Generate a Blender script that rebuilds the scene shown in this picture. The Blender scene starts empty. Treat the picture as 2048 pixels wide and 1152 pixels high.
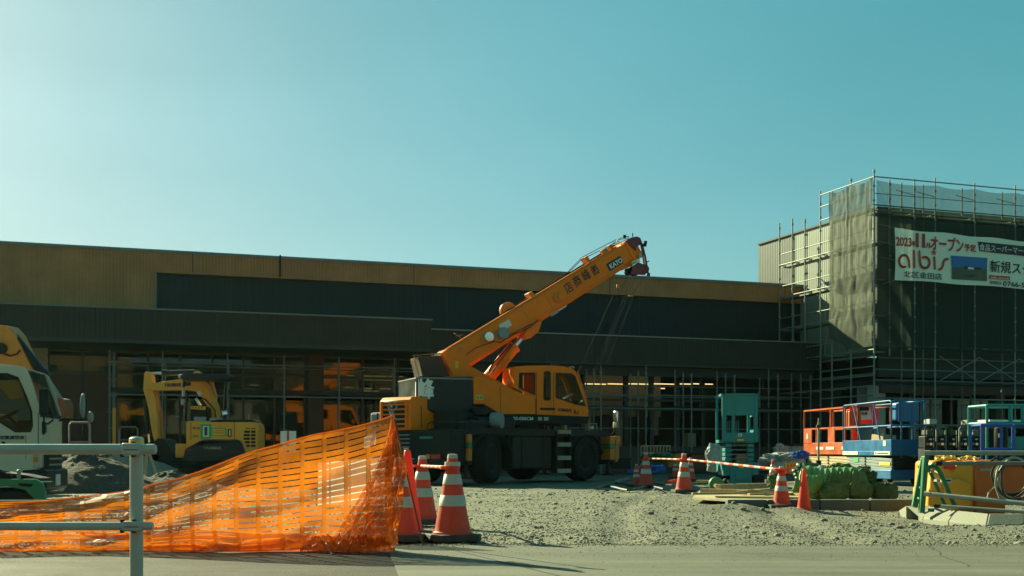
import bpy, bmesh, math, random
import numpy as np
from mathutils import Vector, Matrix, noise
from mathutils.geometry import tessellate_polygon
R = math.radians
random.seed(7); np.random.seed(7)
scene = bpy.context.scene
C = scene.collection

# ---------------------------------------------------------------- camera, light, exposure
F, CX, HY, EYE = 2400.0, 1024.0, 905.0, 0.70      # focal length and horizon of the 2048 px frame, eye height
cam = bpy.data.cameras.new('camera'); camo = bpy.data.objects.new('camera', cam); C.objects.link(camo)
cam.sensor_width = 36.0; cam.lens = F / 2048 * 36.0
cam.shift_y = (HY - 576) / 2048
cam.clip_end = 3000; cam.clip_start = 0.1
camo.location = (0, 0, EYE); camo.rotation_euler = (R(90), 0, 0)
scene.camera = camo
SUN_EL, SUN_AZ = R(26.5), math.atan2(-0.66, 0.75)      # sun behind the building, to the left of the view
sd = Vector((math.sin(SUN_AZ) * math.cos(SUN_EL), math.cos(SUN_AZ) * math.cos(SUN_EL), math.sin(SUN_EL)))
world = bpy.data.worlds.new('World'); scene.world = world; world.use_nodes = True
wn, wl = world.node_tree.nodes, world.node_tree.links
wn.clear()
wo = wn.new('ShaderNodeOutputWorld'); bg = wn.new('ShaderNodeBackground')
sky = wn.new('ShaderNodeTexSky'); sky.sky_type = 'NISHITA'; sky.sun_disc = False
sky.sun_elevation = SUN_EL; sky.sun_rotation = SUN_AZ
sky.air_density = 1.0; sky.dust_density = 1.0; sky.ozone_density = 1.0; sky.altitude = 0
# film response of the photograph: each channel of the sky follows its own soft curve
sep = wn.new('ShaderNodeSeparateColor'); com = wn.new('ShaderNodeCombineColor'); wl.new(sky.outputs[0], sep.inputs[0])
def wmath(op, a, b=None):
    n = wn.new('ShaderNodeMath'); n.operation = op
    for k, q in enumerate((a, b)):
        if q is None: continue
        if isinstance(q, (int, float)): n.inputs[k].default_value = q
        else: wl.new(q, n.inputs[k])
    return n.outputs[0]
for ch, (A_, g_, k_) in enumerate(((.90, 1.38, .72), (.785, .60, .05), (.725, .65, .0))):
    p_ = wmath('POWER', wmath('MULTIPLY', sep.outputs[ch], .1), g_)
    wl.new(wmath('MULTIPLY', wmath('DIVIDE', p_, wmath('ADD', wmath('MULTIPLY', p_, k_), 1.0)), A_ * 8.12), com.inputs[ch])
# thin high haze veil: faint broad streaks
tc = wn.new('ShaderNodeTexCoord'); mp = wn.new('ShaderNodeMapping'); mp.inputs['Scale'].default_value = (2.0, 2.0, 6.0); mp.inputs['Rotation'].default_value = (0.3, 0.5, 0.2)
nz = wn.new('ShaderNodeTexNoise'); nz.inputs['Scale'].default_value = 1.3; nz.inputs['Detail'].default_value = 5
cr = wn.new('ShaderNodeMapRange'); cr.inputs[1].default_value = .35; cr.inputs[2].default_value = .75; cr.inputs[3].default_value = .97; cr.inputs[4].default_value = 1.07
vm = wn.new('ShaderNodeVectorMath'); vm.operation = 'SCALE'
wl.new(tc.outputs['Generated'], mp.inputs[0]); wl.new(mp.outputs[0], nz.inputs['Vector']); wl.new(nz.outputs[0], cr.inputs[0])
wl.new(com.outputs[0], vm.inputs[0]); wl.new(cr.outputs[0], vm.inputs['Scale'])
wl.new(vm.outputs[0], bg.inputs[0]); wl.new(bg.outputs[0], wo.inputs[0])
bg.inputs[1].default_value = 0.05
sun = bpy.data.lights.new('sun', 'SUN'); sun.energy = 5.0; sun.angle = R(0.55); sun.color = (0.95, 0.95, 0.56)
suno = bpy.data.objects.new('sun', sun); C.objects.link(suno)
suno.rotation_euler = sd.to_track_quat('Z', 'Y').to_euler(); suno.location = (-20, 20, 20)
vs = scene.view_settings
vs.view_transform = 'Standard'; vs.look = 'None'; vs.gamma = 1; vs.exposure = 1.3; vs.use_curve_mapping = False
scene.cycles.max_bounces = 8; scene.cycles.transparent_max_bounces = 16
scene.cycles.use_denoising = True

# ---------------------------------------------------------------- materials
def mat(name, col, rough=.55, metal=0., var=.18, vs=3., bump=.0, bs=60., dirt=0., dcol=(.16, .14, .10), spec=.5, fine=.0, trans=0., alpha=1., coat=0.):
    m = bpy.data.materials.new(name); m.use_nodes = True
    n, l = m.node_tree.nodes, m.node_tree.links
    b = n['Principled BSDF']
    t = n.new('ShaderNodeTexCoord')
    a = n.new('ShaderNodeTexNoise'); a.inputs['Scale'].default_value = vs; a.inputs['Detail'].default_value = 6; a.inputs['Roughness'].default_value = .65
    l.new(t.outputs['Object'], a.inputs['Vector'])
    mr = n.new('ShaderNodeMapRange'); mr.inputs[1].default_value = .3; mr.inputs[2].default_value = .7
    mr.inputs[3].default_value = 1 - var; mr.inputs[4].default_value = 1 + var
    l.new(a.outputs[0], mr.inputs[0])
    sc = n.new('ShaderNodeVectorMath'); sc.operation = 'SCALE'; sc.inputs[0].default_value = col
    l.new(mr.outputs[0], sc.inputs['Scale'])
    out = sc.outputs[0]
    if fine:
        a2 = n.new('ShaderNodeTexNoise'); a2.inputs['Scale'].default_value = bs; a2.inputs['Detail'].default_value = 3
        l.new(t.outputs['Object'], a2.inputs['Vector'])
        m2 = n.new('ShaderNodeMapRange'); m2.inputs[1].default_value = .3; m2.inputs[2].default_value = .7; m2.inputs[3].default_value = 1 - fine; m2.inputs[4].default_value = 1 + fine
        l.new(a2.outputs[0], m2.inputs[0])
        s2 = n.new('ShaderNodeVectorMath'); s2.operation = 'SCALE'; l.new(out, s2.inputs[0]); l.new(m2.outputs[0], s2.inputs['Scale']); out = s2.outputs[0]
    if dirt:
        d = n.new('ShaderNodeTexNoise'); d.inputs['Scale'].default_value = vs * 2.7; d.inputs['Detail'].default_value = 8; d.inputs['Roughness'].default_value = .75
        mpp = n.new('ShaderNodeMapping'); mpp.inputs['Scale'].default_value = (1, 1, .35)
        l.new(t.outputs['Object'], mpp.inputs[0]); l.new(mpp.outputs[0], d.inputs['Vector'])
        dr = n.new('ShaderNodeMapRange'); dr.inputs[1].default_value = .5; dr.inputs[2].default_value = .78; dr.inputs[3].default_value = 0; dr.inputs[4].default_value = dirt
        l.new(d.outputs[0], dr.inputs[0])
        mx = n.new('ShaderNodeMix'); mx.data_type = 'RGBA'; mx.inputs[7].default_value = (*dcol, 1)
        l.new(dr.outputs[0], mx.inputs[0]); l.new(out, mx.inputs[6]); out = mx.outputs[2]
    l.new(out, b.inputs['Base Color'])
    rr = n.new('ShaderNodeMapRange'); rr.inputs[1].default_value = .3; rr.inputs[2].default_value = .7
    rr.inputs[3].default_value = max(.02, rough - .08); rr.inputs[4].default_value = min(1, rough + .1)
    l.new(a.outputs[0], rr.inputs[0]); l.new(rr.outputs[0], b.inputs['Roughness'])
    b.inputs['Metallic'].default_value = metal; b.inputs['Specular IOR Level'].default_value = spec
    if coat: b.inputs['Coat Weight'].default_value = coat; b.inputs['Coat Roughness'].default_value = .15
    if bump:
        bn = n.new('ShaderNodeTexNoise'); bn.inputs['Scale'].default_value = bs; bn.inputs['Detail'].default_value = 5
        l.new(t.outputs['Object'], bn.inputs['Vector'])
        bp = n.new('ShaderNodeBump'); bp.inputs['Strength'].default_value = bump; bp.inputs['Distance'].default_value = .02
        l.new(bn.outputs[0], bp.inputs['Height']); l.new(bp.outputs[0], b.inputs['Normal'])
    if trans or alpha < 1:
        mo = n['Material Output']; sh = b.outputs[0]
        if trans:
            tr = n.new('ShaderNodeBsdfTranslucent'); l.new(out, tr.inputs[0])
            m1 = n.new('ShaderNodeMixShader'); m1.inputs[0].default_value = trans
            l.new(sh, m1.inputs[1]); l.new(tr.outputs[0], m1.inputs[2]); sh = m1.outputs[0]
        if alpha < 1:
            tp = n.new('ShaderNodeBsdfTransparent'); m3 = n.new('ShaderNodeMixShader'); m3.inputs[0].default_value = alpha
            l.new(tp.outputs[0], m3.inputs[1]); l.new(sh, m3.inputs[2]); sh = m3.outputs[0]
        l.new(sh, mo.inputs['Surface'])
    return m

def streak(m, rot, sx, sy, lo, hi, a=.42, b=.62):
    """long soft stains and tyre marks over an existing material"""
    n, l = m.node_tree.nodes, m.node_tree.links; b_ = n['Principled BSDF']; src = b_.inputs['Base Color'].links[0].from_socket
    t = n.new('ShaderNodeTexCoord'); mp_ = n.new('ShaderNodeMapping'); mp_.inputs['Rotation'].default_value = (0, 0, rot); mp_.inputs['Scale'].default_value = (sx, sy, 1)
    q = n.new('ShaderNodeTexNoise'); q.inputs['Scale'].default_value = 1; q.inputs['Detail'].default_value = 7; q.inputs['Roughness'].default_value = .6
    r = n.new('ShaderNodeMapRange'); r.inputs[1].default_value = a; r.inputs[2].default_value = b; r.inputs[3].default_value = lo; r.inputs[4].default_value = hi
    v = n.new('ShaderNodeVectorMath'); v.operation = 'SCALE'
    l.new(t.outputs['Object'], mp_.inputs[0]); l.new(mp_.outputs[0], q.inputs['Vector']); l.new(q.outputs[0], r.inputs[0]); l.new(src, v.inputs[0]); l.new(r.outputs[0], v.inputs['Scale']); l.new(v.outputs[0], b_.inputs['Base Color'])
def glassmat(name, tintc=(.35, .42, .40), refl=.09, rough=.02):
    m = bpy.data.materials.new(name); m.use_nodes = True
    n, l = m.node_tree.nodes, m.node_tree.links
    n.remove(n['Principled BSDF'])
    tp = n.new('ShaderNodeBsdfTransparent'); tp.inputs[0].default_value = (*tintc, 1)
    gl = n.new('ShaderNodeBsdfGlossy'); gl.inputs[1].default_value = rough; gl.inputs[0].default_value = (.9, .95, .93, 1)
    nz = n.new('ShaderNodeTexNoise'); nz.inputs['Scale'].default_value = .9
    tcc = n.new('ShaderNodeTexCoord'); l.new(tcc.outputs['Object'], nz.inputs['Vector'])
    bp = n.new('ShaderNodeBump'); bp.inputs['Strength'].default_value = .04; bp.inputs['Distance'].default_value = .05
    l.new(nz.outputs[0], bp.inputs['Height']); l.new(bp.outputs[0], gl.inputs['Normal'])
    fr = n.new('ShaderNodeFresnel'); fr.inputs[0].default_value = 1.5
    ad = n.new('ShaderNodeMath'); ad.operation = 'ADD'; ad.inputs[1].default_value = refl; ad.use_clamp = True
    l.new(fr.outputs[0], ad.inputs[0])
    mx = n.new('ShaderNodeMixShader'); l.new(ad.outputs[0], mx.inputs[0]); l.new(tp.outputs[0], mx.inputs[1]); l.new(gl.outputs[0], mx.inputs[2])
    l.new(mx.outputs[0], n['Material Output'].inputs[0])
    return m

def emis(name, col, s):
    m = bpy.data.materials.new(name); m.use_nodes = True
    b = m.node_tree.nodes['Principled BSDF']; b.inputs['Emission Color'].default_value = (*col, 1); b.inputs['Emission Strength'].default_value = s
    b.inputs['Base Color'].default_value = (*col, 1)
    return m

M = {}
def defm(k, *a, **kw): M[k] = mat(k, *a, **kw)
defm('crane_yellow', (.88, .19, .001), .5, var=.10, vs=1.2, dirt=.25, dcol=(.25, .10, .01), spec=.25)
defm('digger_yellow', (.78, .34, .03), .5, var=.08, vs=2, dirt=.35, dcol=(.25, .18, .06))
defm('old_orange', (.52, .19, .02), .5, var=.12, vs=2, dirt=.5, dcol=(.2, .12, .06))
defm('black_paint', (.008, .011, .011), .5, var=.25, vs=2, dirt=.2, dcol=(.035, .033, .026), spec=.22)
defm('navy_paint', (.009, .015, .020), .42, var=.2, vs=2, dirt=.15, dcol=(.035, .035, .03), spec=.3)
defm('dark_steel', (.014, .016, .015), .6, var=.3, vs=4, dirt=.4, dcol=(.045, .037, .026), spec=.25)
defm('rubber', (.014, .014, .013), .85, var=.3, vs=6, dirt=.5, dcol=(.06, .055, .042), spec=.2)
defm('chrome', (.75, .78, .78), .18, 1., var=.05)
defm('galv', (.24, .25, .22), .55, .25, var=.18, vs=9, dirt=.3, dcol=(.2, .16, .12))
defm('galv_dull', (.17, .18, .16), .6, .35, var=.2, vs=9, dirt=.4, dcol=(.14, .11, .08))
defm('rust', (.20, .07, .03), .8, var=.35, vs=10, bump=.4, bs=90)
defm('red_bracket', (.16, .015, .02), .5, var=.25, vs=4, dirt=.3)
defm('grey_plastic', (.20, .24, .24), .5, var=.1)
defm('white_paint', (.62, .64, .60), .45, var=.06, dirt=.3, dcol=(.3, .28, .22))
defm('cream_paint', (.50, .49, .36), .35, var=.05, vs=1.5, dirt=.2, dcol=(.3, .27, .2), coat=.3)
defm('guard_white', (.40, .42, .37), .38, var=.08, vs=7, dirt=.45, dcol=(.25, .24, .2), coat=.2)
defm('reflect_yellow', (.75, .45, .05), .3, var=.1)
defm('cone_red', (.68, .075, .03), .5, var=.10, vs=6, dirt=.5, dcol=(.48, .20, .14), trans=.30)
defm('cone_plain', (.85, .055, .012), .42, var=.06, vs=6, dirt=.15, dcol=(.5, .15, .1), trans=.30)
defm('cone_white', (.52, .54, .46), .45, var=.07, vs=9, dirt=.3, dcol=(.35, .32, .25), trans=.2)
defm('cone_base', (.045, .05, .045), .8, var=.25, vs=8, dirt=.6, dcol=(.16, .14, .10))
defm('teal_paint', (.006, .215, .215), .45, var=.1, vs=3, dirt=.3, dcol=(.05, .12, .09))
defm('blue_paint', (.003, .105, .27), .42, var=.1, vs=3, dirt=.25, dcol=(.06, .12, .16))
defm('deep_blue', (.02, .07, .42), .4, var=.1, vs=3, dirt=.2)
defm('orange_paint', (.46, .075, .012), .42, var=.1, vs=3, dirt=.3, dcol=(.3, .09, .03))
defm('green_paint', (.012, .16, .07), .42, var=.15, vs=4, dirt=.3, dcol=(.06, .1, .05))
defm('tank_yellow', (.80, .33, .02), .4, var=.08, vs=2, dirt=.3, dcol=(.4, .22, .06))
defm('tank_orange', (.62, .13, .015), .5, var=.1, vs=2, dirt=.3)
defm('wood', (.36, .25, .12), .75, var=.25, vs=5, fine=.2, bs=40)
defm('plywood', (.42, .33, .19), .75, var=.2, vs=4, fine=.15, bs=50)
defm('cardboard', (.42, .30, .15), .8, var=.1)
defm('gravel_mat', (.155, .148, .105), .92, var=.16, vs=.8, fine=.38, bs=42, bump=.9)
defm('shaded_dirt_mat', (.075, .078, .058), .9, var=.2, vs=.5, fine=.22, bs=25, bump=.5)  # base colour darkened for the ground that lies in shade
defm('hard_dirt', (.19, .185, .135), .9, var=.16, vs=.7, fine=.14, bs=14, bump=.4)
defm('stone', (.185, .178, .132), .9, var=.3, vs=14, bump=.3)
defm('pile_shaded', (.052, .041, .030), .95, var=.35, vs=2.5, fine=.5, bs=30, bump=1.)  # heap earth darkened, the shade beside the truck put into its colour
defm('concrete', (.104, .103, .073), .85, var=.10, vs=.9, fine=.10, bs=30, bump=.15, dirt=.3, dcol=(.12, .115, .085))
defm('asphalt', (.034, .027, .020), .85, var=.2, vs=1.5, fine=.4, bs=120, bump=.5)
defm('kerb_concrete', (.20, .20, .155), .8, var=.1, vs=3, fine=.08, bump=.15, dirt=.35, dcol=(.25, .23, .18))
defm('kerb_shaded', (.085, .11, .095), .85, var=.15, vs=3, fine=.1, dirt=.3, dcol=(.06, .075, .06))  # kerb concrete with the shade of its front face in the colour
defm('orange_clad', (.42, .185, .066), .55, var=.10, vs=.25, spec=.3)
defm('navy_clad', (.006, .012, .019), .55, var=.12, vs=.3, spec=.25)
defm('brown_clad', (.032, .028, .022), .6, var=.15, vs=.4, spec=.25)
defm('coping', (.16, .18, .16), .5, .2, var=.1)
defm('grey_clad', (.036, .048, .040), .6, var=.1, vs=.5)
defm('cream_clad', (.22, .245, .20), .6, var=.08, vs=.5)
defm('tower_dark', (.026, .030, .025), .7, var=.2, vs=.5)
defm('soffit', (.03, .034, .032), .7, var=.2)
defm('mullion', (.012, .014, .014), .4, var=.1)
defm('brown_board', (.06, .026, .014), .6, var=.15, vs=2)
defm('siding', (.33, .31, .24), .8, var=.12, vs=3, dirt=.3)
defm('plinth', (.07, .075, .065), .8, var=.15)
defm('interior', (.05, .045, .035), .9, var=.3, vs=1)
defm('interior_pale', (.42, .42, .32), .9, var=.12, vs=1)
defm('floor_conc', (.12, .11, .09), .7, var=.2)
defm('net_orange', (.60, .165, .010), .5, var=.2, vs=5, trans=.45, alpha=.87, fine=.12, bs=70)
defm('net_tape', (.60, .165, .010), .45, var=.1, vs=9, trans=.4, alpha=.96)
defm('net_fold', (.72, .17, .010), .5, var=.18, vs=9, trans=.55, alpha=.62)
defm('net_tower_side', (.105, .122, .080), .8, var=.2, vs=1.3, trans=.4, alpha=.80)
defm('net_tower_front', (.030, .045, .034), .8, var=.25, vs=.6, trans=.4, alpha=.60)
defm('clear_sheet', (.85, .85, .78), .3, var=.1, trans=.5, alpha=.45)
defm('banner_white', (.80, .84, .66), .6, var=.05, vs=1.5, trans=.08)
defm('ink_red', (.42, .012, .015), .6, var=.04)
defm('ink_red2', (.60, .05, .02), .6, var=.04)
defm('ink_pink', (.60, .18, .16), .6, var=.04)
defm('ink_navy', (.008, .014, .03), .6, var=.04)
defm('ink_brown', (.03, .015, .012), .6, var=.04)
defm('ink_white', (.70, .72, .66), .6, var=.03)
defm('ink_yellow', (.70, .45, .04), .6, var=.04)
defm('ink_green', (.02, .35, .10), .6, var=.04)
defm('print_sky', (.03, .14, .38), .6, var=.15, vs=.7)
defm('print_ground', (.08, .09, .06), .6, var=.4, vs=2)
defm('sandbag', (.12, .165, .035), .62, var=.3, vs=7, bump=.5, bs=60, dirt=.35, dcol=(.09, .085, .04), trans=.15)
defm('sandbag_dark', (.06, .10, .028), .7, var=.2, vs=6, bump=.35, bs=120)
defm('tarp_green', (.16, .25, .04), .34, var=.35, vs=5, bump=.2, bs=50)
defm('tarp_darkgreen', (.025, .09, .035), .5, var=.2, vs=5)
defm('tarp_blue', (.02, .12, .45), .45, var=.2, vs=5, bump=.2, bs=40)
defm('tarp_grey', (.30, .34, .32), .6, var=.15, vs=4)
defm('rope_yellow', (.55, .42, .06), .7)
defm('hose_black', (.015, .016, .016), .45, var=.2)
defm('hose_pale', (.32, .33, .26), .5, var=.1)
defm('lens_amber', (.55, .20, .05), .2, var=.1)
defm('lens_clear', (.45, .42, .34), .15, var=.1)
defm('lens_red', (.35, .01, .01), .25)
defm('skin_plate', (.60, .62, .52), .5, var=.05)
streak(M['concrete'], .5, .35, 2.6, .80, 1.10); streak(M['concrete'], -.25, .5, 5.0, .90, 1.05)
streak(M['asphalt'], .1, .5, 9.0, .75, 1.25); streak(M['hard_dirt'], .05, .25, 1.6, .72, 1.15); streak(M['gravel_mat'], .1, .25, .9, .86, 1.1)
for k_ in ('orange_clad', 'brown_clad', 'navy_clad'): streak(M[k_], 0, 1.1, .0, .88, 1.1)
M['glass_dark'] = glassmat('glass_dark', (.26, .30, .27), .0)
M['glass_cab'] = glassmat('glass_cab', (.45, .55, .52), -.025)
M['lamp_warm'] = emis('lamp_warm', (1.0, .72, .28), 0.5)

# ---------------------------------------------------------------- mesh builder
def world_of(o):
    m = Matrix.Identity(4)
    while o is not None:
        m = o.matrix_basis @ m; o = o.parent
    return m

class MB:
    def __init__(s): s.v = []; s.f = []; s.m = []
    def add(s, vs_, fs, mi=0):
        k = len(s.v); s.v += [Vector(p) for p in vs_]
        s.f += [tuple(i + k for i in f) for f in fs]; s.m += [mi] * len(fs); return s
    def box(s, c, d, rz=0, ry=0, rx=0, mi=0, X=None):
        x, y, z = (q / 2 for q in d)
        P = [(-x, -y, -z), (x, -y, -z), (x, y, -z), (-x, y, -z), (-x, -y, z), (x, -y, z), (x, y, z), (-x, y, z)]
        T = Matrix.Translation(c) @ Matrix.Rotation(rz, 4, 'Z') @ Matrix.Rotation(ry, 4, 'Y') @ Matrix.Rotation(rx, 4, 'X')
        if X is not None: T = X @ T
        return s.add([T @ Vector(p) for p in P], [(0, 3, 2, 1), (4, 5, 6, 7), (0, 1, 5, 4), (1, 2, 6, 5), (2, 3, 7, 6), (3, 0, 4, 7)], mi)
    def bx(s, x0, x1, y0, y1, z0, z1, mi=0, X=None):
        return s.box(((x0 + x1) / 2, (y0 + y1) / 2, (z0 + z1) / 2), (abs(x1 - x0), abs(y1 - y0), abs(z1 - z0)), mi=mi, X=X)
    def cyl(s, p0, p1, r, n=12, r2=None, mi=0, cap=True, X=None):
        p0, p1 = Vector(p0), Vector(p1)
        if X is not None: p0, p1 = X @ p0, X @ p1
        r2 = r if r2 is None else r2
        d = (p1 - p0).normalized(); q = d.to_track_quat('Z', 'Y')
        vs_ = []
        for p, rr in ((p0, r), (p1, r2)):
            for i in range(n):
                a = 2 * math.pi * i / n; vs_.append(p + q @ Vector((rr * math.cos(a), rr * math.sin(a), 0)))
        fs = [(i, (i + 1) % n, n + (i + 1) % n, n + i) for i in range(n)]
        if cap: fs += [tuple(range(n - 1, -1, -1)), tuple(range(n, 2 * n))]
        return s.add(vs_, fs, mi)
    def tube(s, pts, r, n=8, mi=0, X=None, closed=False):
        pts = [Vector(p) for p in pts]
        if X is not None: pts = [X @ p for p in pts]
        k = len(pts); vs_ = []; up = None
        for i, p in enumerate(pts):
            a = pts[(i - 1) % k] if (closed or i > 0) else p; b = pts[(i + 1) % k] if (closed or i < k - 1) else p
            d = (b - a).normalized()
            if up is None: up = Vector((0, 0, 1)) if abs(d.z) < .9 else Vector((1, 0, 0))
            x = d.cross(up).normalized(); up = x.cross(d).normalized()
            for j in range(n):
                t = 2 * math.pi * j / n; vs_.append(p + x * (r * math.cos(t)) + up * (r * math.sin(t)))
        fs = []
        for i in range(k if closed else k - 1):
            i2 = (i + 1) % k
            fs += [(i * n + j, i * n + (j + 1) % n, i2 * n + (j + 1) % n, i2 * n + j) for j in range(n)]
        if not closed: fs += [tuple(range(n)), tuple(range((k - 1) * n, k * n))]
        return s.add(vs_, fs, mi)
    def lathe(s, prof, c=(0, 0, 0), n=24, axis='Z', mi=0, X=None):
        c = Vector(c); vs_ = []
        for r, h in prof:
            for i in range(n):
                a = 2 * math.pi * i / n; x, y = r * math.cos(a), r * math.sin(a)
                p = Vector((x, y, h)) if axis == 'Z' else (Vector((x, h, y)) if axis == 'Y' else Vector((h, x, y)))
                p = p + c
                vs_.append(X @ p if X is not None else p)
        fs = []
        for k in range(len(prof) - 1):
            fs += [(k * n + i, k * n + (i + 1) % n, (k + 1) * n + (i + 1) % n, (k + 1) * n + i) for i in range(n)]
        if prof[0][0] > 1e-4: fs.append(tuple(range(n)))
        if prof[-1][0] > 1e-4: fs.append(tuple(range((len(prof) - 1) * n, len(prof) * n)))
        return s.add(vs_, fs, mi)
    def plate(s, outer, a, b, holes=(), axis='y', mi=0, X=None):
        """polygon in two axes (with holes), extruded from a to b along the third"""
        loops = [list(outer)] + [list(h) for h in holes]
        tri = tessellate_polygon([[Vector((p[0], p[1], 0)) for p in L] for L in loops])
        flat = [p for L in loops for p in L]; n = len(flat)
        def mk(p, t):
            q = Vector((p[0], t, p[1])) if axis == 'y' else (Vector((t, p[0], p[1])) if axis == 'x' else Vector((p[0], p[1], t)))
            return X @ q if X is not None else q
        vs_ = [mk(p, a) for p in flat] + [mk(p, b) for p in flat]
        fs = [tuple(t) for t in tri] + [tuple(i + n for i in reversed(t)) for t in tri]
        k = 0
        for L in loops:
            m_ = len(L)
            fs += [(k + i, k + (i + 1) % m_, n + k + (i + 1) % m_, n + k + i) for i in range(m_)]; k += m_
        return s.add(vs_, fs, mi)
    def grid(s, fn, nu, nv, mi=0, skip=None):
        vs_ = [fn(i, j) for j in range(nv + 1) for i in range(nu + 1)]
        fs = [(j * (nu + 1) + i, j * (nu + 1) + i + 1, (j + 1) * (nu + 1) + i + 1, (j + 1) * (nu + 1) + i)
              for j in range(nv) for i in range(nu) if not (skip and skip(i, j))]
        return s.add(vs_, fs, mi)
    def blob(s, c, r, nu=20, nv=12, amp=.15, sc=2., seed=0, X=None, flat=None, mi=0, fold=0., fk=9):
        c = Vector(c)
        def fn(i, j):
            a = 2 * math.pi * i / nu; b = math.pi * j / nv
            d = Vector((math.cos(a) * math.sin(b), math.sin(a) * math.sin(b), math.cos(b)))
            k = 1 + amp * noise.fractal(d * sc + Vector((seed * 7.3, seed, 0)), 1, 2, 3) + fold * math.sin(fk * a + 3 * noise.noise(d * 2 + Vector((seed, 0, 0)))) * math.sin(b)
            p = Vector((d.x * r[0] * k, d.y * r[1] * k, d.z * r[2] * k))
            if flat is not None and p.z < -flat: p.z = -flat
            p = c + p
            return X @ p if X is not None else p
        vs_ = [fn(i, j) for j in range(nv + 1) for i in range(nu)]
        fs = [(j * nu + i, j * nu + (i + 1) % nu, (j + 1) * nu + (i + 1) % nu, (j + 1) * nu + i) for j in range(nv) for i in range(nu)]
        return s.add(vs_, fs, mi)
    def build(s, name, m, parent=None, smooth=40, bev=0., fix=True, local=False, kind=None):
        """vertices are in world space unless local=True"""
        me = bpy.data.meshes.new(name)
        vs_ = s.v
        if parent is not None and not local:
            inv = world_of(parent).inverted(); vs_ = [inv @ p for p in vs_]
        me.from_pydata([tuple(p) for p in vs_], [], s.f)
        ms = m if isinstance(m, (list, tuple)) else [m]
        for q in ms: me.materials.append(M[q] if isinstance(q, str) else q)
        if len(ms) > 1: me.polygons.foreach_set('material_index', s.m)
        if fix:
            bm = bmesh.new(); bm.from_mesh(me); bmesh.ops.recalc_face_normals(bm, faces=bm.faces); bm.to_mesh(me); bm.free()
        if smooth:
            me.shade_smooth(); me.set_sharp_from_angle(angle=R(smooth))
        o = bpy.data.objects.new(name, me); C.objects.link(o)
        if parent is not None: o.parent = parent
        if bev:
            b = o.modifiers.new('bevel', 'BEVEL'); b.width = bev; b.segments = 2; b.limit_method = 'ANGLE'; b.angle_limit = R(35)
        if kind: o['kind'] = kind
        return o

def tag(o, label=None, cat=None, group=None, kind=None):
    if label: o['label'] = label
    if cat: o['category'] = cat
    if group: o['group'] = group
    if kind: o['kind'] = kind
    return o
def thing(name, label, cat, loc=(0, 0, 0), rz=0, group=None):
    o = bpy.data.objects.new(name, None); C.objects.link(o); o.empty_display_size = .2
    o.location = loc; o.rotation_euler = (0, 0, rz)
    return tag(o, label, cat, group)
def copytree(o, parent=None):
    c = o.copy(); C.objects.link(c)
    if parent is not None: c.parent = parent
    for ch in list(o.children): copytree(ch, c)
    return c

def gp(px, Y, z=0.): return Vector(((px - CX) / F * Y, Y, z))             # place on the ground at depth Y
def gy(py, z=0.): return F * (EYE - z) / (py - HY)                          # depth of a ground line
def zz(py, Y): return EYE + (HY - py) / F * Y

class Pl:
    """a vertical plane through a ground point, running at a heading; n points towards the viewer"""
    def __init__(s, px, Y, deg=0.):
        s.o = gp(px, Y); a = R(deg); s.d = Vector((math.cos(a), math.sin(a), 0)); s.n = Vector((math.sin(a), -math.cos(a), 0))
        s.X = Matrix.Translation(s.o) @ Matrix.Rotation(a, 4, 'Z')
    def s(s, px, off=0.):
        k = (px - CX) / F; o = s.o + s.n * off
        return (k * o.y - o.x) / (s.d.x - k * s.d.y)
    def sz(s, px, py, off=0.):
        t = s.s(px, off); Y = (s.o + s.n * off + s.d * t).y
        return t, zz(py, Y)
    def w(s, px, py, off=0.):
        t, z = s.sz(px, py, off); p = s.o + s.n * off + s.d * t; return Vector((p.x, p.y, z))
    def at(s, t, off, z):
        p = s.o + s.n * off + s.d * t; return Vector((p.x, p.y, z))
    def prism(s, mb, poly, f, b, holes=(), mi=0):
        P = [s.sz(x, y, f) for x, y in poly]; H = [[s.sz(x, y, f) for x, y in h] for h in holes]
        return mb.plate(P, -f, -b, H, 'y', mi, s.X)

def text(name, body, m, parent, origin, xd, yd, w=None, h=None, off=0., ext=.003, shear=0.):
    """lettering as real thin geometry; origin = lower left corner, xd and yd unit directions"""
    cu = bpy.data.curves.new(name, 'FONT'); cu.body = body; cu.size = 1; cu.extrude = .004; cu.offset = off; cu.shear = shear; cu.resolution_u = 3
    t = bpy.data.objects.new(name, cu); C.objects.link(t)
    bpy.context.view_layer.update()
    me = bpy.data.meshes.new_from_object(t.evaluated_get(bpy.context.evaluated_depsgraph_get()))
    bpy.data.objects.remove(t); bpy.data.curves.remove(cu)
    xs = [v.co.x for v in me.vertices] or [0, 1]; ys = [v.co.y for v in me.vertices] or [0, 1]
    x0, x1, y0, y1 = min(xs), max(xs), min(ys), max(ys)
    sy = (h / (y1 - y0)) if h else 1; sx = (w / (x1 - x0)) if w else sy
    if not h: sy = sx
    xd, yd = Vector(xd).normalized(), Vector(yd).normalized(); zd = xd.cross(yd).normalized()
    inv = world_of(parent).inverted() if parent is not None else Matrix.Identity(4)
    for v in me.vertices:
        v.co = inv @ (Vector(origin) + xd * ((v.co.x - x0) * sx) + yd * ((v.co.y - y0) * sy) + zd * (v.co.z * ext / .004 + ext + .002))
    me.materials.clear(); me.materials.append(M[m] if isinstance(m, str) else m)
    o = bpy.data.objects.new(name, me); C.objects.link(o)
    if parent is not None: o.parent = parent
    return o

def ptext(pl, name, body, m, parent, a, b, top, off=0., lift=0., hole=None):
    """lettering on a Pl plane from pixel a (lower left) to b (lower right) with its top at pixel row `top`"""
    p, q, r_ = pl.w(*a, lift), pl.w(*b, lift), pl.w(a[0], top, lift)
    return text(name, body, m, parent, p, q - p, r_ - p, (q - p).length, (r_ - p).length, off)

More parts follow.
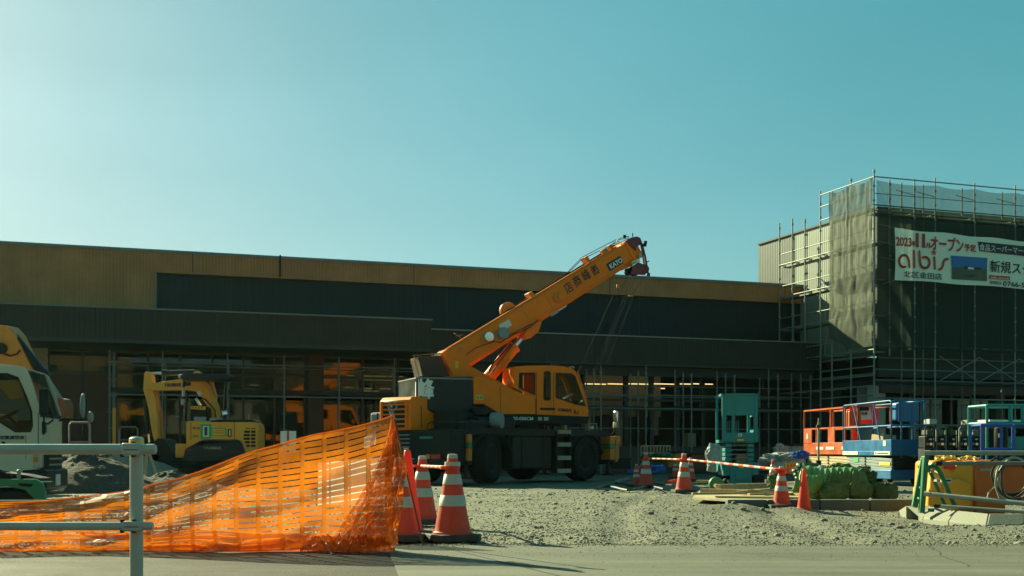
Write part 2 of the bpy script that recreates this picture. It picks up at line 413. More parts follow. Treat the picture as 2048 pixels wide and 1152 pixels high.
_tubes = {}
def pipe(name, p0, p1, r, m, parent, n=8):
    """a straight pipe that shares its mesh with the others"""
    key = (m, n)
    if key not in _tubes:
        mb = MB(); mb.cyl((0, 0, 0), (0, 0, 1), 1, n); o = mb.build('pipe', m, smooth=60); _tubes[key] = o.data; bpy.data.objects.remove(o)
    o = bpy.data.objects.new(name, _tubes[key]); C.objects.link(o)
    inv = world_of(parent).inverted() if parent is not None else Matrix.Identity(4)
    p0, p1 = inv @ Vector(p0), inv @ Vector(p1); d = p1 - p0
    o.rotation_mode = 'QUATERNION'; o.location = p0; o.rotation_quaternion = d.to_track_quat('Z', 'Y'); o.scale = (r, r, d.length)
    if parent is not None: o.parent = parent
    return o
_posts = {}
def post(name, p, z0, z1, m, parent, r=.024, pitch=.475):
    """scaffold standard with its coupler rosettes"""
    L = round((z1 - z0) / .05) * .05
    key = (m, round(L, 2), r)
    if key not in _posts:
        mb = MB(); mb.cyl((0, 0, 0), (0, 0, L), r, 8)
        z = pitch
        while z < L:
            mb.cyl((0, 0, z - .03), (0, 0, z + .03), r * 1.75, 8); z += pitch
        o = mb.build('post', m, smooth=50); _posts[key] = o.data; bpy.data.objects.remove(o)
    o = bpy.data.objects.new(name, _posts[key]); C.objects.link(o)
    inv = world_of(parent).inverted() if parent is not None else Matrix.Identity(4)
    o.location = inv @ Vector((p[0], p[1], z0)); 
    if parent is not None: o.parent = parent
    return o
def boxes_obj(name, m, parent, *bs, bev=0., smooth=0):
    mb = MB()
    for b in bs: mb.bx(*b)
    return mb.build(name, m, parent, smooth=smooth, bev=bev)

# ---------------------------------------------------------------- ground
def sheet(name, poly, z, m, thick=.0):
    mb = MB()
    mb.plate(poly, z, z - max(thick, .004), axis='z'); o = mb.build(name, m, smooth=0); o['kind'] = 'structure'; return o
sheet('ground', [(-900, -60), (900, -60), (900, 1500), (-900, 1500)], -.16, 'shaded_dirt_mat')
def gravel_h(x, y):
    h = .018 * noise.fractal(Vector((x * .55, y * .55, 0)), 1, 2, 3) + .010 * noise.noise(Vector((x * 3.1, y * 3.1, 4)))
    h += .006 * noise.noise(Vector((x * 9, y * 9, 2)))
    # low berm of loose stone in front of the right kerb and beside the far cones
    d = (x - 5.2) ** 2 / 1.9 + (y - 11.3) ** 2 / .25
    h += .05 * math.exp(-d)
    for k_ in (0., 1.75):                                  # wheel ruts curving up to the crane
        xc = .9 + k_ + .07 * (y - 9) + .012 * (y - 13) ** 2 * (1 if y > 13 else -.2); d_ = (x - xc) / .17
        h += -.026 * math.exp(-d_ * d_) + .014 * (math.exp(-(d_ - 1.8) ** 2) + math.exp(-(d_ + 1.8) ** 2))
    h += .10 * math.exp(-((x - 2.55) ** 2 / .9 + (y - 14.35) ** 2 / .16)) + .02 * math.exp(-((x - 3.9) ** 2 / 3. + (y - 14.3) ** 2 / .12))
    return h - .03
mb = MB()
GX0, GX1, GY0, GY1 = -9.0, 11.0, 8.6, 30.0
def gfn(i, j):
    t = j / 300; y = GY0 * (GY1 / GY0) ** t; x = (GX0 + (GX1 - GX0) * i / 380) * (y / 18 if y > 18 else 1)
    return Vector((x, y, gravel_h(x, y)))
mb.grid(gfn, 380, 300)
g = mb.build('gravel_ground', 'gravel_mat', fix=False, smooth=180); g['kind'] = 'structure'
# working ground beyond the loose gravel, shade darkened into its colour
mb = MB(); mb.grid(lambda i, j: Vector((-30 + 66 * i / 66, 29.5 + 45 * j / 20, -.035 + .01 * noise.noise(Vector((i * .6, j * .6, 0))))), 66, 20)
o = mb.build('site_ground', 'shaded_dirt_mat', fix=False, smooth=180); o['kind'] = 'structure'
# foreground concrete and asphalt
L0, L1 = gp(772, 8.75), gp(800, 6.6)
edge = [(L0.x, 8.78)] + [(L0.x + (6.5 - L0.x) * i / 40, 8.95 + .16 * i / 40 + .035 * noise.noise(Vector((i * .7, 0, 3)))) for i in range(1, 41)]
sheet('concrete_pavement', edge + [(9, 9.1), (9, -4), (L1.x + .95, -4), (L1.x, L1.y)], .012, 'concrete', .05)
sheet('asphalt_pavement', [(-9, 8.55), (-3.2, 8.6), (L0.x, 8.78), (L1.x, L1.y), (L1.x + .95, -4), (-9, -4)], .006, 'asphalt', .05)
sheet('road', [(-60, -4.02), (60, -4.02), (60, -14), (-60, -14)], -.1, 'asphalt', .02)
def flat_line(name, pts, w, z, m):
    mb = MB(); P = [Vector(p) for p in pts]; L_, R_ = [], []
    for i, p in enumerate(P):
        d = (P[min(i + 1, len(P) - 1)] - P[max(i - 1, 0)]).normalized(); n = Vector((-d.y, d.x, 0)) * (w if not callable(w) else w(i)); L_.append(p + n); R_.append(p - n)
    mb.add([Vector((q.x, q.y, z)) for q in L_ + R_], [(i, i + 1, len(P) + i + 1, len(P) + i) for i in range(len(P) - 1)]); o = mb.build(name, m, smooth=0, fix=False); o['kind'] = 'structure'
rr_ = random.Random(3)
for (x, y, dx, dy, n) in ((1.2, 8.9, .05, -.09, 16), (3.1, 8.9, -.03, -.10, 18), (.2, 7.3, .11, .015, 14)):
    P = []
    for k in range(n): P.append((x, y, 0)); x += dx + rr_.uniform(-.035, .035); y += dy + rr_.uniform(-.02, .02)
    flat_line('pavement_crack', P, lambda i: .0022, .0165, 'asphalt')
# a saw-cut joint running through the concrete
a_, b_ = gp(880, 8.75), gp(1180, 6.3)
mb = MB(); d_ = (b_ - a_).normalized(); n_ = Vector((-d_.y, d_.x, 0)) * .006
mb.add([a_ + n_ + Vector((0, 0, .0135)), a_ - n_ + Vector((0, 0, .0135)), b_ - n_ + Vector((0, 0, .0135)), b_ + n_ + Vector((0, 0, .0135))], [(0, 1, 2, 3)])
o = mb.build('pavement_joint', 'asphalt', smooth=0, fix=False); o['kind'] = 'structure'

# loose stones: one object nobody could count
def stones(name, pts, sizes, m):
    bm = bmesh.new(); bmesh.ops.create_icosphere(bm, subdivisions=1, radius=1)
    base = np.array([v.co[:] for v in bm.verts]); fc = np.array([[v.index for v in f.verts] for f in bm.faces]); bm.free()
    n = len(pts); k = len(base)
    sc = sizes[:, None, None] * np.random.uniform(.55, 1.25, (n, 1, 3)) * np.array([1, 1, .55])
    V = base[None] * (1 + .28 * np.random.uniform(-1, 1, (n, k, 1))) * sc
    a = np.random.uniform(0, 6.28, n); ca, sa = np.cos(a)[:, None], np.sin(a)[:, None]
    x = V[..., 0] * ca - V[..., 1] * sa; y = V[..., 0] * sa + V[..., 1] * ca
    V = np.stack([x, y, V[..., 2]], -1) + pts[:, None, :]
    Fc = (fc[None] + (np.arange(n) * k)[:, None, None]).reshape(-1)
    me = bpy.data.meshes.new(name); me.vertices.add(n * k); me.vertices.foreach_set('co', V.reshape(-1))
    nf = n * len(fc); me.loops.add(nf * 3); me.loops.foreach_set('vertex_index', Fc.astype(np.int32))
    me.polygons.add(nf); me.polygons.foreach_set('loop_start', np.arange(nf, dtype=np.int32) * 3); me.update(); me.validate()
    me.materials.append(M[m]); o = bpy.data.objects.new(name, me); C.objects.link(o); o['kind'] = 'stuff'; return o
pts, sz = [], []
while len(pts) < 38000:
    y = 8.95 * (24 / 8.95) ** (random.random() ** 1.25); x = random.uniform(-.46, .50) * y
    if y < 9.12 and x > L0.x and random.random() < .5: continue
    d = noise.noise(Vector((x * .8, y * .8, 9)))
    if random.random() > .75 + d: continue
    s = random.choice((.004, .005, .006, .008, .009, .012)) * (1.0 + .025 * (y - 9))
    if random.random() < .03: s *= random.uniform(1.6, 3.0)
    if y < 9.5 or ((x - 5.2) ** 2 / 1.9 + (y - 11.3) ** 2 / .3) < 1.4: s *= 1.45
    pts.append((x, y, gravel_h(x, y) + s * .25)); sz.append(s)
stones('gravel_stones', np.array(pts), np.array(sz), 'stone')
# grit that has spilled over the edge of the concrete
pts, sz = [], []
for k in range(2600):
    x = random.uniform(-1.0, 4.6); y = 9.0 - abs(random.gauss(0, .10 if k % 3 else .7)); s = random.uniform(.002, .008 if k % 3 else .005)
    pts.append((x, y, .012 + s * .3)); sz.append(s)
stones('loose_grit', np.array(pts), np.array(sz), 'stone')

# heaps of dug earth behind the truck
def heap(label, px, Y, rx, ry, h, seed, m='pile_shaded'):
    c = gp(px, Y); mb = MB()
    def fn(i, j):
        a = 2 * math.pi * i / 90; r = j / 34
        k = 1 + .14 * noise.noise(Vector((math.cos(a) * 1.5, math.sin(a) * 1.5, seed)))
        x, y = c.x + rx * r * k * math.cos(a), c.y + ry * r * k * math.sin(a)
        z = h * max(0, 1 - r) ** .85 * (1 + .2 * noise.noise(Vector((x * 1.3, y * 1.3, seed)))) + .05 * noise.fractal(Vector((x * 5, y * 5, seed)), 1, 2, 4) * (1 - r) - .05
        return Vector((x, y, z))
    mb.grid(fn, 90, 34)
    o = mb.build('earth_heap', m, smooth=0, fix=False)
    inv = c.copy()
    o.data.transform(Matrix.Translation(-inv)); o.location = inv
    return tag(o, label, 'earth heap', 'heaps of dug earth')
heap('heap of dug gravel, coloured dark as in shade, close behind the bumper of the white truck', 165, 22.5, 1.75, 1.5, .80, 1)
heap('earth heap given a lighter sunlit colour, between the guard post and the shaded heap', 262, 26.5, 1.5, 1.3, .86, 2, 'stone')  # lighter material stands for sunlight on this heap
heap('low earth heap at the foot of the yellow digger bucket', 345, 23.0, 1.2, 1.1, .42, 5)

# ---------------------------------------------------------------- kerbs
kb = thing('rear_kerb', 'straight low concrete kerb in front of the green sandbags', 'kerb', gp(1650, 14.6))
pk = Pl(1650, 14.6, 1.5)
x0 = pk.s(1455)
edges = [1455, 1535, 1640, 1740, 1846]
for a, b in zip(edges[:-1], edges[1:]):
    s0, s1 = pk.s(a) + .004, pk.s(b) - .004
    m_ = MB(); m_.bx(s0, s1, 0, .16, -.12, .125, X=pk.X); m_.build('kerb_block', 'kerb_shaded', kb, bev=.012, smooth=30)
kr = thing('near_kerb', 'pale angled concrete kerb under the green trestle and pipes', 'kerb', gp(1900, 12))
A0, A1, A2 = gp(1800, 13.6), gp(1893, 11.9), gp(2120, 11.0)
def kq(front, back):
    """one splayed kerb block from pixel corners: low front edge, raised back edge"""
    F_ = [gp(x, F * (EYE - .015) / (y - HY), .015) for x, y in front]; B_ = [gp(x, F * (EYE - .12) / (y - HY), .12) for x, y in back]
    c = sum((p for p in F_ + B_), Vector()) / 4; q = [F_[0], F_[1], B_[1], B_[0]]; q = [p + (Vector((c.x, c.y, p.z)) - p) * .008 for p in q]
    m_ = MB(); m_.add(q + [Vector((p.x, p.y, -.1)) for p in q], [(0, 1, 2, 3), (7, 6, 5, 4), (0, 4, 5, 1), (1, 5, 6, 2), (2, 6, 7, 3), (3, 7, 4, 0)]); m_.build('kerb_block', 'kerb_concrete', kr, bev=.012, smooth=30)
FX = [(1798, 1021), (1846, 1035), (1897, 1042), (1973, 1050), (2050, 1051), (2130, 1052)]
BX = [(1812, 1012), (1858, 1012), (1912, 1020), (1978, 1026), (2050, 1028), (2130, 1030)]
for k in range(5): kq((FX[k], FX[k + 1]), (BX[k], BX[k + 1]))

# ---------------------------------------------------------------- supermarket under construction
AN = 19.65
pf = Pl(0, 36.0, AN)                                # main facade plane
O_ = pf.o.copy()
bld = thing('supermarket', 'long low supermarket under construction with orange and dark ribbed cladding', 'building', O_, R(AN))
def L(u, y, z): return Vector((u, y, z))            # local frame: x along the facade, y into the building
def fs(px, t=0.): return pf.s(px, t)
def fz(px, py, t=0.): return pf.sz(px, py, t)[1]
def lbox(name, m, x0, x1, y0, y1, z0, z1, parent=None, bev=0.):
    mb = MB(); mb.bx(x0, x1, y0, y1, z0, z1); return mb.build(name, m, parent or bld, smooth=0, bev=bev, local=True)
def ribbed(name, m, x0, x1, z0, z1, y, pitch=.10, d=.012, parent=None, top=None):
    """standing-seam sheet as real corrugation, facing -y"""
    mb = MB(); n = max(1, int(round((x1 - x0) / pitch))); p = (x1 - x0) / n; pr = []
    for k in range(n):
        u = x0 + k * p; pr += [(u, y), (u + p * .55, y), (u + p * .65, y - d), (u + p * .9, y - d)]
    pr.append((x1, y))
    vs_ = []
    for (u, yy) in pr:
        z1_ = z1 if top is None else top(u)
        vs_ += [Vector((u, yy, z0)), Vector((u, yy, z1_))]
    mb.add(vs_, [(2 * i, 2 * i + 2, 2 * i + 3, 2 * i + 1) for i in range(len(pr) - 1)])
    return mb.build(name, m, parent or bld, smooth=0, fix=False, local=True)
XR = fs(1604)
ZT = (fz(0, 487) + fz(1600, 575)) / 2
ZNT = (fz(310, 541) + fz(1560, 603)) / 2
ZNB = 4.2
XL = -4.0
xn0, xn1 = fs(310), fs(1562)
ribbed('orange_cladding', 'orange_clad', XL, xn0, 3.9, ZT, 0)
ribbed('orange_cladding', 'orange_clad', xn0, XR, ZNT, ZT, 0)
xn1 = XR
ribbed('dark_cladding', 'navy_clad', xn0 + .03, xn1, 3.9, ZNT - .03, .12, .22, .005)
lbox('reveal_trim', 'coping', xn0, xn0 + .05, -.05, .12, 3.9, ZNT)
lbox('reveal_trim', 'orange_clad', xn0 + .05, xn1, -.02, .14, ZNT - .05, ZNT)
lbox('roof_coping', 'coping', XL, XR, -.06, .3, ZT, ZT + .09)
for k in range(6):
    u_ = XL + 2.4 + 7.2 * k
    if u_ < XR - .3: lbox('panel_joint', 'tower_dark', u_ - .008, u_ + .008, -.017, -.0125, (3.9 if u_ < xn0 else ZNT), ZT)
    if xn0 + .3 < u_ + 1.2 < xn1: lbox('panel_joint', 'tower_dark', u_ + 1.19, u_ + 1.21, .100, .106, 3.9, ZNT - .05)
lbox('roof_deck', 'tower_dark', XL, XR, .3, 18, ZT - .4, ZT - .25)
lbox('downpipe', 'dark_steel', fs(558), fs(558) + .05, -.1, -.03, ZNT, ZT + .12)
# canopies
t1, t2 = 2.6, 1.9
c1a, c1b = XL, fs(863, t1)
z1t = (fz(0, 606, t1) + fz(860, 642, t1)) / 2; z1b = (fz(29, 671, t1) + fz(600, 692, t1)) / 2
c2a, c2b = c1b, fs(1640, t2)
z2t = (fz(1069, 666, t2) + fz(1600, 686, t2)) / 2; z2b = (fz(1160, 724, t2) + fz(1460, 734, t2)) / 2
ribbed('canopy_fascia', 'brown_clad', c1a, c1b, z1b, z1t, -t1, .14, .007)
lbox('canopy_coping', 'coping', c1a, c1b + .02, -t1 - .05, -t1 + .1, z1t, z1t + .04)
lbox('canopy_end', 'brown_clad', c1b - .01, c1b, -t1 + .02, -t2 - .06, z1b, z1t)
ribbed('canopy_fascia', 'brown_clad', c2a, c2b, z2b, z2t, -t2, .14, .007)
lbox('canopy_coping', 'galv', c2a + .02, c2b + .02, -t2 - .05, -t2 + .1, z2t, z2t + .035)
for k in range(10):
    u_ = XL + 1.1 + 3.0 * k
    if u_ < c1b - .3: lbox('panel_joint', 'tower_dark', u_ - .01, u_ + .01, -t1 - .011, -t1 - .0075, z1b, z1t)
    elif u_ < c2b - .3 and u_ > c2a + .3: lbox('panel_joint', 'tower_dark', u_ - .01, u_ + .01, -t2 - .011, -t2 - .0075, z2b, z2t)
lbox('canopy_roof', 'tower_dark', c1a, c1b - .02, -t1 + .06, 0, z1t - .2, z1t - .02)
lbox('canopy_roof', 'tower_dark', c2a, c2b, -t2 + .06, 0, z2t - .2, z2t - .02)
lbox('canopy_soffit', 'soffit', c1a, c1b - .02, -t1 - .03, .2, z1b - .1, z1b)
lbox('canopy_soffit', 'soffit', c2a, c2b, -t2 - .03, .2, z2b - .06, z2b)
lbox('canopy_beam', 'soffit', c2a, c2b, -t2 + .4, -t2 + .55, z2b - .38, z2b - .061)
# shell
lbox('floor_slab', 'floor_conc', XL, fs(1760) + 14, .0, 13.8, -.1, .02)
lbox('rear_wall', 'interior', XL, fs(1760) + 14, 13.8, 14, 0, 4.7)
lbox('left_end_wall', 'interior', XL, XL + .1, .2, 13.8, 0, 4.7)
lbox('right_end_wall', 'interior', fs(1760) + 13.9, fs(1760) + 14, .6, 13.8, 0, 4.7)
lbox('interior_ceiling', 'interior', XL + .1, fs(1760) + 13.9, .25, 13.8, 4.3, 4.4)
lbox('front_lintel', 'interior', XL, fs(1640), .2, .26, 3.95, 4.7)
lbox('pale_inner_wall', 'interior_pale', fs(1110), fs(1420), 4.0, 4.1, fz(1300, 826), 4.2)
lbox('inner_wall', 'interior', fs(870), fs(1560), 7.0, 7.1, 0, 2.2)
lbox('end_wall', 'siding', XL, fs(97), -.02, .2, .02, z1b - .1)
for k in range(14):
    lbox('siding_board', 'siding', XL, fs(96), -.05, -.022, .3 + k * .26, .3 + k * .26 + .22)
# storefront glazing, left part: mullions every bay, transom, panes
zt_ = fz(200, 745); ztop = z1b - .1
ML = [97, 165, 232, 296, 360, 425, 487, 549, 610]
MR = [645, 725, 795, 868]
def bay(a, b, low='pane', z0=.35):
    x0, x1 = fs(a) + .035, fs(b) - .035
    lbox('window_pane', 'glass_dark', x0, x1, .03, .036, zt_ + .04, ztop - .02)
    if low == 'pane': lbox('window_pane', 'glass_dark', x0, x1, .03, .036, z0 + .04, zt_ - .04)
    else: lbox('wall_board', 'brown_board', x0 - .01, x1 + .01, .0, .05, .3, zt_ - .04)
for i in range(len(ML) - 1): bay(ML[i], ML[i + 1], 'board' if i < 2 else 'pane')
for i in range(len(MR) - 1): bay(MR[i], MR[i + 1])
for px in ML + MR: lbox('window_mullion', 'mullion', fs(px) - .035, fs(px) + .035, -.04, .10, .3, ztop)
for a, b in ((97, 610), (645, 868)):
    for i, z in enumerate((.33, zt_, ztop - .03)): lbox('window_transom', 'mullion', fs(a), fs(b), -.035 - .003 * i, .095, z - .04, z + .04)
lbox('column', 'brown_board', fs(612), fs(643), -.35, .12, 0, ztop)
lbox('plinth', 'plinth', fs(97), fs(868), -.06, .1, .0, .29)
# right part: open bays with dark frame posts and knee wall
for px in (868, 930, 1000, 1060, 1110, 1165, 1252, 1303, 1355, 1405, 1470, 1530, 1600):
    lbox('frame_post', 'mullion', fs(px) - .07, fs(px) + .07, -.05, .12, 0, z2b - .06)
lbox('frame_rail', 'mullion', fs(868), fs(1640), -.052, .10, fz(1300, 800) - .05, fz(1300, 800) + .04)
lbox('plinth', 'plinth', fs(1180), fs(1640), -.08, .1, .0, fz(1300, 893))
for i, (a, b) in enumerate(((1187, 1213), (1222, 1240), (1270, 1290), (1310, 1335), (1365, 1385), (1400, 1420))):
    lbox('inner_partition', 'interior_pale' if i % 2 else 'brown_board', fs(a), fs(b), 2.2 + .4 * i, 2.26 + .4 * i, 0, fz(1300, 800 + 12 * (i % 3)))
# interior clutter seen dimly through the bays
for i in range(26):
    a = random.uniform(880, 1600); w = random.uniform(.2, 1.0); y = random.uniform(1.2, 6)
    lbox('stacked_goods', random.choice(('interior_pale', 'interior', 'wood', 'dark_steel')), fs(a), fs(a) + w, y, y + .4, .02, random.uniform(.4, 1.5))
for i in range(14):
    a = random.uniform(250, 860); w = random.uniform(.3, 1.2); y = random.uniform(1.2, 5)
    lbox('stacked_goods', random.choice(('wood', 'interior', 'brown_board', 'siding')), fs(a), fs(a) + w, y, y + .5, .02, random.uniform(.6, 2.6))
# lit strip lamps
def lamp(px0, px1, py, y):
    pl = Pl(0, 36, AN); s0, s1 = pf.s(px0, -y), pf.s(px1, -y); z = pf.sz((px0 + px1) / 2, py, -y)[1]
    lbox('strip_lamp', 'lamp_warm', s0, s1, y, y + .03, z - .020, z + .020)
for a, b in ((1165, 1212), (1216, 1252), (1256, 1302), (1306, 1352), (1356, 1384), (1387, 1426)): lamp(a, b, 768, 3.6)
lamp(1286, 1330, 776.5, 5.0)
for a, b, py in ((720, 745, 752), (748, 772, 752.5), (776, 808, 753), (725, 745, 759.5), (748, 800, 760), (724, 744, 777), (760, 782, 777.5), (726, 742, 782), (746, 758, 782.5), (500, 518, 770), (525, 548, 786), (692, 708, 751), (690, 706, 775)): lamp(a, b, py, 4.5 + (py - 750) * .03)

# ---------------------------------------------------------------- stair tower block beside it
tw = thing('tower_block', 'tall grey and cream ribbed tower block wrapped in scaffold at right', 'building', O_, R(AN))
tx = fs(1604); ty0, ty1 = -4.59, 3.1
ZW = pf.sz(1755, 417, 4.59)[1]
def tribbed_side(name, m, y0, y1, z0, z1, x, pitch=.12, d=.006):
    mb = MB(); n = int((y1 - y0) / pitch); p = (y1 - y0) / n; pr = []
    for k in range(n):
        u = y0 + k * p; pr += [(x, u), (x, u + p * .6), (x - d, u + p * .7), (x - d, u + p * .92)]
    pr.append((x, y1)); vs_ = []
    for (xx, u) in pr: vs_ += [Vector((xx, u, z0)), Vector((xx, u, z1))]
    mb.add(vs_, [(2 * i + 1, 2 * i + 3, 2 * i + 2, 2 * i) for i in range(len(pr) - 1)])
    return mb.build(name, m, tw, smooth=0, fix=False, local=True)
ysplit = -.25 + .2
kk = (1592 - CX) / F   # split line between grey and cream sheets
k_ = (1592 - CX) / F; o_ = pf.o + pf.d * tx; ysp = -(k_ * o_.y - o_.x) / (pf.n.x - k_ * pf.n.y)
tribbed_side('side_cladding', 'cream_clad', ty0, ysp, 4.0, ZW, tx)
tribbed_side('side_cladding', 'grey_clad', ysp, ty1, 4.0, ZW, tx)
lbox('corner_trim', 'tower_dark', tx - .05, tx + .05, ty0 - .05, ty0 + .05, 4.0, ZW, tw)
lbox('front_wall', 'tower_dark', tx + .06, tx + 9, ty0, ty0 + .15, 3.3, ZW, tw)
lbox('roof_coping', 'dark_steel', tx - .06, tx + 9, ty0 - .06, ty1, ZW, ZW + .06, tw)
lbox('upper_floor', 'tower_dark', tx + .01, tx + 9, ty0 + .16, ty1, 3.0, 3.2, tw)
lbox('inner_back_wall', 'interior', tx + .01, tx + 9, .4, .5, 0, 3.0, tw)
lbox('inner_side_wall', 'interior', tx + .01, tx + .11, -2.4, .4, 0, 3.0, tw)
ct = 4.4
lbox('entrance_column', 'interior_pale', pf.s(1752, ct), pf.s(1771, ct), -ct, -ct + .5, 0, 3.0, tw)
lbox('pale_sheet_wall', 'tarp_grey', pf.s(1716, ct - 1), pf.s(1750, ct - 1), -ct + 1, -ct + 1.06, 0, 3.0, tw)
lbox('entrance_column', 'interior', tx + 5.2, tx + 5.6, -ct, -ct + .4, 0, 3.0, tw)
for k in range(4):
    lbox('window_frame', 'siding', tx + 2.6 + k * .9, tx + 2.65 + k * .9, -3.0, -2.9, .6, 2.8, tw)
    lbox('window_pane', 'glass_dark', tx + 2.66 + k * .9, tx + 3.49 + k * .9, -2.96, -2.95, .6, 2.8, tw)
for z in (.6, 1.7, 2.8): lbox('window_rail', 'siding', tx + 2.6, tx + 5.35, -3.01, -2.89, z - .03, z + .03, tw)
lbox('lintel_beam', 'brown_board', tx + .2, tx + 9, -4.5, -4.35, 2.75, 3.0, tw)

# ---------------------------------------------------------------- scaffolds
def frame_pts(t, px=None, u=None, z=0):
    s_ = pf.s(px, t) if u is None else u
    return pf.at(s_, t, z)
sl = thing('storefront_scaffold', 'grey pipe scaffold along the left shop windows behind the yellow digger', 'scaffold', pf.at(fs(220), 2, 0), R(AN))
ft, bt = 2.0, 1.3
zr = pf.sz(560, 731, ft)[1]; zdk = pf.sz(560, 790, ft)[1]; zlo = pf.sz(560, 851, ft)[1]
LP = [pf.s(p, ft) for p in (219, 325, 455, 568, 678, 789, 905)]
for u in LP:
    post('post', pf.at(u, ft, 0), 0, zr + .35, 'galv_dull', sl); post('post', pf.at(u + .12, bt, 0), 0, zr + .1, 'galv_dull', sl)
    pipe('cross_tube', pf.at(u, ft, zdk - .05), pf.at(u + .12, bt, zdk - .05), .02, 'galv_dull', sl)
    pipe('cross_tube', pf.at(u, ft, zr), pf.at(u + .12, bt, zr), .02, 'galv_dull', sl)
post('post', pf.at(LP[0] + .13, ft, 0), 0, zr + .3, 'galv_dull', sl)
for a, b in zip(LP[:-1], LP[1:]):
    for z, r_ in ((zr, .019), (zdk - .06, .022)):
        pipe('ledger', pf.at(a, ft, z), pf.at(b, ft, z), r_, 'galv_dull', sl)
    pipe('ledger', pf.at(a, bt, zr - .05), pf.at(b, bt, zr - .05), .018, 'galv_dull', sl)
    mb = MB(); mb.bx(a + .03, b - .03, -ft + .06, -ft + .46, zdk, zdk + .04, X=pf.X); mb.build('deck_plank', 'dark_steel', sl, smooth=0)
    mb = MB(); mb.bx(a + .03, b - .03, -ft - .03, -ft - .015, zdk + .02, zdk + .15, X=pf.X); mb.build('toe_board', 'dark_steel', sl, smooth=0)
sr = thing('canopy_scaffold', 'three row grey pipe scaffold under the right canopy behind the crane cab', 'scaffold', pf.at(fs(1300), 2, 0), R(AN))
rows = [(3.0, 0, 'galv_dull'), (2.4, 0, 'galv_dull'), (1.8, 0, 'galv_dull')]
RP = [pf.s(p, 3.0) for p in (1202, 1292, 1383, 1469, 1556, 1621)]
RP = [RP[0] - (RP[1] - RP[0])] + RP
zr1 = pf.sz(1300, 768, 3.0)[1]; z2_ = pf.sz(1300, 790, 3.)[1]; z3_ = pf.sz(1300, 815, 3.)[1]; z4_ = pf.sz(1300, 836, 3.)[1]
for k, (t, _, m) in enumerate(rows):
    for i, u in enumerate(RP):
        post('post', pf.at(u, t, 0), 0, 3.55 + random.uniform(-.25, .1), m, sr)
        if k < 2: pipe('cross_tube', pf.at(u, t, z3_ - .03), pf.at(u, rows[k + 1][0], z3_ - .03), .02, m, sr)
    for a, b in zip(RP[:-1], RP[1:]):
        pipe('ledger', pf.at(a, t, z3_ - .04), pf.at(b, t, z3_ - .04), .022, m, sr)
        if k != 1: pipe('ledger', pf.at(a, t, z2_), pf.at(b, t, z2_), .017, m, sr)
        if k == 0: pipe('ledger', pf.at(a, t, z4_ - .35), pf.at(b, t, z4_ - .35), .017, m, sr)
        if k == 2: pipe('ledger', pf.at(a, t, zr1), pf.at(b, t, zr1), .017, m, sr)
    if k < 2:
        for a, b in zip(RP[:-1], RP[1:]):
            mb = MB(); mb.bx(a + .03, b - .03, -t + .1, -t + .5, z3_, z3_ + .035, X=pf.X); mb.build('deck_plank', 'dark_steel', sr, smooth=0)

# tower scaffold: outer and inner rows on the left side and along the front
ts = thing('tower_scaffold', 'tall pipe scaffold wrapped round the tower block, rising above its roof', 'scaffold', pf.at(tx, 5.8, 0), R(AN))
su, st = tx - 1.03, 4.59 + 1.2                      # outer corner
def fp(u, t, z): return pf.at(u, t, z)
ZTOP = pf.sz(1748, 337, st)[1]; ZR = pf.sz(1748, 353, st)[1]
ZNETB = pf.sz(1800, 691, st)[1]
# solve t on the left plane for a pixel
def left_t(px, u):
    k = (px - CX) / F; o = pf.o + pf.d * u
    return (k * o.y - o.x) / (pf.n.x - k * pf.n.y)
lt = [left_t(p, su) for p in (1748, 1702, 1664, 1641)]
lt2 = [left_t(p, su) for p in (1610, 1585, 1559)]
hz = [(ZTOP, ZR)] * 4
def zat(px, py, t): return pf.sz(px, py, t)[1]
ztop_l = [ZTOP, ZTOP - .05, ZTOP - .25, ZTOP - .1]
for t, z in zip(lt, ztop_l):
    post('post', fp(su, t, 0), 0, z, 'galv', ts)
for t in lt[:3]: post('post', fp(su + .62, t, 0), 3.9, ZTOP - .3, 'galv_dull', ts)
zlow = ZW + .35
for i, t in enumerate(lt2): post('post', fp(su, t, 0), 3.4 if i else 4.3, ZW - .0 + (.25 if i else .1), 'galv', ts)
for t in lt2[1:]: post('post', fp(su + .62, t, 0), 4.0, ZW - .2, 'galv_dull', ts)
levels = [ZR - k * 1.62 for k in range(5)]
for k, z in enumerate([ZR, ZR - .42, ZR - .9]):
    pipe('ledger', fp(su, lt[0], z), fp(su, lt[3], z), .021, 'galv', ts)
for k in range(1, 6):
    z = ZR - .9 - k * 1.2
    if z < 1: break
    pipe('ledger', fp(su, lt[0], z), fp(su, lt2[-1], z), .021, 'galv', ts)
    pipe('ledger', fp(su, lt[0], z + .4), fp(su, lt2[-1], z + .4), .018, 'galv', ts)
    for t in (lt + lt2)[1:]: pipe('cross_tube', fp(su, t, z), fp(su + .62, t, z), .02, 'galv', ts)
for k in (1, 2, 3, 4):
    z = ZR - .9 - k * 1.2 - .05
    mb = MB(); mb.bx(su + .1, su + .5, -lt[0] + .1, -lt2[-1], z - .04, z, X=pf.X); mb.build('deck_plank', 'galv_dull', ts, smooth=0)
# lower left side ledgers
for z in (2.6, 3.25, 3.55): pipe('ledger', fp(su, lt[0], z), fp(su, lt[3], z), .021, 'galv', ts)
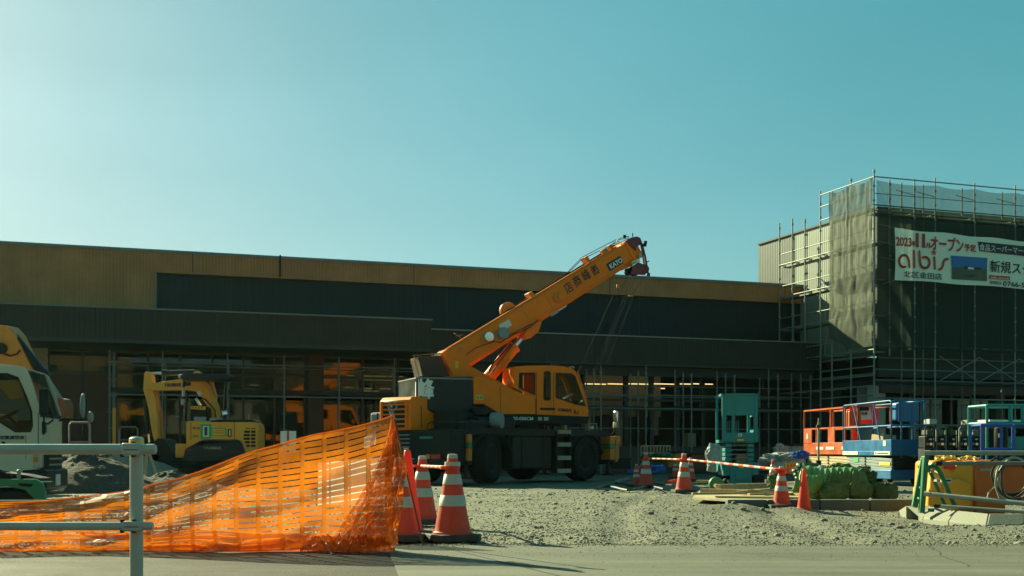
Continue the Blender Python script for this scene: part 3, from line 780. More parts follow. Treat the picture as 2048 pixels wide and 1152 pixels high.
# front rows
FU = [pf.s(p, st) for p in (1748, 1829, 1870, 1949, 2030)]
dF = FU[4] - FU[3]; FU += [FU[4] + dF, FU[4] + 2 * dF]
for i, u in enumerate(FU[1:]):
    post('post', fp(u, st, 0), 0, ZTOP - random.uniform(.05, .2), 'galv', ts)
FB = [pf.s(p, st - .62) for p in (1803, 1846, 1924, 2004)]; FB += [FB[-1] + dF]
for u in FB: post('post', fp(u, st - .62, 0), 0, ZR + .05, 'galv_dull', ts)
ue = FU[-1]
for z, r_ in ((ZR, .022), (ZR - .55, .012), (ZR - .93, .021), (ZR - 1.12, .021)):
    pipe('ledger', fp(su, st, z), fp(ue, st, z), r_, 'galv', ts)
for z in (ZR - .93, 3.9, 2.55): pipe('ledger', fp(su + .6, st - .62, z), fp(ue, st - .62, z), .019, 'galv_dull', ts)
for z in (ZNETB - .02, 3.45, 3.1, 2.5, 1.55): pipe('ledger', fp(su, st, z), fp(ue, st, z), .021, 'galv_dull', ts)
for u in FU[1:]:
    pipe('cross_tube', fp(u, st, ZR - 1.1), fp(u, st - .62, ZR - 1.1), .02, 'galv', ts)
    pipe('bracket_tube', fp(u, st, ZR - .5), fp(u - .35, st - .5, ZR - .25), .014, 'galv_dull', ts)
    pipe('cross_tube', fp(u, st, 3.1), fp(u, st - .62, 3.1), .02, 'galv_dull', ts)
mb = MB(); mb.bx(su + .1, ue, -st + .1, -st + .52, ZR - 1.19, ZR - 1.16, X=pf.X); mb.build('deck_plank', 'dark_steel', ts, smooth=0)
mb = MB(); mb.bx(su + .1, ue, -st + .1, -st + .52, 3.0, 3.05, X=pf.X); mb.build('deck_plank', 'dark_steel', ts, smooth=0)
xb = [pf.s(p, st) for p in (1878, 1957, 2037)]; xb += [2 * xb[2] - xb[1]]
for a, b in zip(xb[:-1], xb[1:]):
    pipe('cross_brace', fp(a, st + .03, 3.95), fp(b, st + .03, 3.12), .016, 'galv', ts); pipe('cross_brace', fp(a, st + .05, 3.12), fp(b, st + .07, 3.95), .016, 'galv', ts)
# ropes and a hanging orange cord on the left side
mb = MB(); p0, p1 = fp(su + .3, lt[3] - .1, ZR - 3.4), fp(su + .32, lt[3] - .15, ZR - 5.7)
mb.tube([p0.lerp(p1, k / 6) + Vector((.05 * math.sin(k * 2), 0, 0)) for k in range(7)], .012, 5); mb.build('hanging_cord', 'rope_yellow', ts)
# netting
def sheet_net(name, m, fn, nu, nv, parent):
    mb = MB(); mb.grid(fn, nu, nv); return mb.build(name, m, parent, fix=False, smooth=180)
zn0 = ZR - .04
tl0, tl1 = lt[0], left_t(1662, su)
def side_fn(i, j):
    a, b = i / 60, j / 80
    t = tl0 + (tl1 - tl0) * a
    zb = ZNETB - .05 - .0 * a
    if a > .6: zb += .25 * ((a - .6) / .4) ** .7 * 1.9
    ztp = zn0 - .15 * abs(math.sin(a * math.pi * 2)) * .6
    z = ztp + (zb - ztp) * b
    pull = math.exp(-b * 2.2)
    w_ = .022 * math.sin(26 * a + 3 * noise.noise(Vector((a * 3, b * 2, 0)))) * (.25 + pull) + .06 * noise.noise(Vector((a * 3, b * 5, 5))) + .03 * noise.noise(Vector((a * 9, b * 14, 8)))
    return fp(su - .05 - abs(w_) - .02 * b, t, z)
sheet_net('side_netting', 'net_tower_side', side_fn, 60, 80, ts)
def front_fn(a0, a1):
    def fn(i, j):
        a, b = i / 30, j / 50
        u = a0 + (a1 - a0) * a
        z = zn0 - .08 - .07 * math.sin(a * math.pi) + (ZNETB - zn0) * b
        w_ = .03 * noise.noise(Vector((u * 1.1, z * .7, 2))) + .012 * math.sin(u * 9 + z)
        return fp(u, st + .04 - abs(w_), z)
    return fn
cuts = [su + .06, FU[2], FU[3], FU[4], FU[5], FU[6]]
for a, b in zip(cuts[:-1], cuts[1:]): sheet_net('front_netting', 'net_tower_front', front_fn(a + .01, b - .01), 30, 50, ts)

# ---------------------------------------------------------------- banner
bt_ = st + .10
pb = Pl(0, 36.0, AN)
def bw(px, py, l=0.): return pf.w(px, py, bt_ + l)
bn = thing('opening_banner', 'long white vinyl banner announcing a store opening, tied to the tower netting', 'banner', bw(1790, 560))
BL, BR = pf.s(1790, bt_), pf.s(2075, bt_)
zbt = [pf.sz(1790, 455, bt_)[1], pf.sz(2048, 481, bt_)[1]]; zbb = [pf.sz(1792, 560, bt_)[1], pf.sz(2048, 578, bt_)[1]]
uR = pf.s(2048, bt_)
def edge(z, u): return z[0] + (z[1] - z[0]) * (u - BL) / (uR - BL)
def bfn(i, j):
    a, b = i / 60, j / 16; u = BL + (BR - BL) * a
    zt, zb = edge(zbt, u) - .04 * math.sin(a * 9) ** 2, edge(zbb, u) + .03 * math.sin(a * 7) ** 2
    d = .006 * math.sin(a * 24 + b * 2)
    return pf.at(u - (.03 * math.sin(b * math.pi) if i == 0 else 0) * -1, bt_ - .02 + d, zt + (zb - zt) * b)
mb = MB(); mb.grid(bfn, 60, 16); mb.build('banner_cloth', 'banner_white', bn, fix=False, smooth=180)
def bt(body, m, x0, x1, yb, yt, off=0., lift=0.):
    """text box in pixels, running parallel to the banner"""
    p = bw(x0, yb, lift); s0, z0 = pf.sz(x0, yb, bt_); s1 = pf.s(x1, bt_); h = pf.sz(x0, yt, bt_)[1] - z0
    slope = ((zbt[1] - zbt[0]) + (zbb[1] - zbb[0])) / 2 / (uR - BL)
    d = (pf.d + Vector((0, 0, slope))).normalized()
    return text('lettering', body, m, bn, p, d, Vector((0, 0, 1)), (s1 - s0), h, off)
for off, m, l in ((.03, 'ink_pink', 0), (.006, 'ink_red', .006)):
    bt('2023', m, 1792, 1823, 491, 473, off, l); bt('年', m, 1823, 1831, 492, 481, off, l)
    bt('11', m, 1832, 1850, 494, 466, off + .035, l); bt('月', m, 1852, 1860, 496, 485, off, l)
    bt('オープン', m, 1861, 1927, 499, 471, off, l); bt('予定', m, 1929, 1952, 502, 487, off, l)
# shop name drawn as thick rounded strokes
def stroke(pts, r, m='ink_red2'):
    mb = MB(); P = [bw(x, y, .012) for x, y in pts]
    for a, b in zip(P[:-1], P[1:]):
        d = (b - a).normalized(); n = d.cross(pf.n).normalized() * r
        mb.add([a + n, b + n, b - n, a - n], [(0, 1, 2, 3)])
    for p in P:
        k = 12; mb.add([p + pf.d * (r * math.cos(6.283 * i / k)) + Vector((0, 0, r * math.sin(6.283 * i / k))) for i in range(k)], [tuple(range(k))])
    return mb.build('lettering', m, bn, smooth=0)
def arc(cx, cy, rx, ry, a0, a1, n=14): return [(cx + rx * math.cos(R(a0 + (a1 - a0) * i / n)), cy + ry * math.sin(R(a0 + (a1 - a0) * i / n))) for i in range(n + 1)]
sw = .042
stroke(arc(1808, 522, 9.5, 12, 75, 335) + [(1818, 522), (1819, 534)], sw)
stroke([(1828, 502), (1829, 534)], sw)
stroke([(1839, 503), (1840, 520)] + arc(1850, 525, 9.5, 11, 175, -115, 18), sw)
stroke([(1869, 515), (1870, 537)], sw)
stroke([(1896, 518), (1890, 519), (1887, 525), (1886, 531), (1883, 537), (1878, 539)], sw)
sp = []
for k in range(11):
    r_ = 6.2 if k % 2 == 0 else 3.0; a = R(-90 + 36 * k); sp.append(bw(1868 + r_ * math.cos(a), 505 + r_ * 1.05 * math.sin(a), .012))
mb = MB(); mb.add(sp[:10], [tuple(range(10))]); mb.build('star_mark', 'ink_red2', bn, smooth=0)
bt('北区金田店', 'ink_navy', 1808, 1884, 554, 541, .004)
def quad(name, m, pts, lift=.006):
    mb = MB(); mb.add([bw(x, y, lift) for x, y in pts], [(0, 1, 2, 3)]); return mb.build(name, m, bn, smooth=0)
quad('printed_photo', 'print_sky', [(1902, 511), (1975, 516), (1974, 538), (1904, 534)])
quad('printed_photo', 'print_ground', [(1904, 534), (1974, 538), (1974, 562), (1904, 558)])
quad('printed_photo', 'ink_white', [(1936, 534), (1948, 535), (1948, 539), (1936, 538)], .012)
quad('printed_photo', 'interior', [(1928, 532), (1962, 535), (1962, 540), (1928, 538)], .009)
quad('printed_photo', 'grey_clad', [(1930, 552), (1942, 548), (1955, 552), (1940, 556)], .009)
quad('dark_panel', 'ink_brown', [(1956, 483), (2075, 495), (2075, 515), (1959, 502)])
bt('食品スーパーマーケ', 'ink_white', 1959, 2056, 501, 487, .004, .008)
bt('新規スタ', 'ink_navy', 1980, 2062, 544, 520, .007)
quad('orange_panel', 'ink_red2', [(1979, 550), (2020, 553), (2020, 561), (1979, 558)])
bt('お問い合わせ先', 'banner_white', 1982, 2018, 558.5, 552.5, 0, .008)
bt('採用担当', 'ink_navy', 1980, 2002, 568, 561, .0); bt('0766-50', 'ink_navy', 2006, 2058, 572, 562, .01)
for (x, y, x2, y2) in ((1790, 455, 1752, 447), (1790, 560, 1752, 572), (1790, 490, 1750, 480), (1790, 520, 1750, 512)):
    p, q = bw(x, y), pf.w(x2, y2, st)
    pipe('tie_cord', p, q, .008, 'galv_dull', bn, 5)

# ---------------------------------------------------------------- houses across the road, seen only in the shop glass
def house(label, x0, x1, y0, h, m, roof=2.0, nw=4):
    t = thing('house', label, 'house', ((x0 + x1) / 2, y0, 0), 0, 'houses across the road mirrored in the shop windows')
    def hb(name, mm, *b, parent=None):
        mb = MB(); mb.bx(*b); return mb.build(name, mm, parent or t, smooth=0)
    wl_ = hb('wall', m, x0, x1, y0 - 8, y0, -.1, h)
    mb = MB(); mb.plate([(y0 + .4, h), (y0 - 8.4, h), (y0 - 4, h + roof)], x0 - .3, x1 + .3, axis='x'); mb.build('roof', 'tower_dark', t, smooth=0)
    for k in range(nw):
        for z in (1.0, 3.8, 6.4):
            if z + 1.3 > h: continue
            xc = x0 + (x1 - x0) * (k + .5) / nw
            f = hb('window', 'siding', xc - .75, xc + .75, y0 - .04, y0 + .05, z, z + 1.25); hb('pane', 'mullion', xc - .67, xc + .67, y0 + .045, y0 + .06, z + .08, z + 1.17, parent=f)
defm('stucco_tan', (.20, .13, .07), .85, var=.1); defm('stucco_brown', (.12, .075, .045), .85, var=.12); defm('stucco_pale', (.22, .23, .20), .85, var=.08)
for x0, x1, y0, h, m, lab in ((-58, -44, -21, 6.2, 'stucco_pale', 'pale house across the road, furthest left'), (-42, -26, -20, 7.4, 'stucco_tan', 'tan house across the road behind the camera on the left'), (-24, -8, -22, 6.0, 'stucco_brown', 'brown low house across the road, left of centre'), (-6, 11, -20, 8.6, 'stucco_tan', 'tall tan house straight across the road'), (13, 24, -21, 6.4, 'stucco_pale', 'pale house across the road, right of the tall tan one'), (26, 44, -20, 9.0, 'stucco_brown', 'tall brown block across the road on the right'), (46, 64, -22, 7.2, 'stucco_tan', 'tan house across the road, furthest right')):
    house(lab, x0, x1, y0, h, m)

# thin scattering volume, added to lift the blacks like a glare veil
hz_ = MB(); hz_.bx(-80, 90, -45, 90, -1.2, 16); hz_o = hz_.build('glare_haze', 'grey_plastic', smooth=0); hz_o['kind'] = 'stuff'
hm = bpy.data.materials.new('glare_haze'); hm.use_nodes = True; hn = hm.node_tree.nodes; hn.clear()
ho = hn.new('ShaderNodeOutputMaterial'); hv = hn.new('ShaderNodeVolumePrincipled'); hv.inputs['Color'].default_value = (.62, 1, .88, 1); hv.inputs['Density'].default_value = .00009; hv.inputs['Anisotropy'].default_value = .55
hm.node_tree.links.new(hv.outputs[0], ho.inputs['Volume']); hz_o.data.materials.clear(); hz_o.data.materials.append(hm)

# ================================================================ rough terrain crane
MC = Matrix.Translation((-.16, 28.96, 0)) @ Matrix.Rotation(R(50), 4, 'Z')      # carrier: x forward, y left
SO = Vector((.10, 28.9, 0)); MS = Matrix.Translation(SO) @ Matrix.Rotation(R(20), 4, 'Z')   # slewing upper part
cr_ = thing('mobile_crane', 'large orange-yellow wheeled mobile crane with its boom raised over the site', 'crane', (-.16, 28.96, 0))
class SP(Pl):
    def __init__(s, Mx): s.o = Mx.translation.copy(); s.d = (Mx.to_3x3() @ Vector((1, 0, 0))); s.n = (Mx.to_3x3() @ Vector((0, -1, 0))); s.X = Mx
ps, pc = SP(MS), SP(MC)
def cb(name, m, *bs, X=MC, bev=.0, parent=None, smooth=0):
    mb = MB()
    for b in bs: mb.bx(*b, X=X)
    return mb.build(name, m, parent or cr_, smooth=smooth, bev=bev)
# --- carrier
cb('chassis', 'black_paint', (-3.0, 3.0, -.55, .55, .5, 1.05))
cb('deck', 'dark_steel', (-2.5, 2.75, -1.08, 1.08, 1.17, 1.24), bev=.01)
cb('deck_edge', 'black_paint', (-2.5, 2.75, -1.11, -1.081, 1.10, 1.25), (-2.5, 2.75, 1.081, 1.11, 1.10, 1.25))
cb('rear_body', 'black_paint', (-3.1, -2.42, -1.1, 1.1, .42, 1.195), bev=.03)
cb('rear_bumper', 'dark_steel', (-3.18, -3.1, -1.12, 1.12, .38, .55), bev=.015)
mb = MB()
for k in range(5): mb.bx(-3.125, -3.10, .15, 1.0, .72 + k * .09, .745 + k * .09, X=MC)
mb.build('rear_louvre', 'galv', cr_, smooth=0)
# warning triangle
ctr = pc.X
tri_o = [(-.0, .92), (-.17, .92), (-.085, .77)]
mb = MB(); mb.plate([(.33, .80), (.17, .80), (.25, .64)], -3.13, -3.12, holes=[[(.305, .785), (.195, .785), (.25, .675)]], axis='x', X=MC); mb.build('triangle_mark', 'ink_white', cr_, smooth=0)
cb('marker_strip', 'ink_white', (-3.125, -3.115, .0, .34, .55, .565))
cb('tail_lamp', 'lens_red', (-3.15, -3.1, -.82, -.55, .56, .66)); cb('tail_lamp', 'lens_red', (-3.15, -3.1, .6, .85, .56, .66))
cb('tail_lamp', 'lens_amber', (-3.15, -3.1, -.50, -.38, .56, .66))
# engine hood
mb = MB(); mb.plate([(-3.1, 1.2), (-3.1, 1.86), (-3.0, 1.95), (-2.28, 1.95), (-1.75, 1.55), (-1.2, 1.5), (-1.2, 1.2)], .15, 1.13, X=MC)
hood = mb.build('engine_hood', 'crane_yellow', cr_, smooth=30, bev=.03)
cb('grille_recess', 'black_paint', (-3.112, -3.10, .27, 1.0, 1.26, 1.82), parent=hood)
for k in range(5): cb('grille_bar', 'crane_yellow', (-3.135, -3.112, .27, 1.0, 1.32 + k * .11, 1.355 + k * .11), parent=hood)
cb('grille_frame', 'crane_yellow', (-3.14, -3.113, .22, .27, 1.24, 1.86), (-3.14, -3.113, 1.0, 1.05, 1.24, 1.86), parent=hood)
for x in (-2.75, -2.3): cb('hood_seam', 'dark_steel', (x, x + .012, .142, .15, 1.25, 1.75 if x < -2.5 else 1.7), parent=hood)
cb('side_box', 'grey_plastic', (-3.0, -2.55, 1.13, 1.55, 1.18, 1.62), bev=.05); cb('box_hinge', 'dark_steel', (-3.01, -2.54, 1.27, 1.31, 1.2, 1.6))
# deck clutter between hood and turntable
mb = MB(); mb.cyl((-1.65, -.62, 1.55), (-1.65, -.62, 1.72), .20, 18, X=MC); mb.build('air_cleaner', 'black_paint', cr_, bev=.01)
mb = MB(); mb.cyl((-1.45, -.82, 1.42), (-1.35, -1.05, 1.42), .19, 20, X=MC); mb.build('muffler', 'grey_plastic', cr_)
cb('pump_housing', 'black_paint', (-2.0, -.7, -.9, .1, 1.24, 1.5), (-2.4, -1.4, -.6, .1, 1.2, 1.62), bev=.03)
cb('battery_box', 'dark_steel', (-2.4, -1.9, -1.05, -.65, 1.24, 1.42), bev=.02)
mb = MB(); mb.tube([(-2.45, -1.08, .55), (-2.45, -1.08, 1.30), (-2.40, -1.08, 1.35), (-1.8, -1.08, 1.35)], .018, 6, X=MC)
mb.tube([(-3.05, -.35, 1.2), (-3.05, -.35, 1.33), (-3.0, -.4, 1.36), (-3.0, -1.0, 1.36), (-2.5, -1.05, 1.36)], .016, 6, X=MC); mb.build('handrail', 'dark_steel', cr_)
cb('green_cover', 'teal_paint', (-3.14, -3.1, -.55, -.18, 1.0, 1.05), bev=.01)
# outriggers with striped ends
def outrigger(x0, x1, sy):
    y0, y1 = (-1.16, -.9) if sy < 0 else (.9, 1.16)
    o = cb('outrigger', 'dark_steel', (x0, x1, y0, y1, .45, .95), bev=.015)
    cb('outrigger_stripe', 'old_orange', (x0 - .012, x1 + .012, y0 - .012, y1 + .012, .92, 1.10), parent=o)
    cb('outrigger_stripe', 'green_paint', (x0 - .014, x1 + .014, y0 - .014, y1 + .014, .80, .91), parent=o)
    cb('outrigger_stripe', 'old_orange', (x0 - .012, x1 + .012, y0 - .012, y1 + .012, .52, .79), parent=o)
    mb = MB(); xc = (x0 + x1) / 2; mb.cyl((xc, (y0 + y1) / 2, .16), (xc, (y0 + y1) / 2, .5), .05, 10, X=MC); mb.cyl((xc, (y0 + y1) / 2, .12), (xc, (y0 + y1) / 2, .16), .16, 16, X=MC); mb.build('outrigger_foot', 'dark_steel', o)
cb('outrigger_beam', 'dark_steel', (2.72, 2.95, -.9, .9, .45, .75)); outrigger(2.72, 2.90, -1); outrigger(2.72, 2.90, 1)
outrigger(-2.62, -2.52, -1)
cb('front_bumper', 'dark_steel', (3.0, 3.12, -1.05, 1.05, .4, .95), bev=.02)
mb = MB(); mb.plate([(3.12, .95), (3.35, .9), (3.35, .55), (3.25, .45), (3.12, .5)], -1.0, -.75, X=MC); mb.build('hook_bracket', 'old_orange', cr_, bev=.01)
cb('hook_bracket', 'old_orange', (3.0, 3.2, -1.15, -.9, .9, 1.12), bev=.02)
# side body between the wheels
cb('fuel_tank', 'dark_steel', (-1.0, .45, -1.07, -.6, .32, 1.08), bev=.04)
cb('tank_strap', 'black_paint', (-.7, -.64, -1.085, -.6, .31, 1.09), (.1, .16, -1.085, -.6, .31, 1.09))
cb('side_skirt', 'black_paint', (-1.1, 1.15, -1.0, -.95, .9, 1.17), (.46, 1.1, -1.0, -.7, .28, 1.1))
for k, z in enumerate((1.25, .94, .62, .31)): cb('step_tread', 'galv_dull' if 0 else 'siding', (.56, 1.06, -1.19, -1.02, z - .10, z), bev=.008)
cb('step_side', 'black_paint', (.53, .56, -1.15, -1.0, .2, 1.2), (1.06, 1.09, -1.15, -1.0, .2, 1.2))
def fender(xc):
    mb = MB(); n = 14; vs_ = []
    for i in range(n + 1):
        a = R(8 + 164 * i / n); r = .70
        for y in (-1.13, -.72): vs_.append(MC @ Vector((xc + r * math.cos(a), y, .60 + .60 * math.sin(a) * .93)))
    mb.add(vs_, [(2 * i, 2 * i + 1, 2 * i + 3, 2 * i + 2) for i in range(n)]); o = mb.build('fender', 'black_paint', cr_, smooth=60)
    s_ = o.modifiers.new('solid', 'SOLIDIFY'); s_.thickness = .025
for xc in (-1.785, 1.785): fender(xc)
cb('axle', 'dark_steel', (-1.87, -1.7, -.9, .9, .48, .66), (1.7, 1.87, -.9, .9, .48, .66))
# wheels
def tyre_mesh(r=.575, w=.40):
    mb = MB()
    mb.lathe([(r * .56, -w * .36), (r * .60, -w * .47), (r * .80, -w * .52), (r * .93, -w * .47), (r * .965, -w * .36), (r * .97, 0), (r * .965, w * .36), (r * .93, w * .47), (r * .80, w * .52), (r * .60, w * .47), (r * .56, w * .36)], n=48, axis='Y')
    for k in range(34):
        a = 2 * math.pi * k / 34
        for sgn, y0 in ((1, -w * .36), (-1, w * .02), (1, w * .36 - .1)):
            T = Matrix.Rotation(a + (.05 if y0 > 0 else 0), 4, 'Y')
            mb.box(T @ Vector((0, y0 + w * .13 * (1 if sgn > 0 else 1), r * .985)), (.055, w * .21, r * .03), X=None) if 0 else mb.bx(-.03, .03, y0, y0 + w * .24, r * .95, r, X=T)
        T = Matrix.Rotation(a, 4, 'Y')
        for sy in (-1, 1): mb.bx(-.022, .022, sy * w * .44, sy * w * .525, r * .80, r * .95, X=T)
    return mb.build('tyre', 'rubber', None, smooth=35)
ty = tyre_mesh()
mb = MB()
mb.lathe([(.0, -.10), (.11, -.10), (.12, -.075), (.19, -.055), (.20, -.02), (.27, .02), (.285, -.155), (.335, -.17), (.345, -.15), (.335, .15), (.28, .16), (.2, .1), (0, .1)], n=36, axis='Y')
for k in range(8):
    a = 2 * math.pi * k / 8; mb.cyl((.155 * math.cos(a), -.095, .155 * math.sin(a)), (.155 * math.cos(a), -.055, .155 * math.sin(a)), .016, 6)
rim = mb.build('rim', 'dark_steel', None, smooth=40)
def wheel(x, y, steer, flip):
    r0 = MC @ Vector((x, y, .575)); e = bpy.data.objects.new('wheel', ty.data); C.objects.link(e); e.parent = cr_
    rel = r0 - cr_.location
    e.location = rel; e.rotation_euler = (0, random.uniform(0, 1), R(50 + steer + (180 if flip else 0)))
    q = bpy.data.objects.new('rim', rim.data); C.objects.link(q); q.parent = e
for x, y, st_, fl in ((-1.785, -.92, 20, 0), (1.785, -.92, 2, 0), (-1.785, .92, 20, 1), (1.785, .92, 2, 1)): wheel(x, y, st_, fl)
bpy.data.objects.remove(ty); bpy.data.objects.remove(rim)
# deck rail beside the cab, mirrors
mb = MB(); mb.tube([pc.w(1100, 853, -1.0) for _ in range(1)] + [pc.w(1205, 850, 1.0)], .012, 6) if 0 else None
mb.tube([(0.2, -1.05, 1.25), (.2, -1.05, 1.42), (2.3, -1.05, 1.42), (2.3, -1.05, 1.25)], .013, 6, X=MC); mb.build('deck_rail', 'galv_dull', cr_)
m0 = pc.sz(1248, 868, 1.0)
mb = MB(); mb.tube([(2.95, -.85, .95), (3.1, -1.02, 1.25), (3.12, -1.05, 1.6)], .018, 6, X=MC); ma = mb.build('mirror_arm', 'black_paint', cr_)
mb = MB(); mb.box((3.12, -1.05, 1.62), (.06, .17, .28), rz=R(-20), X=MC); mb.build('mirror', 'chrome', ma, bev=.02)
mb = MB(); mb.box((3.14, -1.04, 1.40), (.08, .17, .15), rz=R(-20), X=MC); mb.build('mirror', 'siding', ma, bev=.02)
cb('lamp', 'lens_clear', (2.0, 2.1, -1.10, -1.02, 1.28, 1.36), (.92, 1.0, -1.1, -1.0, 1.26, 1.38))
# --- slewing part
mb = MB(); mb.cyl((0, 0, 1.2), (0, 0, 1.4), .72, 30, X=MS); mb.build('slew_ring', 'dark_steel', cr_)
cb('turntable_frame', 'black_paint', (-1.5, 1.35, -.85, .85, 1.36, 1.62), X=MS)
P_ = [ps.sz(*q, 1.0) for q in ((802 + 31, 755), (947, 753), (947, 807), (940, 830), (880, 830), (833, 812))]
mb = MB(); mb.plate(P_, -1.0, .62, X=MS); cw = mb.build('counterweight', 'navy_paint', cr_, bev=.04, smooth=30)
s0, zc = ps.sz(833, 755, 1.0)
cb('counterweight_trim', 'galv', (s0 + .02, ps.s(947, 1.), -1.012, -.99, zc - .022, zc + .006), (s0 - .012, s0 + .02, -1.0, .6, zc - .022, zc + .006), X=MS, parent=cw)
ptext(ps, 'lettering', '峰', 'ink_white', cw, (836, 798), (869, 798), 757, .03, 1.012)
cb('white_stripe', 'ink_white', (s0 + .035, s0 + .06, -1.012, -1.001, 1.75, zc - .03), (s0 - .014, s0 - .003, -.99, -.94, 1.75, zc - .1), X=MS, parent=cw)
# yellow side body
outer = [(947, 753), (968, 753), (1000, 766), (1040, 785), (1072, 795), (1072, 828), (1000, 828), (967, 808), (947, 808)]
mb = MB(); ps.prism(mb, outer, 1.0, -.2); body = mb.build('side_body', 'crane_yellow', cr_, bev=.015, smooth=30)
for px in (1000, 1071):
    a, b = ps.sz(px, 772 if px < 1050 else 797, 1.), ps.sz(px, 827, 1.)
    cb('body_seam', 'dark_steel', (a[0], a[0] + .012, -1.003, -1.0, b[1], a[1]), X=MS, parent=body)
mb = MB(); ps.prism(mb, [(960, 808), (985, 806), (1003, 826), (1178, 833), (1175, 848), (1010, 845), (985, 830)], .985, .1); mb.build('lower_skirt', 'black_paint', cr_, smooth=0)
q = ps.sz(952, 798, 1.); cb('sticker', 'ink_yellow', (q[0], q[0] + .17, -1.004, -1.0, q[1] - .02, q[1] + .10), X=MS, parent=body); cb('sticker_mark', 'ink_green', (q[0] + .02, q[0] + .07, -1.006, -1.004, q[1] + .0, q[1] + .08), (q[0] + .09, q[0] + .15, -1.006, -1.004, q[1] + .0, q[1] + .08), X=MS, parent=body)
ptext(ps, 'lettering', '20-050CM', 'ink_white', body, (1026, 840), (1066, 840.5), 833.5, .01, .99)
for a, b in ((1076, 1084), (1088, 1097)):
    s1, z1_ = ps.sz(a, 841, .99); s2, z2__ = ps.sz(b, 834, .99); cb('sticker', 'siding', (s1, s2, -.995, -.985, z1_, z2__), X=MS, parent=body)
# boom support: two cheeks
cheek = [(884, 704), (893, 712), (925, 724), (1007, 768), (1012, 774), (950, 775), (908, 758)]
for f, b in ((.50, .44), (-.36, -.42)):
    mb = MB(); P_ = [ps.sz(*q, .47) for q in cheek]; mb.plate(P_, -f, -b, X=MS); o = mb.build('boom_cheek', 'crane_yellow', cr_, smooth=0, bev=.008)
mb = MB(); ps.prism(mb, [(905, 750), (1012, 770), (1005, 800), (915, 800)], .5, -.42); mb.build('winch_housing', 'crane_yellow', cr_, smooth=0, bev=.01)
s1, z1_ = ps.sz(911, 736, .51); cb('sticker', 'ink_yellow', (s1, s1 + .07, -.508, -.502, z1_, z1_ + .16), X=MS)
# winch and rope guard behind the boom foot
mb = MB(); mb.cyl(ps.w(858, 732, -.35), ps.w(858, 732, .30), .19, 20); mb.cyl(ps.w(858, 732, .28), ps.w(858, 732, .33), .24, 20); mb.cyl(ps.w(858, 732, -.38), ps.w(858, 732, -.33), .24, 20); mb.build('winch_drum', 'dark_steel', cr_)
mb = MB(); ps.prism(mb, [(836, 714), (882, 712), (900, 752), (845, 752)], .40, -.30); mb.build('winch_cover', 'brown_board', cr_, smooth=0, bev=.01)
mb = MB()
for off in (.42, -.36): mb.tube([ps.w(826, 711, off), ps.w(886, 706, off)], .012, 6); mb.tube([ps.w(827, 711, off), ps.w(838, 752, off)], .012, 6)
mb.tube([ps.w(826, 711, .42), ps.w(826, 711, -.36)], .014, 6); mb.build('rope_guard', 'old_orange', cr_)
mb = MB(); mb.cyl(ps.w(868, 711, .2), ps.w(886, 709, .2), .035, 10); mb.build('guard_roller', 'chrome', cr_)
mb = MB(); mb.tube([ps.w(909, 667, .3), ps.w(914, 671, .3), ps.w(926, 670, .3)], .012, 5); mb.tube([ps.w(914, 671, .3), ps.w(922, 676, .3)], .010, 5); mb.build('small_bracket', 'old_orange', cr_)
# boom (own frame: x along, z across)
s_a, z_a = ps.sz(885, 707, .35); s_b, z_b = ps.sz(1262, 479, .35)
be = math.atan2(z_b - z_a, s_b - s_a); bl = math.hypot(z_b - z_a, s_b - s_a)
MBm = MS @ Matrix.Translation((s_a, 0, z_a)) @ Matrix.Rotation(-be, 4, 'Y')
def bsec(x0, x1, y0, y1, t, bt0, mb, ch=.09):
    A = []
    for x, b in ((x0, bt0[0]), (x1, bt0[1])):
        A += [MBm @ Vector(p) for p in ((x, y0, -t), (x, y0, -b + ch), (x, y0 + ch, -b), (x, y1 - ch, -b), (x, y1, -b + ch), (x, y1, -t))]
    mb.add(A, [(0, 1, 2, 3, 4, 5), (11, 10, 9, 8, 7, 6)] + [(i, (i + 1) % 6, 6 + (i + 1) % 6, 6 + i) for i in range(6)])
mb = MB(); bsec(0, bl * .975, -.35, .25, 0, (.62, .52), mb); boom = mb.build('boom', 'crane_yellow', cr_, smooth=0, bev=.012)
def bb(name, m, *bs, parent=None, bev=0., smooth=0):
    mb = MB()
    for b in bs: mb.bx(*b, X=MBm)
    return mb.build(name, m, parent or boom, smooth=smooth, bev=bev)
mb = MB(); bsec(bl * .976, bl * 1.02, -.31, .21, .03, (.50, .48), mb); mb.build('inner_boom', 'crane_yellow', boom, smooth=0, bev=.01)
bb('boom_collar', 'crane_yellow', (bl * .962, bl * .982, -.38, .28, -.55, .03), bev=.012)
bb('boom_collar', 'crane_yellow', (bl * .0, bl * .03, -.375, .275, -.60, .03), bev=.012)
bb('boom_seam', 'old_orange', (.2, bl * .9, -.357, -.351, -.035, -.02), (.2, bl * .92, -.357, -.351, -.44, -.425))
bb('boom_seam', 'old_orange', (bl * .40, bl * .404, -.357, -.351, -.5, 0), (bl * .52, bl * .524, -.357, -.351, -.5, 0))
bb('top_rail', 'crane_yellow', (.1, bl * .93, -.28, -.22, .001, .045), (.1, bl * .93, .12, .18, .001, .045))
mb = MB()
for y in (-.13, -.03, .07): mb.tube([(.1, y, .05), (bl * .5, y, .035 + .01), (bl * .97, y, .06)], .008, 5, X=MBm)
mb.build('hoist_rope', 'black_paint', boom)
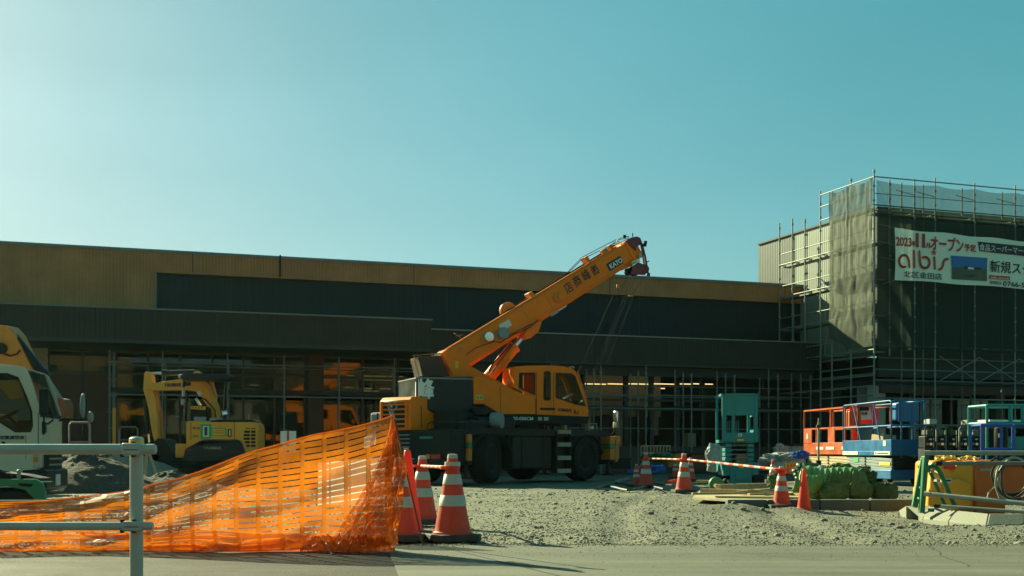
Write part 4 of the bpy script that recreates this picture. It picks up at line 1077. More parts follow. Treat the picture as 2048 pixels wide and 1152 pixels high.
# fittings on the flank
def bpx(px, py): # pixel -> boom frame x,z on flank y=-.35
    s_, z_ = ps.sz(px, py, .35); dx, dz = s_ - s_a, z_ - z_a
    return dx * math.cos(be) + dz * math.sin(be), -dx * math.sin(be) + dz * math.cos(be)
def disc(name, m, px, py, r, d, parent=boom):
    x, z = bpx(px, py); mb = MB(); mb.cyl((x, -.35, z), (x, -.35 - d, z), r, 24, X=MBm); return mb.build(name, m, parent, bev=.012)
disc('lamp_cap', 'chrome', 976, 674, .115, .12); o = disc('round_cap', 'grey_plastic', 1004, 667, .135, .16); 
disc('cap_hub', 'old_orange', 994, 673, .13, .05); disc('cap_hub', 'old_orange', 968, 676, .11, .04)
disc('round_boss', 'old_orange', 1116, 595, .13, .07); disc('round_boss', 'crane_yellow', 1119, 594, .085, .14)
x, z = bpx(1003, 661); bb('rating_plate', 'skin_plate', (x, x + .30, -.358, -.352, z - .02, z + .14))
x, z = bpx(1102, 632); bb('sticker', 'siding', (x, x + .22, -.358, -.352, z - .02, z + .05)); bb('sticker', 'skin_plate', (x + .24, x + .48, -.358, -.352, z, z + .03))
pln = (MBm.to_3x3() @ Vector((1, 0, 0)), MBm.to_3x3() @ Vector((0, 0, 1)))
def btext(body_, m, px, py, w, h, off=0., lift=.353, parent=boom, ver=None):
    x, z = bpx(px, py); return text('lettering', body_, m, parent, MBm @ Vector((x, -lift, z)), pln[0], ver or pln[1], w, h, off)
for ch, px, py in (('店', 1135, 589), ('商', 1152.5, 576), ('峰', 1170.5, 564)): btext(ch, 'ink_navy', px, py, .215, .27, .006, ver=Vector((-.12, 0, 1)) if 0 else None)
btext('㈱', 'ink_navy', 1189, 553, .18, .27, .01)
x, z = bpx(1219, 542); bb('name_plate', 'ink_navy', (x, x + .44, -.358, -.352, z - .01, z + .185)); btext('KATO', 'ink_white', 1222, 538.5, .38, .125, .03, .360)
x, z = bpx(1076, 584); bb('rope_stay', 'old_orange', (bl * .47, bl * .49, -.2, .1, .04, .16),  bev=.01)
for q_ in ((bl * .78, bl * .795, -.2, .1, .04, .20), (bl * .86, bl * .885, -.28, -.12, .04, .14), (bl * .90, bl * .915, -.28, -.12, .04, .15)): bb('rope_stay', 'old_orange', q_, bev=.01)
mb = MB(); mb.tube([(bl * .66, -.1, .05), (bl * .785, -.1, .2), (bl * .8, -.1, .17), (bl * .97, -.1, .1)], .009, 5, X=MBm); mb.tube([(bl * .66, 0, .05), (bl * .785, 0, .22), (bl * .97, 0, .16)], .008, 5, X=MBm)
mb.tube([(bl * .9, -.2, .06), (bl * .93, -.2, .14), (bl * .97, -.2, .15), (bl * 1.0, -.2, .1)], .008, 5, X=MBm); mb.build('stay_cable', 'black_paint', boom)
# hose reel standing on the boom
mb = MB(); x, z = bpx(1024, 612); mb.lathe([(.06, -.05), (.20, -.05), (.21, -.03), (.21, .03), (.20, .05), (.06, .05)], (x, .05, z - .08), 26, 'Y', X=MBm); mb.build('hose_reel', 'old_orange', boom)
mb = MB(); mb.tube([(x - .30, 0, z + .14), (x + .02, -.07, z + .14)], .012, 5, X=MBm); mb.build('reel_pin', 'dark_steel', boom)
# hoses along the lower flank
def hose(pts, r=.014, m='black_paint'):
    mb = MB(); mb.tube([MBm @ Vector((bpx(*p)[0], -.375, bpx(*p)[1])) for p in pts], r, 6); mb.build('hydraulic_hose', m, boom)
hose([(932, 709), (950, 696), (985, 684), (1012, 674), (1040, 660), (1062, 648)], .010); hose([(992, 683), (1000, 686), (1010, 679), (1030, 668), (1060, 655), (1075, 640)], .012)
hose([(918, 708), (921, 699), (924, 695), (917, 694)], .010, 'galv')
# luffing cylinder
mb = MB(); ca, cb2 = ps.w(975, 758, .1), ps.w(1026, 696, .1); mb.cyl(ca, cb2, .15, 18); mb.cyl(cb2, cb2.lerp(ca, -.06), .17, 18); cyl = mb.build('luffing_cylinder', 'crane_yellow', cr_, bev=.01)
mb = MB(); mb.cyl(cb2, ps.w(1062, 655, .1), .07, 14); mb.build('cylinder_rod', 'chrome', cyl)
mb = MB(); mb.tube([ps.w(977, 745, .3), ps.w(985, 728, .3), ps.w(1022, 688, .3)], .02, 6); mb.tube([ps.w(980, 750, .3), ps.w(1000, 722, .3), ps.w(1032, 680, .28)], .014, 6); mb.build('cylinder_pipe', 'dark_steel', cyl)
mb = MB(); ps.prism(mb, [(1048, 668), (1062, 650), (1085, 640), (1078, 662), (1062, 676), (1052, 678)], .36, -.16); mb.build('cylinder_bracket', 'crane_yellow', boom, smooth=0, bev=.01)
mb = MB(); ps.prism(mb, [(1002, 738), (1018, 718), (1024, 716), (1008, 742)], .28, .2); mb.build('cylinder_brace', 'crane_yellow', cyl, smooth=0)
# boom head and jib bracket
hp = [(1252, 482), (1262, 475), (1275, 473), (1281, 478), (1279, 487), (1270, 497), (1260, 492)]
hd = None
for f_, b_ in ((.40, .34), (-.24, -.30)):
    mb = MB(); ps.prism(mb, hp, f_, b_); o = mb.build('boom_head', 'red_bracket', cr_, smooth=0); hd = hd or o
hq = [(1266, 533), (1276, 524), (1288, 529), (1294, 544), (1290, 550), (1262, 548)]
for f_, b_ in ((.40, .36), (-.26, -.30)): mb = MB(); ps.prism(mb, hq, f_, b_); mb.build('head_plate', 'red_bracket', hd, smooth=0)
for pts_, r_ in (([(1278, 475, .38), (1285, 492, .38), (1290, 512, .38), (1296, 547, .38)], .026), ([(1279, 478, -.28), (1284, 500, -.28), (1291, 547, -.28)], .022), ([(1256, 478, .38), (1272, 500, .38)], .022)):
    mb = MB(); mb.tube([ps.w(*p) for p in pts_], r_, 8); mb.build('jib_link', 'red_bracket', hd)
mb = MB(); ps.prism(mb, [(1244, 488), (1262, 484), (1272, 505), (1268, 530), (1246, 540), (1240, 520)], .28, -.18); mb.build('head_block', 'old_orange', hd, smooth=0, bev=.01)
for px, py, r_ in ((1267, 485, .12), (1270, 541, .13), (1284, 540, .11), (1258, 543, .09)):
    mb = MB(); mb.lathe([(.03, -.2), (r_ * .8, -.2), (r_, -.18), (r_ * .85, -.15), (r_, -.12), (r_ * .85, -.02), (r_, .0), (r_ * .85, .04), (r_, .1), (.03, .1)], (0, 0, 0), 20, 'Y', X=Matrix.Translation(ps.w(px, py, 0)) @ Matrix.Rotation(R(20), 4, 'Z')); mb.build('sheave', 'red_bracket' if r_ > .13 else 'black_paint', hd)
mb = MB(); ps.prism(mb, [(1263, 524), (1278, 517), (1281, 523), (1265, 530)], .43, .41); mb.build('head_sticker', 'skin_plate', hd, smooth=0)
mb = MB(); ps.prism(mb, [(1264, 526), (1272, 521.5), (1273, 524), (1265.5, 528.5)], .435, .43); mb.build('sticker_mark', 'ink_green', hd, smooth=0)
mb = MB(); ps.prism(mb, [(1278, 500), (1284, 503), (1285, 514), (1278, 518)], .3, .1); mb.build('head_lamp', 'lens_clear', hd, smooth=0)
mb = MB()
for a, b in (((1284, 490), (1292, 485)), ((1292, 525), (1298, 522)), ((1248, 473), (1258, 474)), ((1265, 466), (1266, 474)), ((1284, 492), (1290, 490))): mb.tube([ps.w(*a, .4), ps.w(*b, .4)], .014, 6)
for p in ((1291, 485), (1290, 490), (1297, 549), (1249, 473)): mb.box(ps.w(*p, .4), (.07, .07, .07))
mb.build('head_pin', 'black_paint', hd, smooth=0)
mb = MB()
for off in (.36, .30): mb.tube([ps.w(1232, 487, off), ps.w(1235, 480, off), ps.w(1250, 477, off), ps.w(1260, 480, off)], .008, 5)
mb.tube([ps.w(1222, 492, .3), ps.w(1240, 486, .3), ps.w(1258, 476, .3)], .008, 5); mb.build('head_guard', 'galv', hd)
# ropes down to the hook stowed on the carrier
mb = MB()
for a, b in (((1245, 550), (1156, 745)), ((1255, 552), (1160, 750)), ((1265, 552), (1186, 752)), ((1272, 552), (1190, 752)), ((1284, 552), (1203, 752)), ((1294, 550), (1262, 590))):
    mb.tube([ps.w(*a, 0), ps.w(b[0], b[1], -.1)] + ([ps.w(b[0] - 22, 850, -.3)] if b[1] > 700 else []), .0038, 4)
mb.build('hoist_rope', 'black_paint', hd)
mb = MB(); mb.box(ps.w(1236, 573, 0), (.08, .08, .10)); mb.box(ps.w(1262, 592, -.05), (.12, .06, .05)); mb.build('rope_weight', 'old_orange', hd, bev=.02)
# --- crane cab
co = [(1028, 745), (1031, 733), (1060, 731), (1100, 731), (1128, 733), (1146, 738), (1152, 743), (1163, 768), (1174, 806), (1178, 822), (1176, 833), (1073, 829), (1073, 797), (1035, 779), (1028, 775)]
w1 = [(1039, 746), (1070, 746), (1070, 790), (1038, 776)]
w2 = [(1088, 745), (1092, 743), (1098, 743), (1101, 747), (1101, 797), (1098, 800), (1089, 800), (1087, 797)]
w3 = [(1112, 746), (1143, 748), (1150, 753), (1163, 790), (1171, 812), (1150, 808), (1112, 795)]
def plate_sz(mb, poly, f, b, holes=()):
    mb.plate([ps.sz(*q, 1.0) for q in poly], -f, -b, [[ps.sz(*q, 1.0) for q in h] for h in holes], 'y', 0, MS)
mb = MB(); plate_sz(mb, co, 1.0, .96, (w1, w2, w3)); cab = mb.build('cab', 'crane_yellow', cr_, smooth=0, bev=.008)
mb = MB(); plate_sz(mb, co, .24, .20, (w1, w3)); mb.build('cab_inner_side', 'crane_yellow', cab, smooth=0)
def strip(mb, poly, f, b, th=.03):
    """wall sheets that join the two side plates along a run of outline points"""
    Q = [ps.sz(*q, 1.0) for q in poly]
    for (a, za), (c, zc_) in zip(Q[:-1], Q[1:]):
        d = Vector((c - a, 0, zc_ - za)); n = Vector((-d.z, 0, d.x)).normalized() * th
        P = [(a, za), (c, zc_)]
        vs_ = [MS @ Vector((a, -f, za)), MS @ Vector((c, -f, zc_)), MS @ Vector((c, -b, zc_)), MS @ Vector((a, -b, za)),
               MS @ (Vector((a, -f, za)) - n), MS @ (Vector((c, -f, zc_)) - n), MS @ (Vector((c, -b, zc_)) - n), MS @ (Vector((a, -b, za)) - n)]
        mb.add(vs_, [(0, 1, 2, 3), (7, 6, 5, 4), (0, 4, 5, 1), (1, 5, 6, 2), (2, 6, 7, 3), (3, 7, 4, 0)])
mb = MB(); strip(mb, [(1031, 733), (1060, 731), (1100, 731), (1128, 733), (1146, 738)], .96, .24); mb.build('cab_roof', 'crane_yellow', cab, smooth=0)
mb = MB(); strip(mb, [(1035, 779), (1028, 775), (1028, 745), (1031, 733)], .96, .24); mb.build('cab_rear', 'crane_yellow', cab, smooth=0)
mb = MB(); strip(mb, [(1171, 812), (1178, 822), (1176, 833), (1073, 829)], .96, .24); mb.build('cab_floor', 'crane_yellow', cab, smooth=0)
mb = MB(); strip(mb, [(1146, 740), (1152, 745), (1163, 770), (1172, 806)], .95, .25, .008); mb.build('windscreen', 'glass_cab', cab, smooth=0)
def rimmed(h, name='cab_window'):
    mb = MB(); Q = [ps.sz(*q, 1.0) for q in h]; cx, cz = sum(q[0] for q in Q) / len(Q), sum(q[1] for q in Q) / len(Q)
    def off(q, k):
        d = Vector((q[0] - cx, q[1] - cz)); L_ = d.length; d = d / L_ * (L_ + k); return (cx + d.x, cz + d.y)
    mb.plate([off(q, .012) for q in Q], -1.008, -.99, [[off(q, -.035) for q in Q]], 'y', 0, MS); o = mb.build('window_seal', 'black_paint', cab, smooth=0)
    mb = MB(); mb.plate([off(q, -.02) for q in Q], -.992, -.986, (), 'y', 0, MS); mb.build(name, 'glass_cab', cab, smooth=0)
for h in (w1, w2, w3): rimmed(h)
for px in (1072.5, 1107):
    a, b = ps.sz(px, 745, 1.), ps.sz(px, 829, 1.); cb('door_seam', 'dark_steel', (a[0], a[0] + .010, -1.0035, -1.0, b[1], a[1]), X=MS, parent=cab)
a, b = ps.sz(1080, 820, 1.), ps.sz(1110, 816, 1.); cb('rub_strip', 'black_paint', (a[0], b[0], -1.012, -1.0, a[1], b[1]), X=MS, parent=cab)
ptext(ps, 'lettering', '㈱峰商店', 'ink_navy', cab, (1116, 823), (1143, 824.5), 816, .03, 1.002)
a = ps.sz(1148, 828, 1.); cb('door_handle', 'black_paint', (a[0], a[0] + .035, -1.02, -1.0, a[1], a[1] + .10), X=MS, parent=cab, bev=.008)
mb = MB(); ps.prism(mb, [(1152, 826), (1155, 821), (1158, 821), (1158, 829), (1153, 829)], 1.006, 1.0); mb.build('small_mark', 'orange_paint', cab, smooth=0)
a = ps.sz(1148, 734, .6); mb = MB(); mb.tube([ps.w(1102, 730, .8), ps.w(1104, 728, .8), ps.w(1140, 733, .8), ps.w(1147, 738, .8)], .012, 6); mb.build('roof_rail', 'dark_steel', cab)
mb = MB(); mb.box(ps.w(1144, 735, .6), (.12, .1, .05)); mb.build('roof_lamp', 'siding', cab, bev=.01)
mb = MB(); mb.tube([ps.w(1155, 742, .99), ps.w(1166, 775, .99), ps.w(1174, 800, .99)], .012, 6); mb.build('front_pillar', 'crane_yellow', cab)
cb('seat', 'black_paint', (.35, .80, -.85, -.40, 1.62, 1.95), (.30, .45, -.85, -.40, 1.95, 2.45), X=MS, bev=.04, parent=cab)
mb = MB(); mb.cyl((.98, -.62, 1.65), (1.12, -.62, 2.02), .025, 8, X=MS); mb.lathe([(.15, -.012), (.17, 0), (.15, .012)], (0, 0, 0), 20, 'Z', X=MS @ Matrix.Translation((1.1, -.62, 2.04)) @ Matrix.Rotation(R(-25), 4, 'Y')); mb.build('steering_wheel', 'black_paint', cab)
cb('console', 'grey_plastic', (1.1, 1.25, -.9, -.3, 1.62, 1.85), (.6, 1.0, -.34, -.28, 1.65, 1.9), X=MS, bev=.02, parent=cab)

# ================================================================ yellow mini digger
ex = thing('mini_digger', 'yellow mini digger with dark canopy seen from behind, arm reaching left', 'digger', gp(430, 27))
ME = Matrix.Translation(gp(440, 27)) @ Matrix.Rotation(R(4), 4, 'Z'); pe = SP(ME)
def eb(name, m, *bs, X=ME, bev=0., parent=None, smooth=0):
    mb = MB()
    for b in bs: mb.bx(*b, X=X)
    return mb.build(name, m, parent or ex, smooth=smooth, bev=bev)
bodyp = [(372, 846), (376, 842), (506, 842), (513, 846), (516, 856), (516, 911), (491, 911), (481, 884), (475, 880), (408, 880), (400, 884), (372, 900)]
mb = MB(); P_ = [pe.sz(*q, 0) for q in bodyp]; mb.plate(P_, 0, 1.15, X=ME); bd = mb.build('body_panel', 'digger_yellow', ex, smooth=30, bev=.045)
x0 = pe.s(372); z1_ = pe.sz(372, 842, 0)[1]
mb = MB(); mb.bx(x0 - .03, x0 + .2, .12, 1.2, .62, z1_ - .03, X=ME); mb.build('side_panel', 'digger_yellow', ex, bev=.07, smooth=30)
mb = MB(); mb.plate([pe.sz(*q, .06) for q in ((366, 921), (370, 898), (400, 882), (408, 881), (476, 881), (484, 888), (493, 913), (500, 921), (480, 924), (380, 924))], -.08, .9, X=ME); cwt = mb.build('counterweight', 'navy_paint', ex, smooth=30, bev=.03)
mb = MB(); mb.plate([pe.sz(*q, 0) for q in ((420, 841.5), (440, 839), (505, 839), (512, 842), (512, 844), (420, 844))], -.012, 1.1, X=ME); mb.build('top_cover', 'black_paint', ex, smooth=0, bev=.01)
for px in (381, 468.5): a, b = pe.sz(px, 844, 0), pe.sz(px, 880, 0); eb('panel_seam', 'black_paint', (a[0], a[0] + .012, -.004, .0, b[1], a[1]), parent=bd)
for k, (py, xa) in enumerate(((857, 491), (863.5, 488.5), (870.5, 487.5), (877.5, 487.5), (884.5, 490), (891.5, 493))):
    for a, b in ((xa, 500), (502, 511)):
        s1, z = pe.sz(a, py, 0); s2 = pe.s(b); h = .009 if k == 0 else .026
        eb('louvre_slot', 'black_paint', (s1, s2, -.006, -.001, z - h, z + h), parent=bd)
def erect(name, m, x0_, y0_, x1_, y1_, lift, parent=bd):
    a, za = pe.sz(x0_, y1_, 0); b, zb = pe.sz(x1_, y0_, 0); return eb(name, m, (a, b, -lift, -lift + .003, za, zb), parent=parent)
erect('green_sticker', 'ink_green', 401, 848, 423, 877, .006); erect('paper_label', 'skin_plate', 406, 852, 418, 874, .009); erect('label_print', 'grey_clad', 409, 854, 415, 871, .012)
erect('green_sticker', 'ink_green', 423, 856, 453, 872, .006); erect('yellow_label', 'ink_yellow', 425, 858, 450, 870, .009); erect('label_print', 'ink_red2', 427, 861, 448, 862.5, .012); erect('label_print', 'ink_red2', 427, 865, 448, 866.5, .012)
erect('latch', 'black_paint', 456, 858, 463, 874, .02); erect('latch_lever', 'chrome', 459, 860, 461, 872, .024)
ptext(pe, 'lettering', '40-162', 'ink_navy', bd, (385, 858), (400, 858.5), 853.5, .01, .002); ptext(pe, 'lettering', 'ViO35-7', 'ink_navy', bd, (386, 874), (398, 874.3), 870, .0, .002)
ptext(pe, 'lettering', 'YANMAR', 'siding', cwt, (406, 898.5), (443, 899), 893, .02, .082)
erect('reflector', 'lens_red', 372, 899, 384, 900.5, .084, cwt); erect('reflector', 'lens_red', 463, 902, 480, 903.5, .084, cwt)
# side stickers and lower step
for py in (855, 866, 880): mb = MB(); c_ = ME @ Vector((x0 - .034, .35, zz(py, 27.2))); mb.box(c_, (.008, .2, .10), rz=R(4)); mb.build('side_sticker', 'skin_plate', ex, smooth=0)
mb = MB(); mb.bx(x0 - .28, x0 + .05, .2, .5, .58, .9, X=ME); mb.build('corner_box', 'digger_yellow', ex, bev=.03, smooth=30)
eb('under_frame', 'dark_steel', (-.6, .75, .1, 1.2, .40, .62))
# seat hood, canopy
mb = MB(); mb.plate([pe.sz(*q, -.25) for q in ((379, 842), (381, 815), (386, 811), (408, 811), (413, 815), (415, 842))], .25, .85, X=ME); st2 = mb.build('seat_back', 'black_paint', ex, smooth=30, bev=.03)
mb = MB(); mb.plate([pe.sz(*q, -.2) for q in ((382, 812), (411, 813), (411, 820), (382, 818))], .2, .24, holes=[], X=ME); mb.build('yellow_strip', 'digger_yellow', st2, smooth=0)
for k in range(4): s1, z = pe.sz(386 + k * 6, 815.7, -.2); eb('strip_hole', 'black_paint', (s1 - .015, s1 + .015, .196, .199, z - .015, z + .015), parent=st2)
s1, z = pe.sz(388, 839, -.1); eb('control_box', 'grey_plastic', (s1, s1 + .26, .1, .3, z - .04, z + .06)); s1, z = pe.sz(419, 840, -.1); eb('control_box', 'siding', (s1, s1 + .26, .1, .3, z - .04, z + .05))
ci = 0
can = [pe.sz(*q, -.1) for q in ((360, 756), (362, 749), (372, 746), (452, 747), (459, 750), (458, 757), (450, 759), (372, 758), (362, 758))]
mb = MB(); mb.plate(can, .1, 1.15, X=ME); cp = mb.build('canopy', 'navy_paint', ex, smooth=30, bev=.03)
s1, z = pe.sz(356, 757, -.2); eb('canopy_lamp', 'siding', (s1, s1 + .14, .2, .5, z, z + .10), parent=cp, bev=.03)
for a, b, y_ in ((368, 362, .15), (452, 448, 1.05), (374, 372, 1.1)):
    mb = MB(); p, q = pe.w(a, 757, -y_), pe.w(b, 842, -y_); mb.tube([p, p.lerp(q, .45), p.lerp(q, .8), q], .03, 8); mb.build('canopy_post', 'black_paint', cp)
mb = MB(); mb.tube([pe.w(368, 775, -.12), pe.w(367, 793, -.12)], .033, 8); mb.tube([pe.w(367, 798, -.12), pe.w(365, 810, -.12)], .033, 8); mb.build('post_tape', 'siding', cp)
mb = MB(); mb.tube([pe.w(440, 838, -.5), pe.w(446, 828, -.5), pe.w(449, 822, -.5)], .02, 6); mb.blob(pe.w(449, 827, -.4), (.07, .04, .08), 12, 8, 0); mb.build('side_lamp', 'chrome', ex)
mb = MB(); mb.tube([pe.w(352, 833, -.3), pe.w(362, 833, -.3)], .012, 6); mb.tube([pe.w(361, 842, -.3), pe.w(362, 828, -.3), pe.w(367, 818, -.3)], .02, 6); mb.tube([pe.w(498, 840, -.1), pe.w(498, 828, -.1)], .008, 5); mb.build('handle', 'galv', ex)
# boom and arm (planes of their own)
pbm = Pl(440, 28.2, 168)
pbm = Pl(440, 28.0, -8)
boomp = [(417, 838), (414, 812), (402, 795), (392, 783), (372, 780), (303, 781), (302, 768), (330, 762), (372, 756), (392, 754), (402, 757), (414, 774), (430, 812), (434, 838)]
mb = MB(); pbm.prism(mb, boomp, .14, -.14); bo = mb.build('boom', 'digger_yellow', ex, smooth=30, bev=.012)
mb = MB(); pbm.prism(mb, [(386, 745), (392, 741), (398, 745), (404, 760), (390, 762)], .10, -.10); mb.build('boom_bracket', 'digger_yellow', bo, smooth=0, bev=.01)
mb = MB(); pbm.prism(mb, [(418, 762), (424, 764), (432, 792), (430, 818), (424, 800)], -.10, -.2); mb.build('boom_side', 'digger_yellow', bo, smooth=0)
ptext(pbm, 'lettering', 'YANMAR', 'ink_navy', bo, (328, 774), (363, 773), 766.5, .04, .142)
mb = MB(); pbm.prism(mb, [(366, 763), (376, 762), (382, 765), (381, 771), (367, 773)], .147, .142); mb.build('boom_badge', 'ink_navy', bo, smooth=0)
mb = MB(); pbm.prism(mb, [(393, 784), (399, 781), (404, 788), (398, 793)], .147, .142); mb.build('boom_sticker', 'skin_plate', bo, smooth=0)
mb = MB(); mb.tube([pbm.w(392, 797, .1), pbm.w(401, 812, .1)], .035, 8); mb.build('boom_rod', 'chrome', bo)
mb = MB(); mb.tube([pbm.w(402, 795, .16), pbm.w(412, 800, .16), pbm.w(430, 820, .16), pbm.w(432, 838, .16)], .014, 5); mb.tube([pbm.w(330, 762, .12), pbm.w(370, 752, .12), pbm.w(402, 750, .12), pbm.w(420, 770, .12)], .012, 5); mb.build('hydraulic_hose', 'black_paint', bo)
armp = [(288, 748), (292, 743), (298, 744), (303, 752), (305, 768), (304, 775), (311, 800), (315, 850), (316, 880), (308, 883), (303, 862), (297, 820), (291, 795), (286, 780)]
mb = MB(); pbm.prism(mb, armp, .10, -.10); ar = mb.build('arm', 'digger_yellow', ex, smooth=30, bev=.012)
mb = MB(); pbm.prism(mb, [(304, 778), (312, 778), (320, 830), (324, 880), (316, 880)], -.06, -.2); mb.build('arm_side', 'old_orange', ar, smooth=0)
mb = MB(); pbm.prism(mb, [(308, 808), (316, 807), (323, 870), (317, 872)], -.03, -.05); mb.build('green_sleeve', 'ink_green', ar, smooth=0)
mb = MB(); pbm.prism(mb, [(311, 812), (314, 812), (317, 836), (314, 837)], -.02, -.028); mb.build('sleeve_label', 'ink_yellow', ar, smooth=0)
mb = MB(); pbm.prism(mb, [(292, 766), (303, 764), (304, 778), (293, 780)], .13, -.13); mb.build('arm_joint', 'digger_yellow', ar, smooth=0, bev=.01)
mb = MB(); mb.cyl(pbm.w(297, 747), pbm.w(328, 746), .03, 10); mb.build('arm_rod', 'chrome', ar)
mb = MB(); mb.cyl(pbm.w(328, 746), pbm.w(390, 744.5), .065, 12); mb.cyl(pbm.w(326, 746), pbm.w(334, 746), .08, 12); mb.build('arm_cylinder', 'navy_paint', ar)
mb = MB(); mb.cyl(pbm.w(291, 800, .02), pbm.w(296, 868, .02), .05, 10); mb.build('bucket_cylinder', 'black_paint', ar)
mb = MB(); mb.cyl(pbm.w(297, 860, .02), pbm.w(299, 885, .02), .03, 8); mb.build('bucket_rod', 'chrome', ar)
bk = [(300, 890), (316, 876), (330, 880), (345, 905), (348, 925), (335, 938), (312, 930), (318, 912), (300, 905)]
mb = MB(); pbm.prism(mb, bk, .3, -.3); mb.build('bucket', 'dark_steel', ex, smooth=0, bev=.01)
# tracks
for xo in (-.78, .42):
    P_ = [(xo, z) for z in (0,)]
    prof = [(-.95 + .25 * math.cos(a) , .24 + .24 * math.sin(a)) for a in [R(90 + 22.5 * k) for k in range(9)]] + [(.95 + .25 * math.cos(a), .24 + .24 * math.sin(a)) for a in [R(-90 + 22.5 * k) for k in range(9)]]
    mb = MB(); mb.plate([(p[0] + .55, p[1]) for p in prof], xo, xo + .36, axis='x', X=ME); tr = mb.build('track', 'rubber', ex, smooth=30)
    mb = MB()
    for k in range(17):
        y = .55 - 1.1 + k * .138; mb.bx(xo - .01, xo + .37, y, y + .05, .47, .505, X=ME)
    for k in range(4): z = .05 + k * .12; mb.bx(xo - .01, xo + .37, -.69, -.63, z, z + .05, X=ME)
    mb.build('track_lug', 'rubber', tr, smooth=0)
eb('track_frame', 'dark_steel', (-.5, .5, .0, 1.3, .2, .42))

# ================================================================ white truck at the left edge
tk = thing('small_truck', 'cream white small truck cab facing right, cut off by the left edge of the photo', 'truck', gp(20, 17.7))
pt = Pl(60, 17.7, 10)
def pz(*q, off=0.): return pt.sz(*q, off)
TW = 1.6
side = [(-110, 985), (-110, 735), (-60, 730), (10, 729), (44, 733), (54, 740), (66, 772), (80, 822), (80, 962), (76, 985), (60, 985), (50, 975), (0, 975), (-40, 985)]
win = [(-60, 748), (15, 749), (36, 757), (52, 795), (62, 822), (64, 850), (60, 862), (30, 862), (-12, 835), (-60, 835)]
mb = MB(); mb.plate([pz(*q) for q in side], 0, .05, [[pz(*q) for q in win]], 'y', 0, pt.X); tc_ = mb.build('cab_side', 'cream_paint', tk, smooth=0, bev=.008)
mb = MB(); mb.plate([pz(*q) for q in side], TW - .05, TW, [[pz(*q) for q in win]], 'y', 0, pt.X); mb.build('cab_side', 'cream_paint', tk, smooth=0)
mb = MB(); mb.plate([pz(*q) for q in win], .012, .016, (), 'y', 0, pt.X); mb.build('side_window', 'glass_cab', tc_, smooth=0)
def tin(q, k, c=(20, 805)):
    d = Vector((q[0] - c[0], q[1] - c[1])); L_ = d.length; return tuple(Vector(c) + d / L_ * (L_ + k))
mb = MB(); mb.plate([pz(*tin(q, 3)) for q in win], -.006, .01, [[pz(*tin(q, -2)) for q in win]], 'y', 0, pt.X); mb.build('window_seal', 'black_paint', tc_, smooth=0)
def tstrip(mb, poly, y0, y1, th):
    Q = [pz(*q) for q in poly]
    for (a, za), (c, zc_) in zip(Q[:-1], Q[1:]):
        d = Vector((c - a, 0, zc_ - za)); n = Vector((d.z, 0, -d.x)).normalized() * th
        vs_ = [pt.X @ Vector(p) for p in ((a, y0, za), (c, y0, zc_), (c, y1, zc_), (a, y1, za))]
        vs_ += [pt.X @ (Vector(p) + n) for p in ((a, y0, za), (c, y0, zc_), (c, y1, zc_), (a, y1, za))]
        mb.add(vs_, [(0, 1, 2, 3), (7, 6, 5, 4), (0, 4, 5, 1), (1, 5, 6, 2), (2, 6, 7, 3), (3, 7, 4, 0)])
mb = MB(); tstrip(mb, [(-110, 735), (-60, 730), (10, 729), (44, 733)], .05, TW - .05, .03); mb.build('cab_roof', 'cream_paint', tk, smooth=0)
sA, zA = pz(46, 735); sB, zB = pz(80, 833); sC, zC = pz(82, 962)
fr_ = .16                                               # the nose bulges beyond the side panel
def nose(z):
    return sA + (sB - sA) * (zA - z) / (zA - zB) if z > zB else sB
def noser(name, m, z0, z1, b0, b1, y0=.0, y1=TW, n=10, rz=6, parent=tk, lift=0.):
    mb = MB()
    def fn(i, j):
        y = y0 + (y1 - y0) * i / n; z = z0 + (z1 - z0) * j / rz; k = 1 - (2 * (y / TW) - 1) ** 4
        b = b0 + (b1 - b0) * j / rz
        return pt.X @ Vector((nose(z) + b * k + lift, y, z))
    mb.grid(fn, n, rz); o = mb.build(name, m, parent, fix=False, smooth=60)
    return o
noser('windscreen', 'glass_cab', zB + .02, zA - .02, .06, .03, .04, TW - .04)
noser('nose_panel', 'cream_paint', .78, zB + .03, .07, .07)
noser('nose_trim', 'black_paint', zB - .01, zB + .05, .07, .07, .0, TW, 10, 2, lift=.004)
noser('grille', 'black_paint', .46, .78, .07, .07)
for k in range(3): noser('grille_bar', 'grey_plastic', .50 + k * .09, .53 + k * .09, .07, .07, .3, TW - .3, 8, 1, lift=.012)
bumper = MB(); bumper.plate([(sB - .25, .12), (sB - .25, .44), (sB + .05, .46), (sB + .10, .42), (sB + .10, .15), (sB + .05, .12)], -.02, TW + .02, X=pt.X); bo_ = bumper.build('bumper', 'navy_paint', tk, smooth=0, bev=.03)
mb = MB(); mb.box(pt.X @ Vector((sB + .11, .75, .28)), (.012, .33, .17), rz=R(10)); mb.build('number_plate', 'white_paint', bo_, smooth=0)
mb = MB(); mb.bx(sB - .10, sB + .03, -.012, .30, .47, .76, X=pt.X); hl = mb.build('headlight', 'lens_clear', tk, smooth=0, bev=.02)
mb = MB(); mb.bx(sB - .09, sB - .02, -.018, .0, .66, .74, X=pt.X); mb.bx(sB - .09, sB - .02, -.018, .0, .56, .64, X=pt.X); mb.build('indicator', 'lens_amber', hl, smooth=0)
for px in (80,): a, b = pz(80, 826), pz(80, 975); mb = MB(); mb.bx(a[0] - .03, a[0] - .02, -.004, .0, b[1], a[1], X=pt.X); mb.build('door_seam', 'dark_steel', tc_, smooth=0)
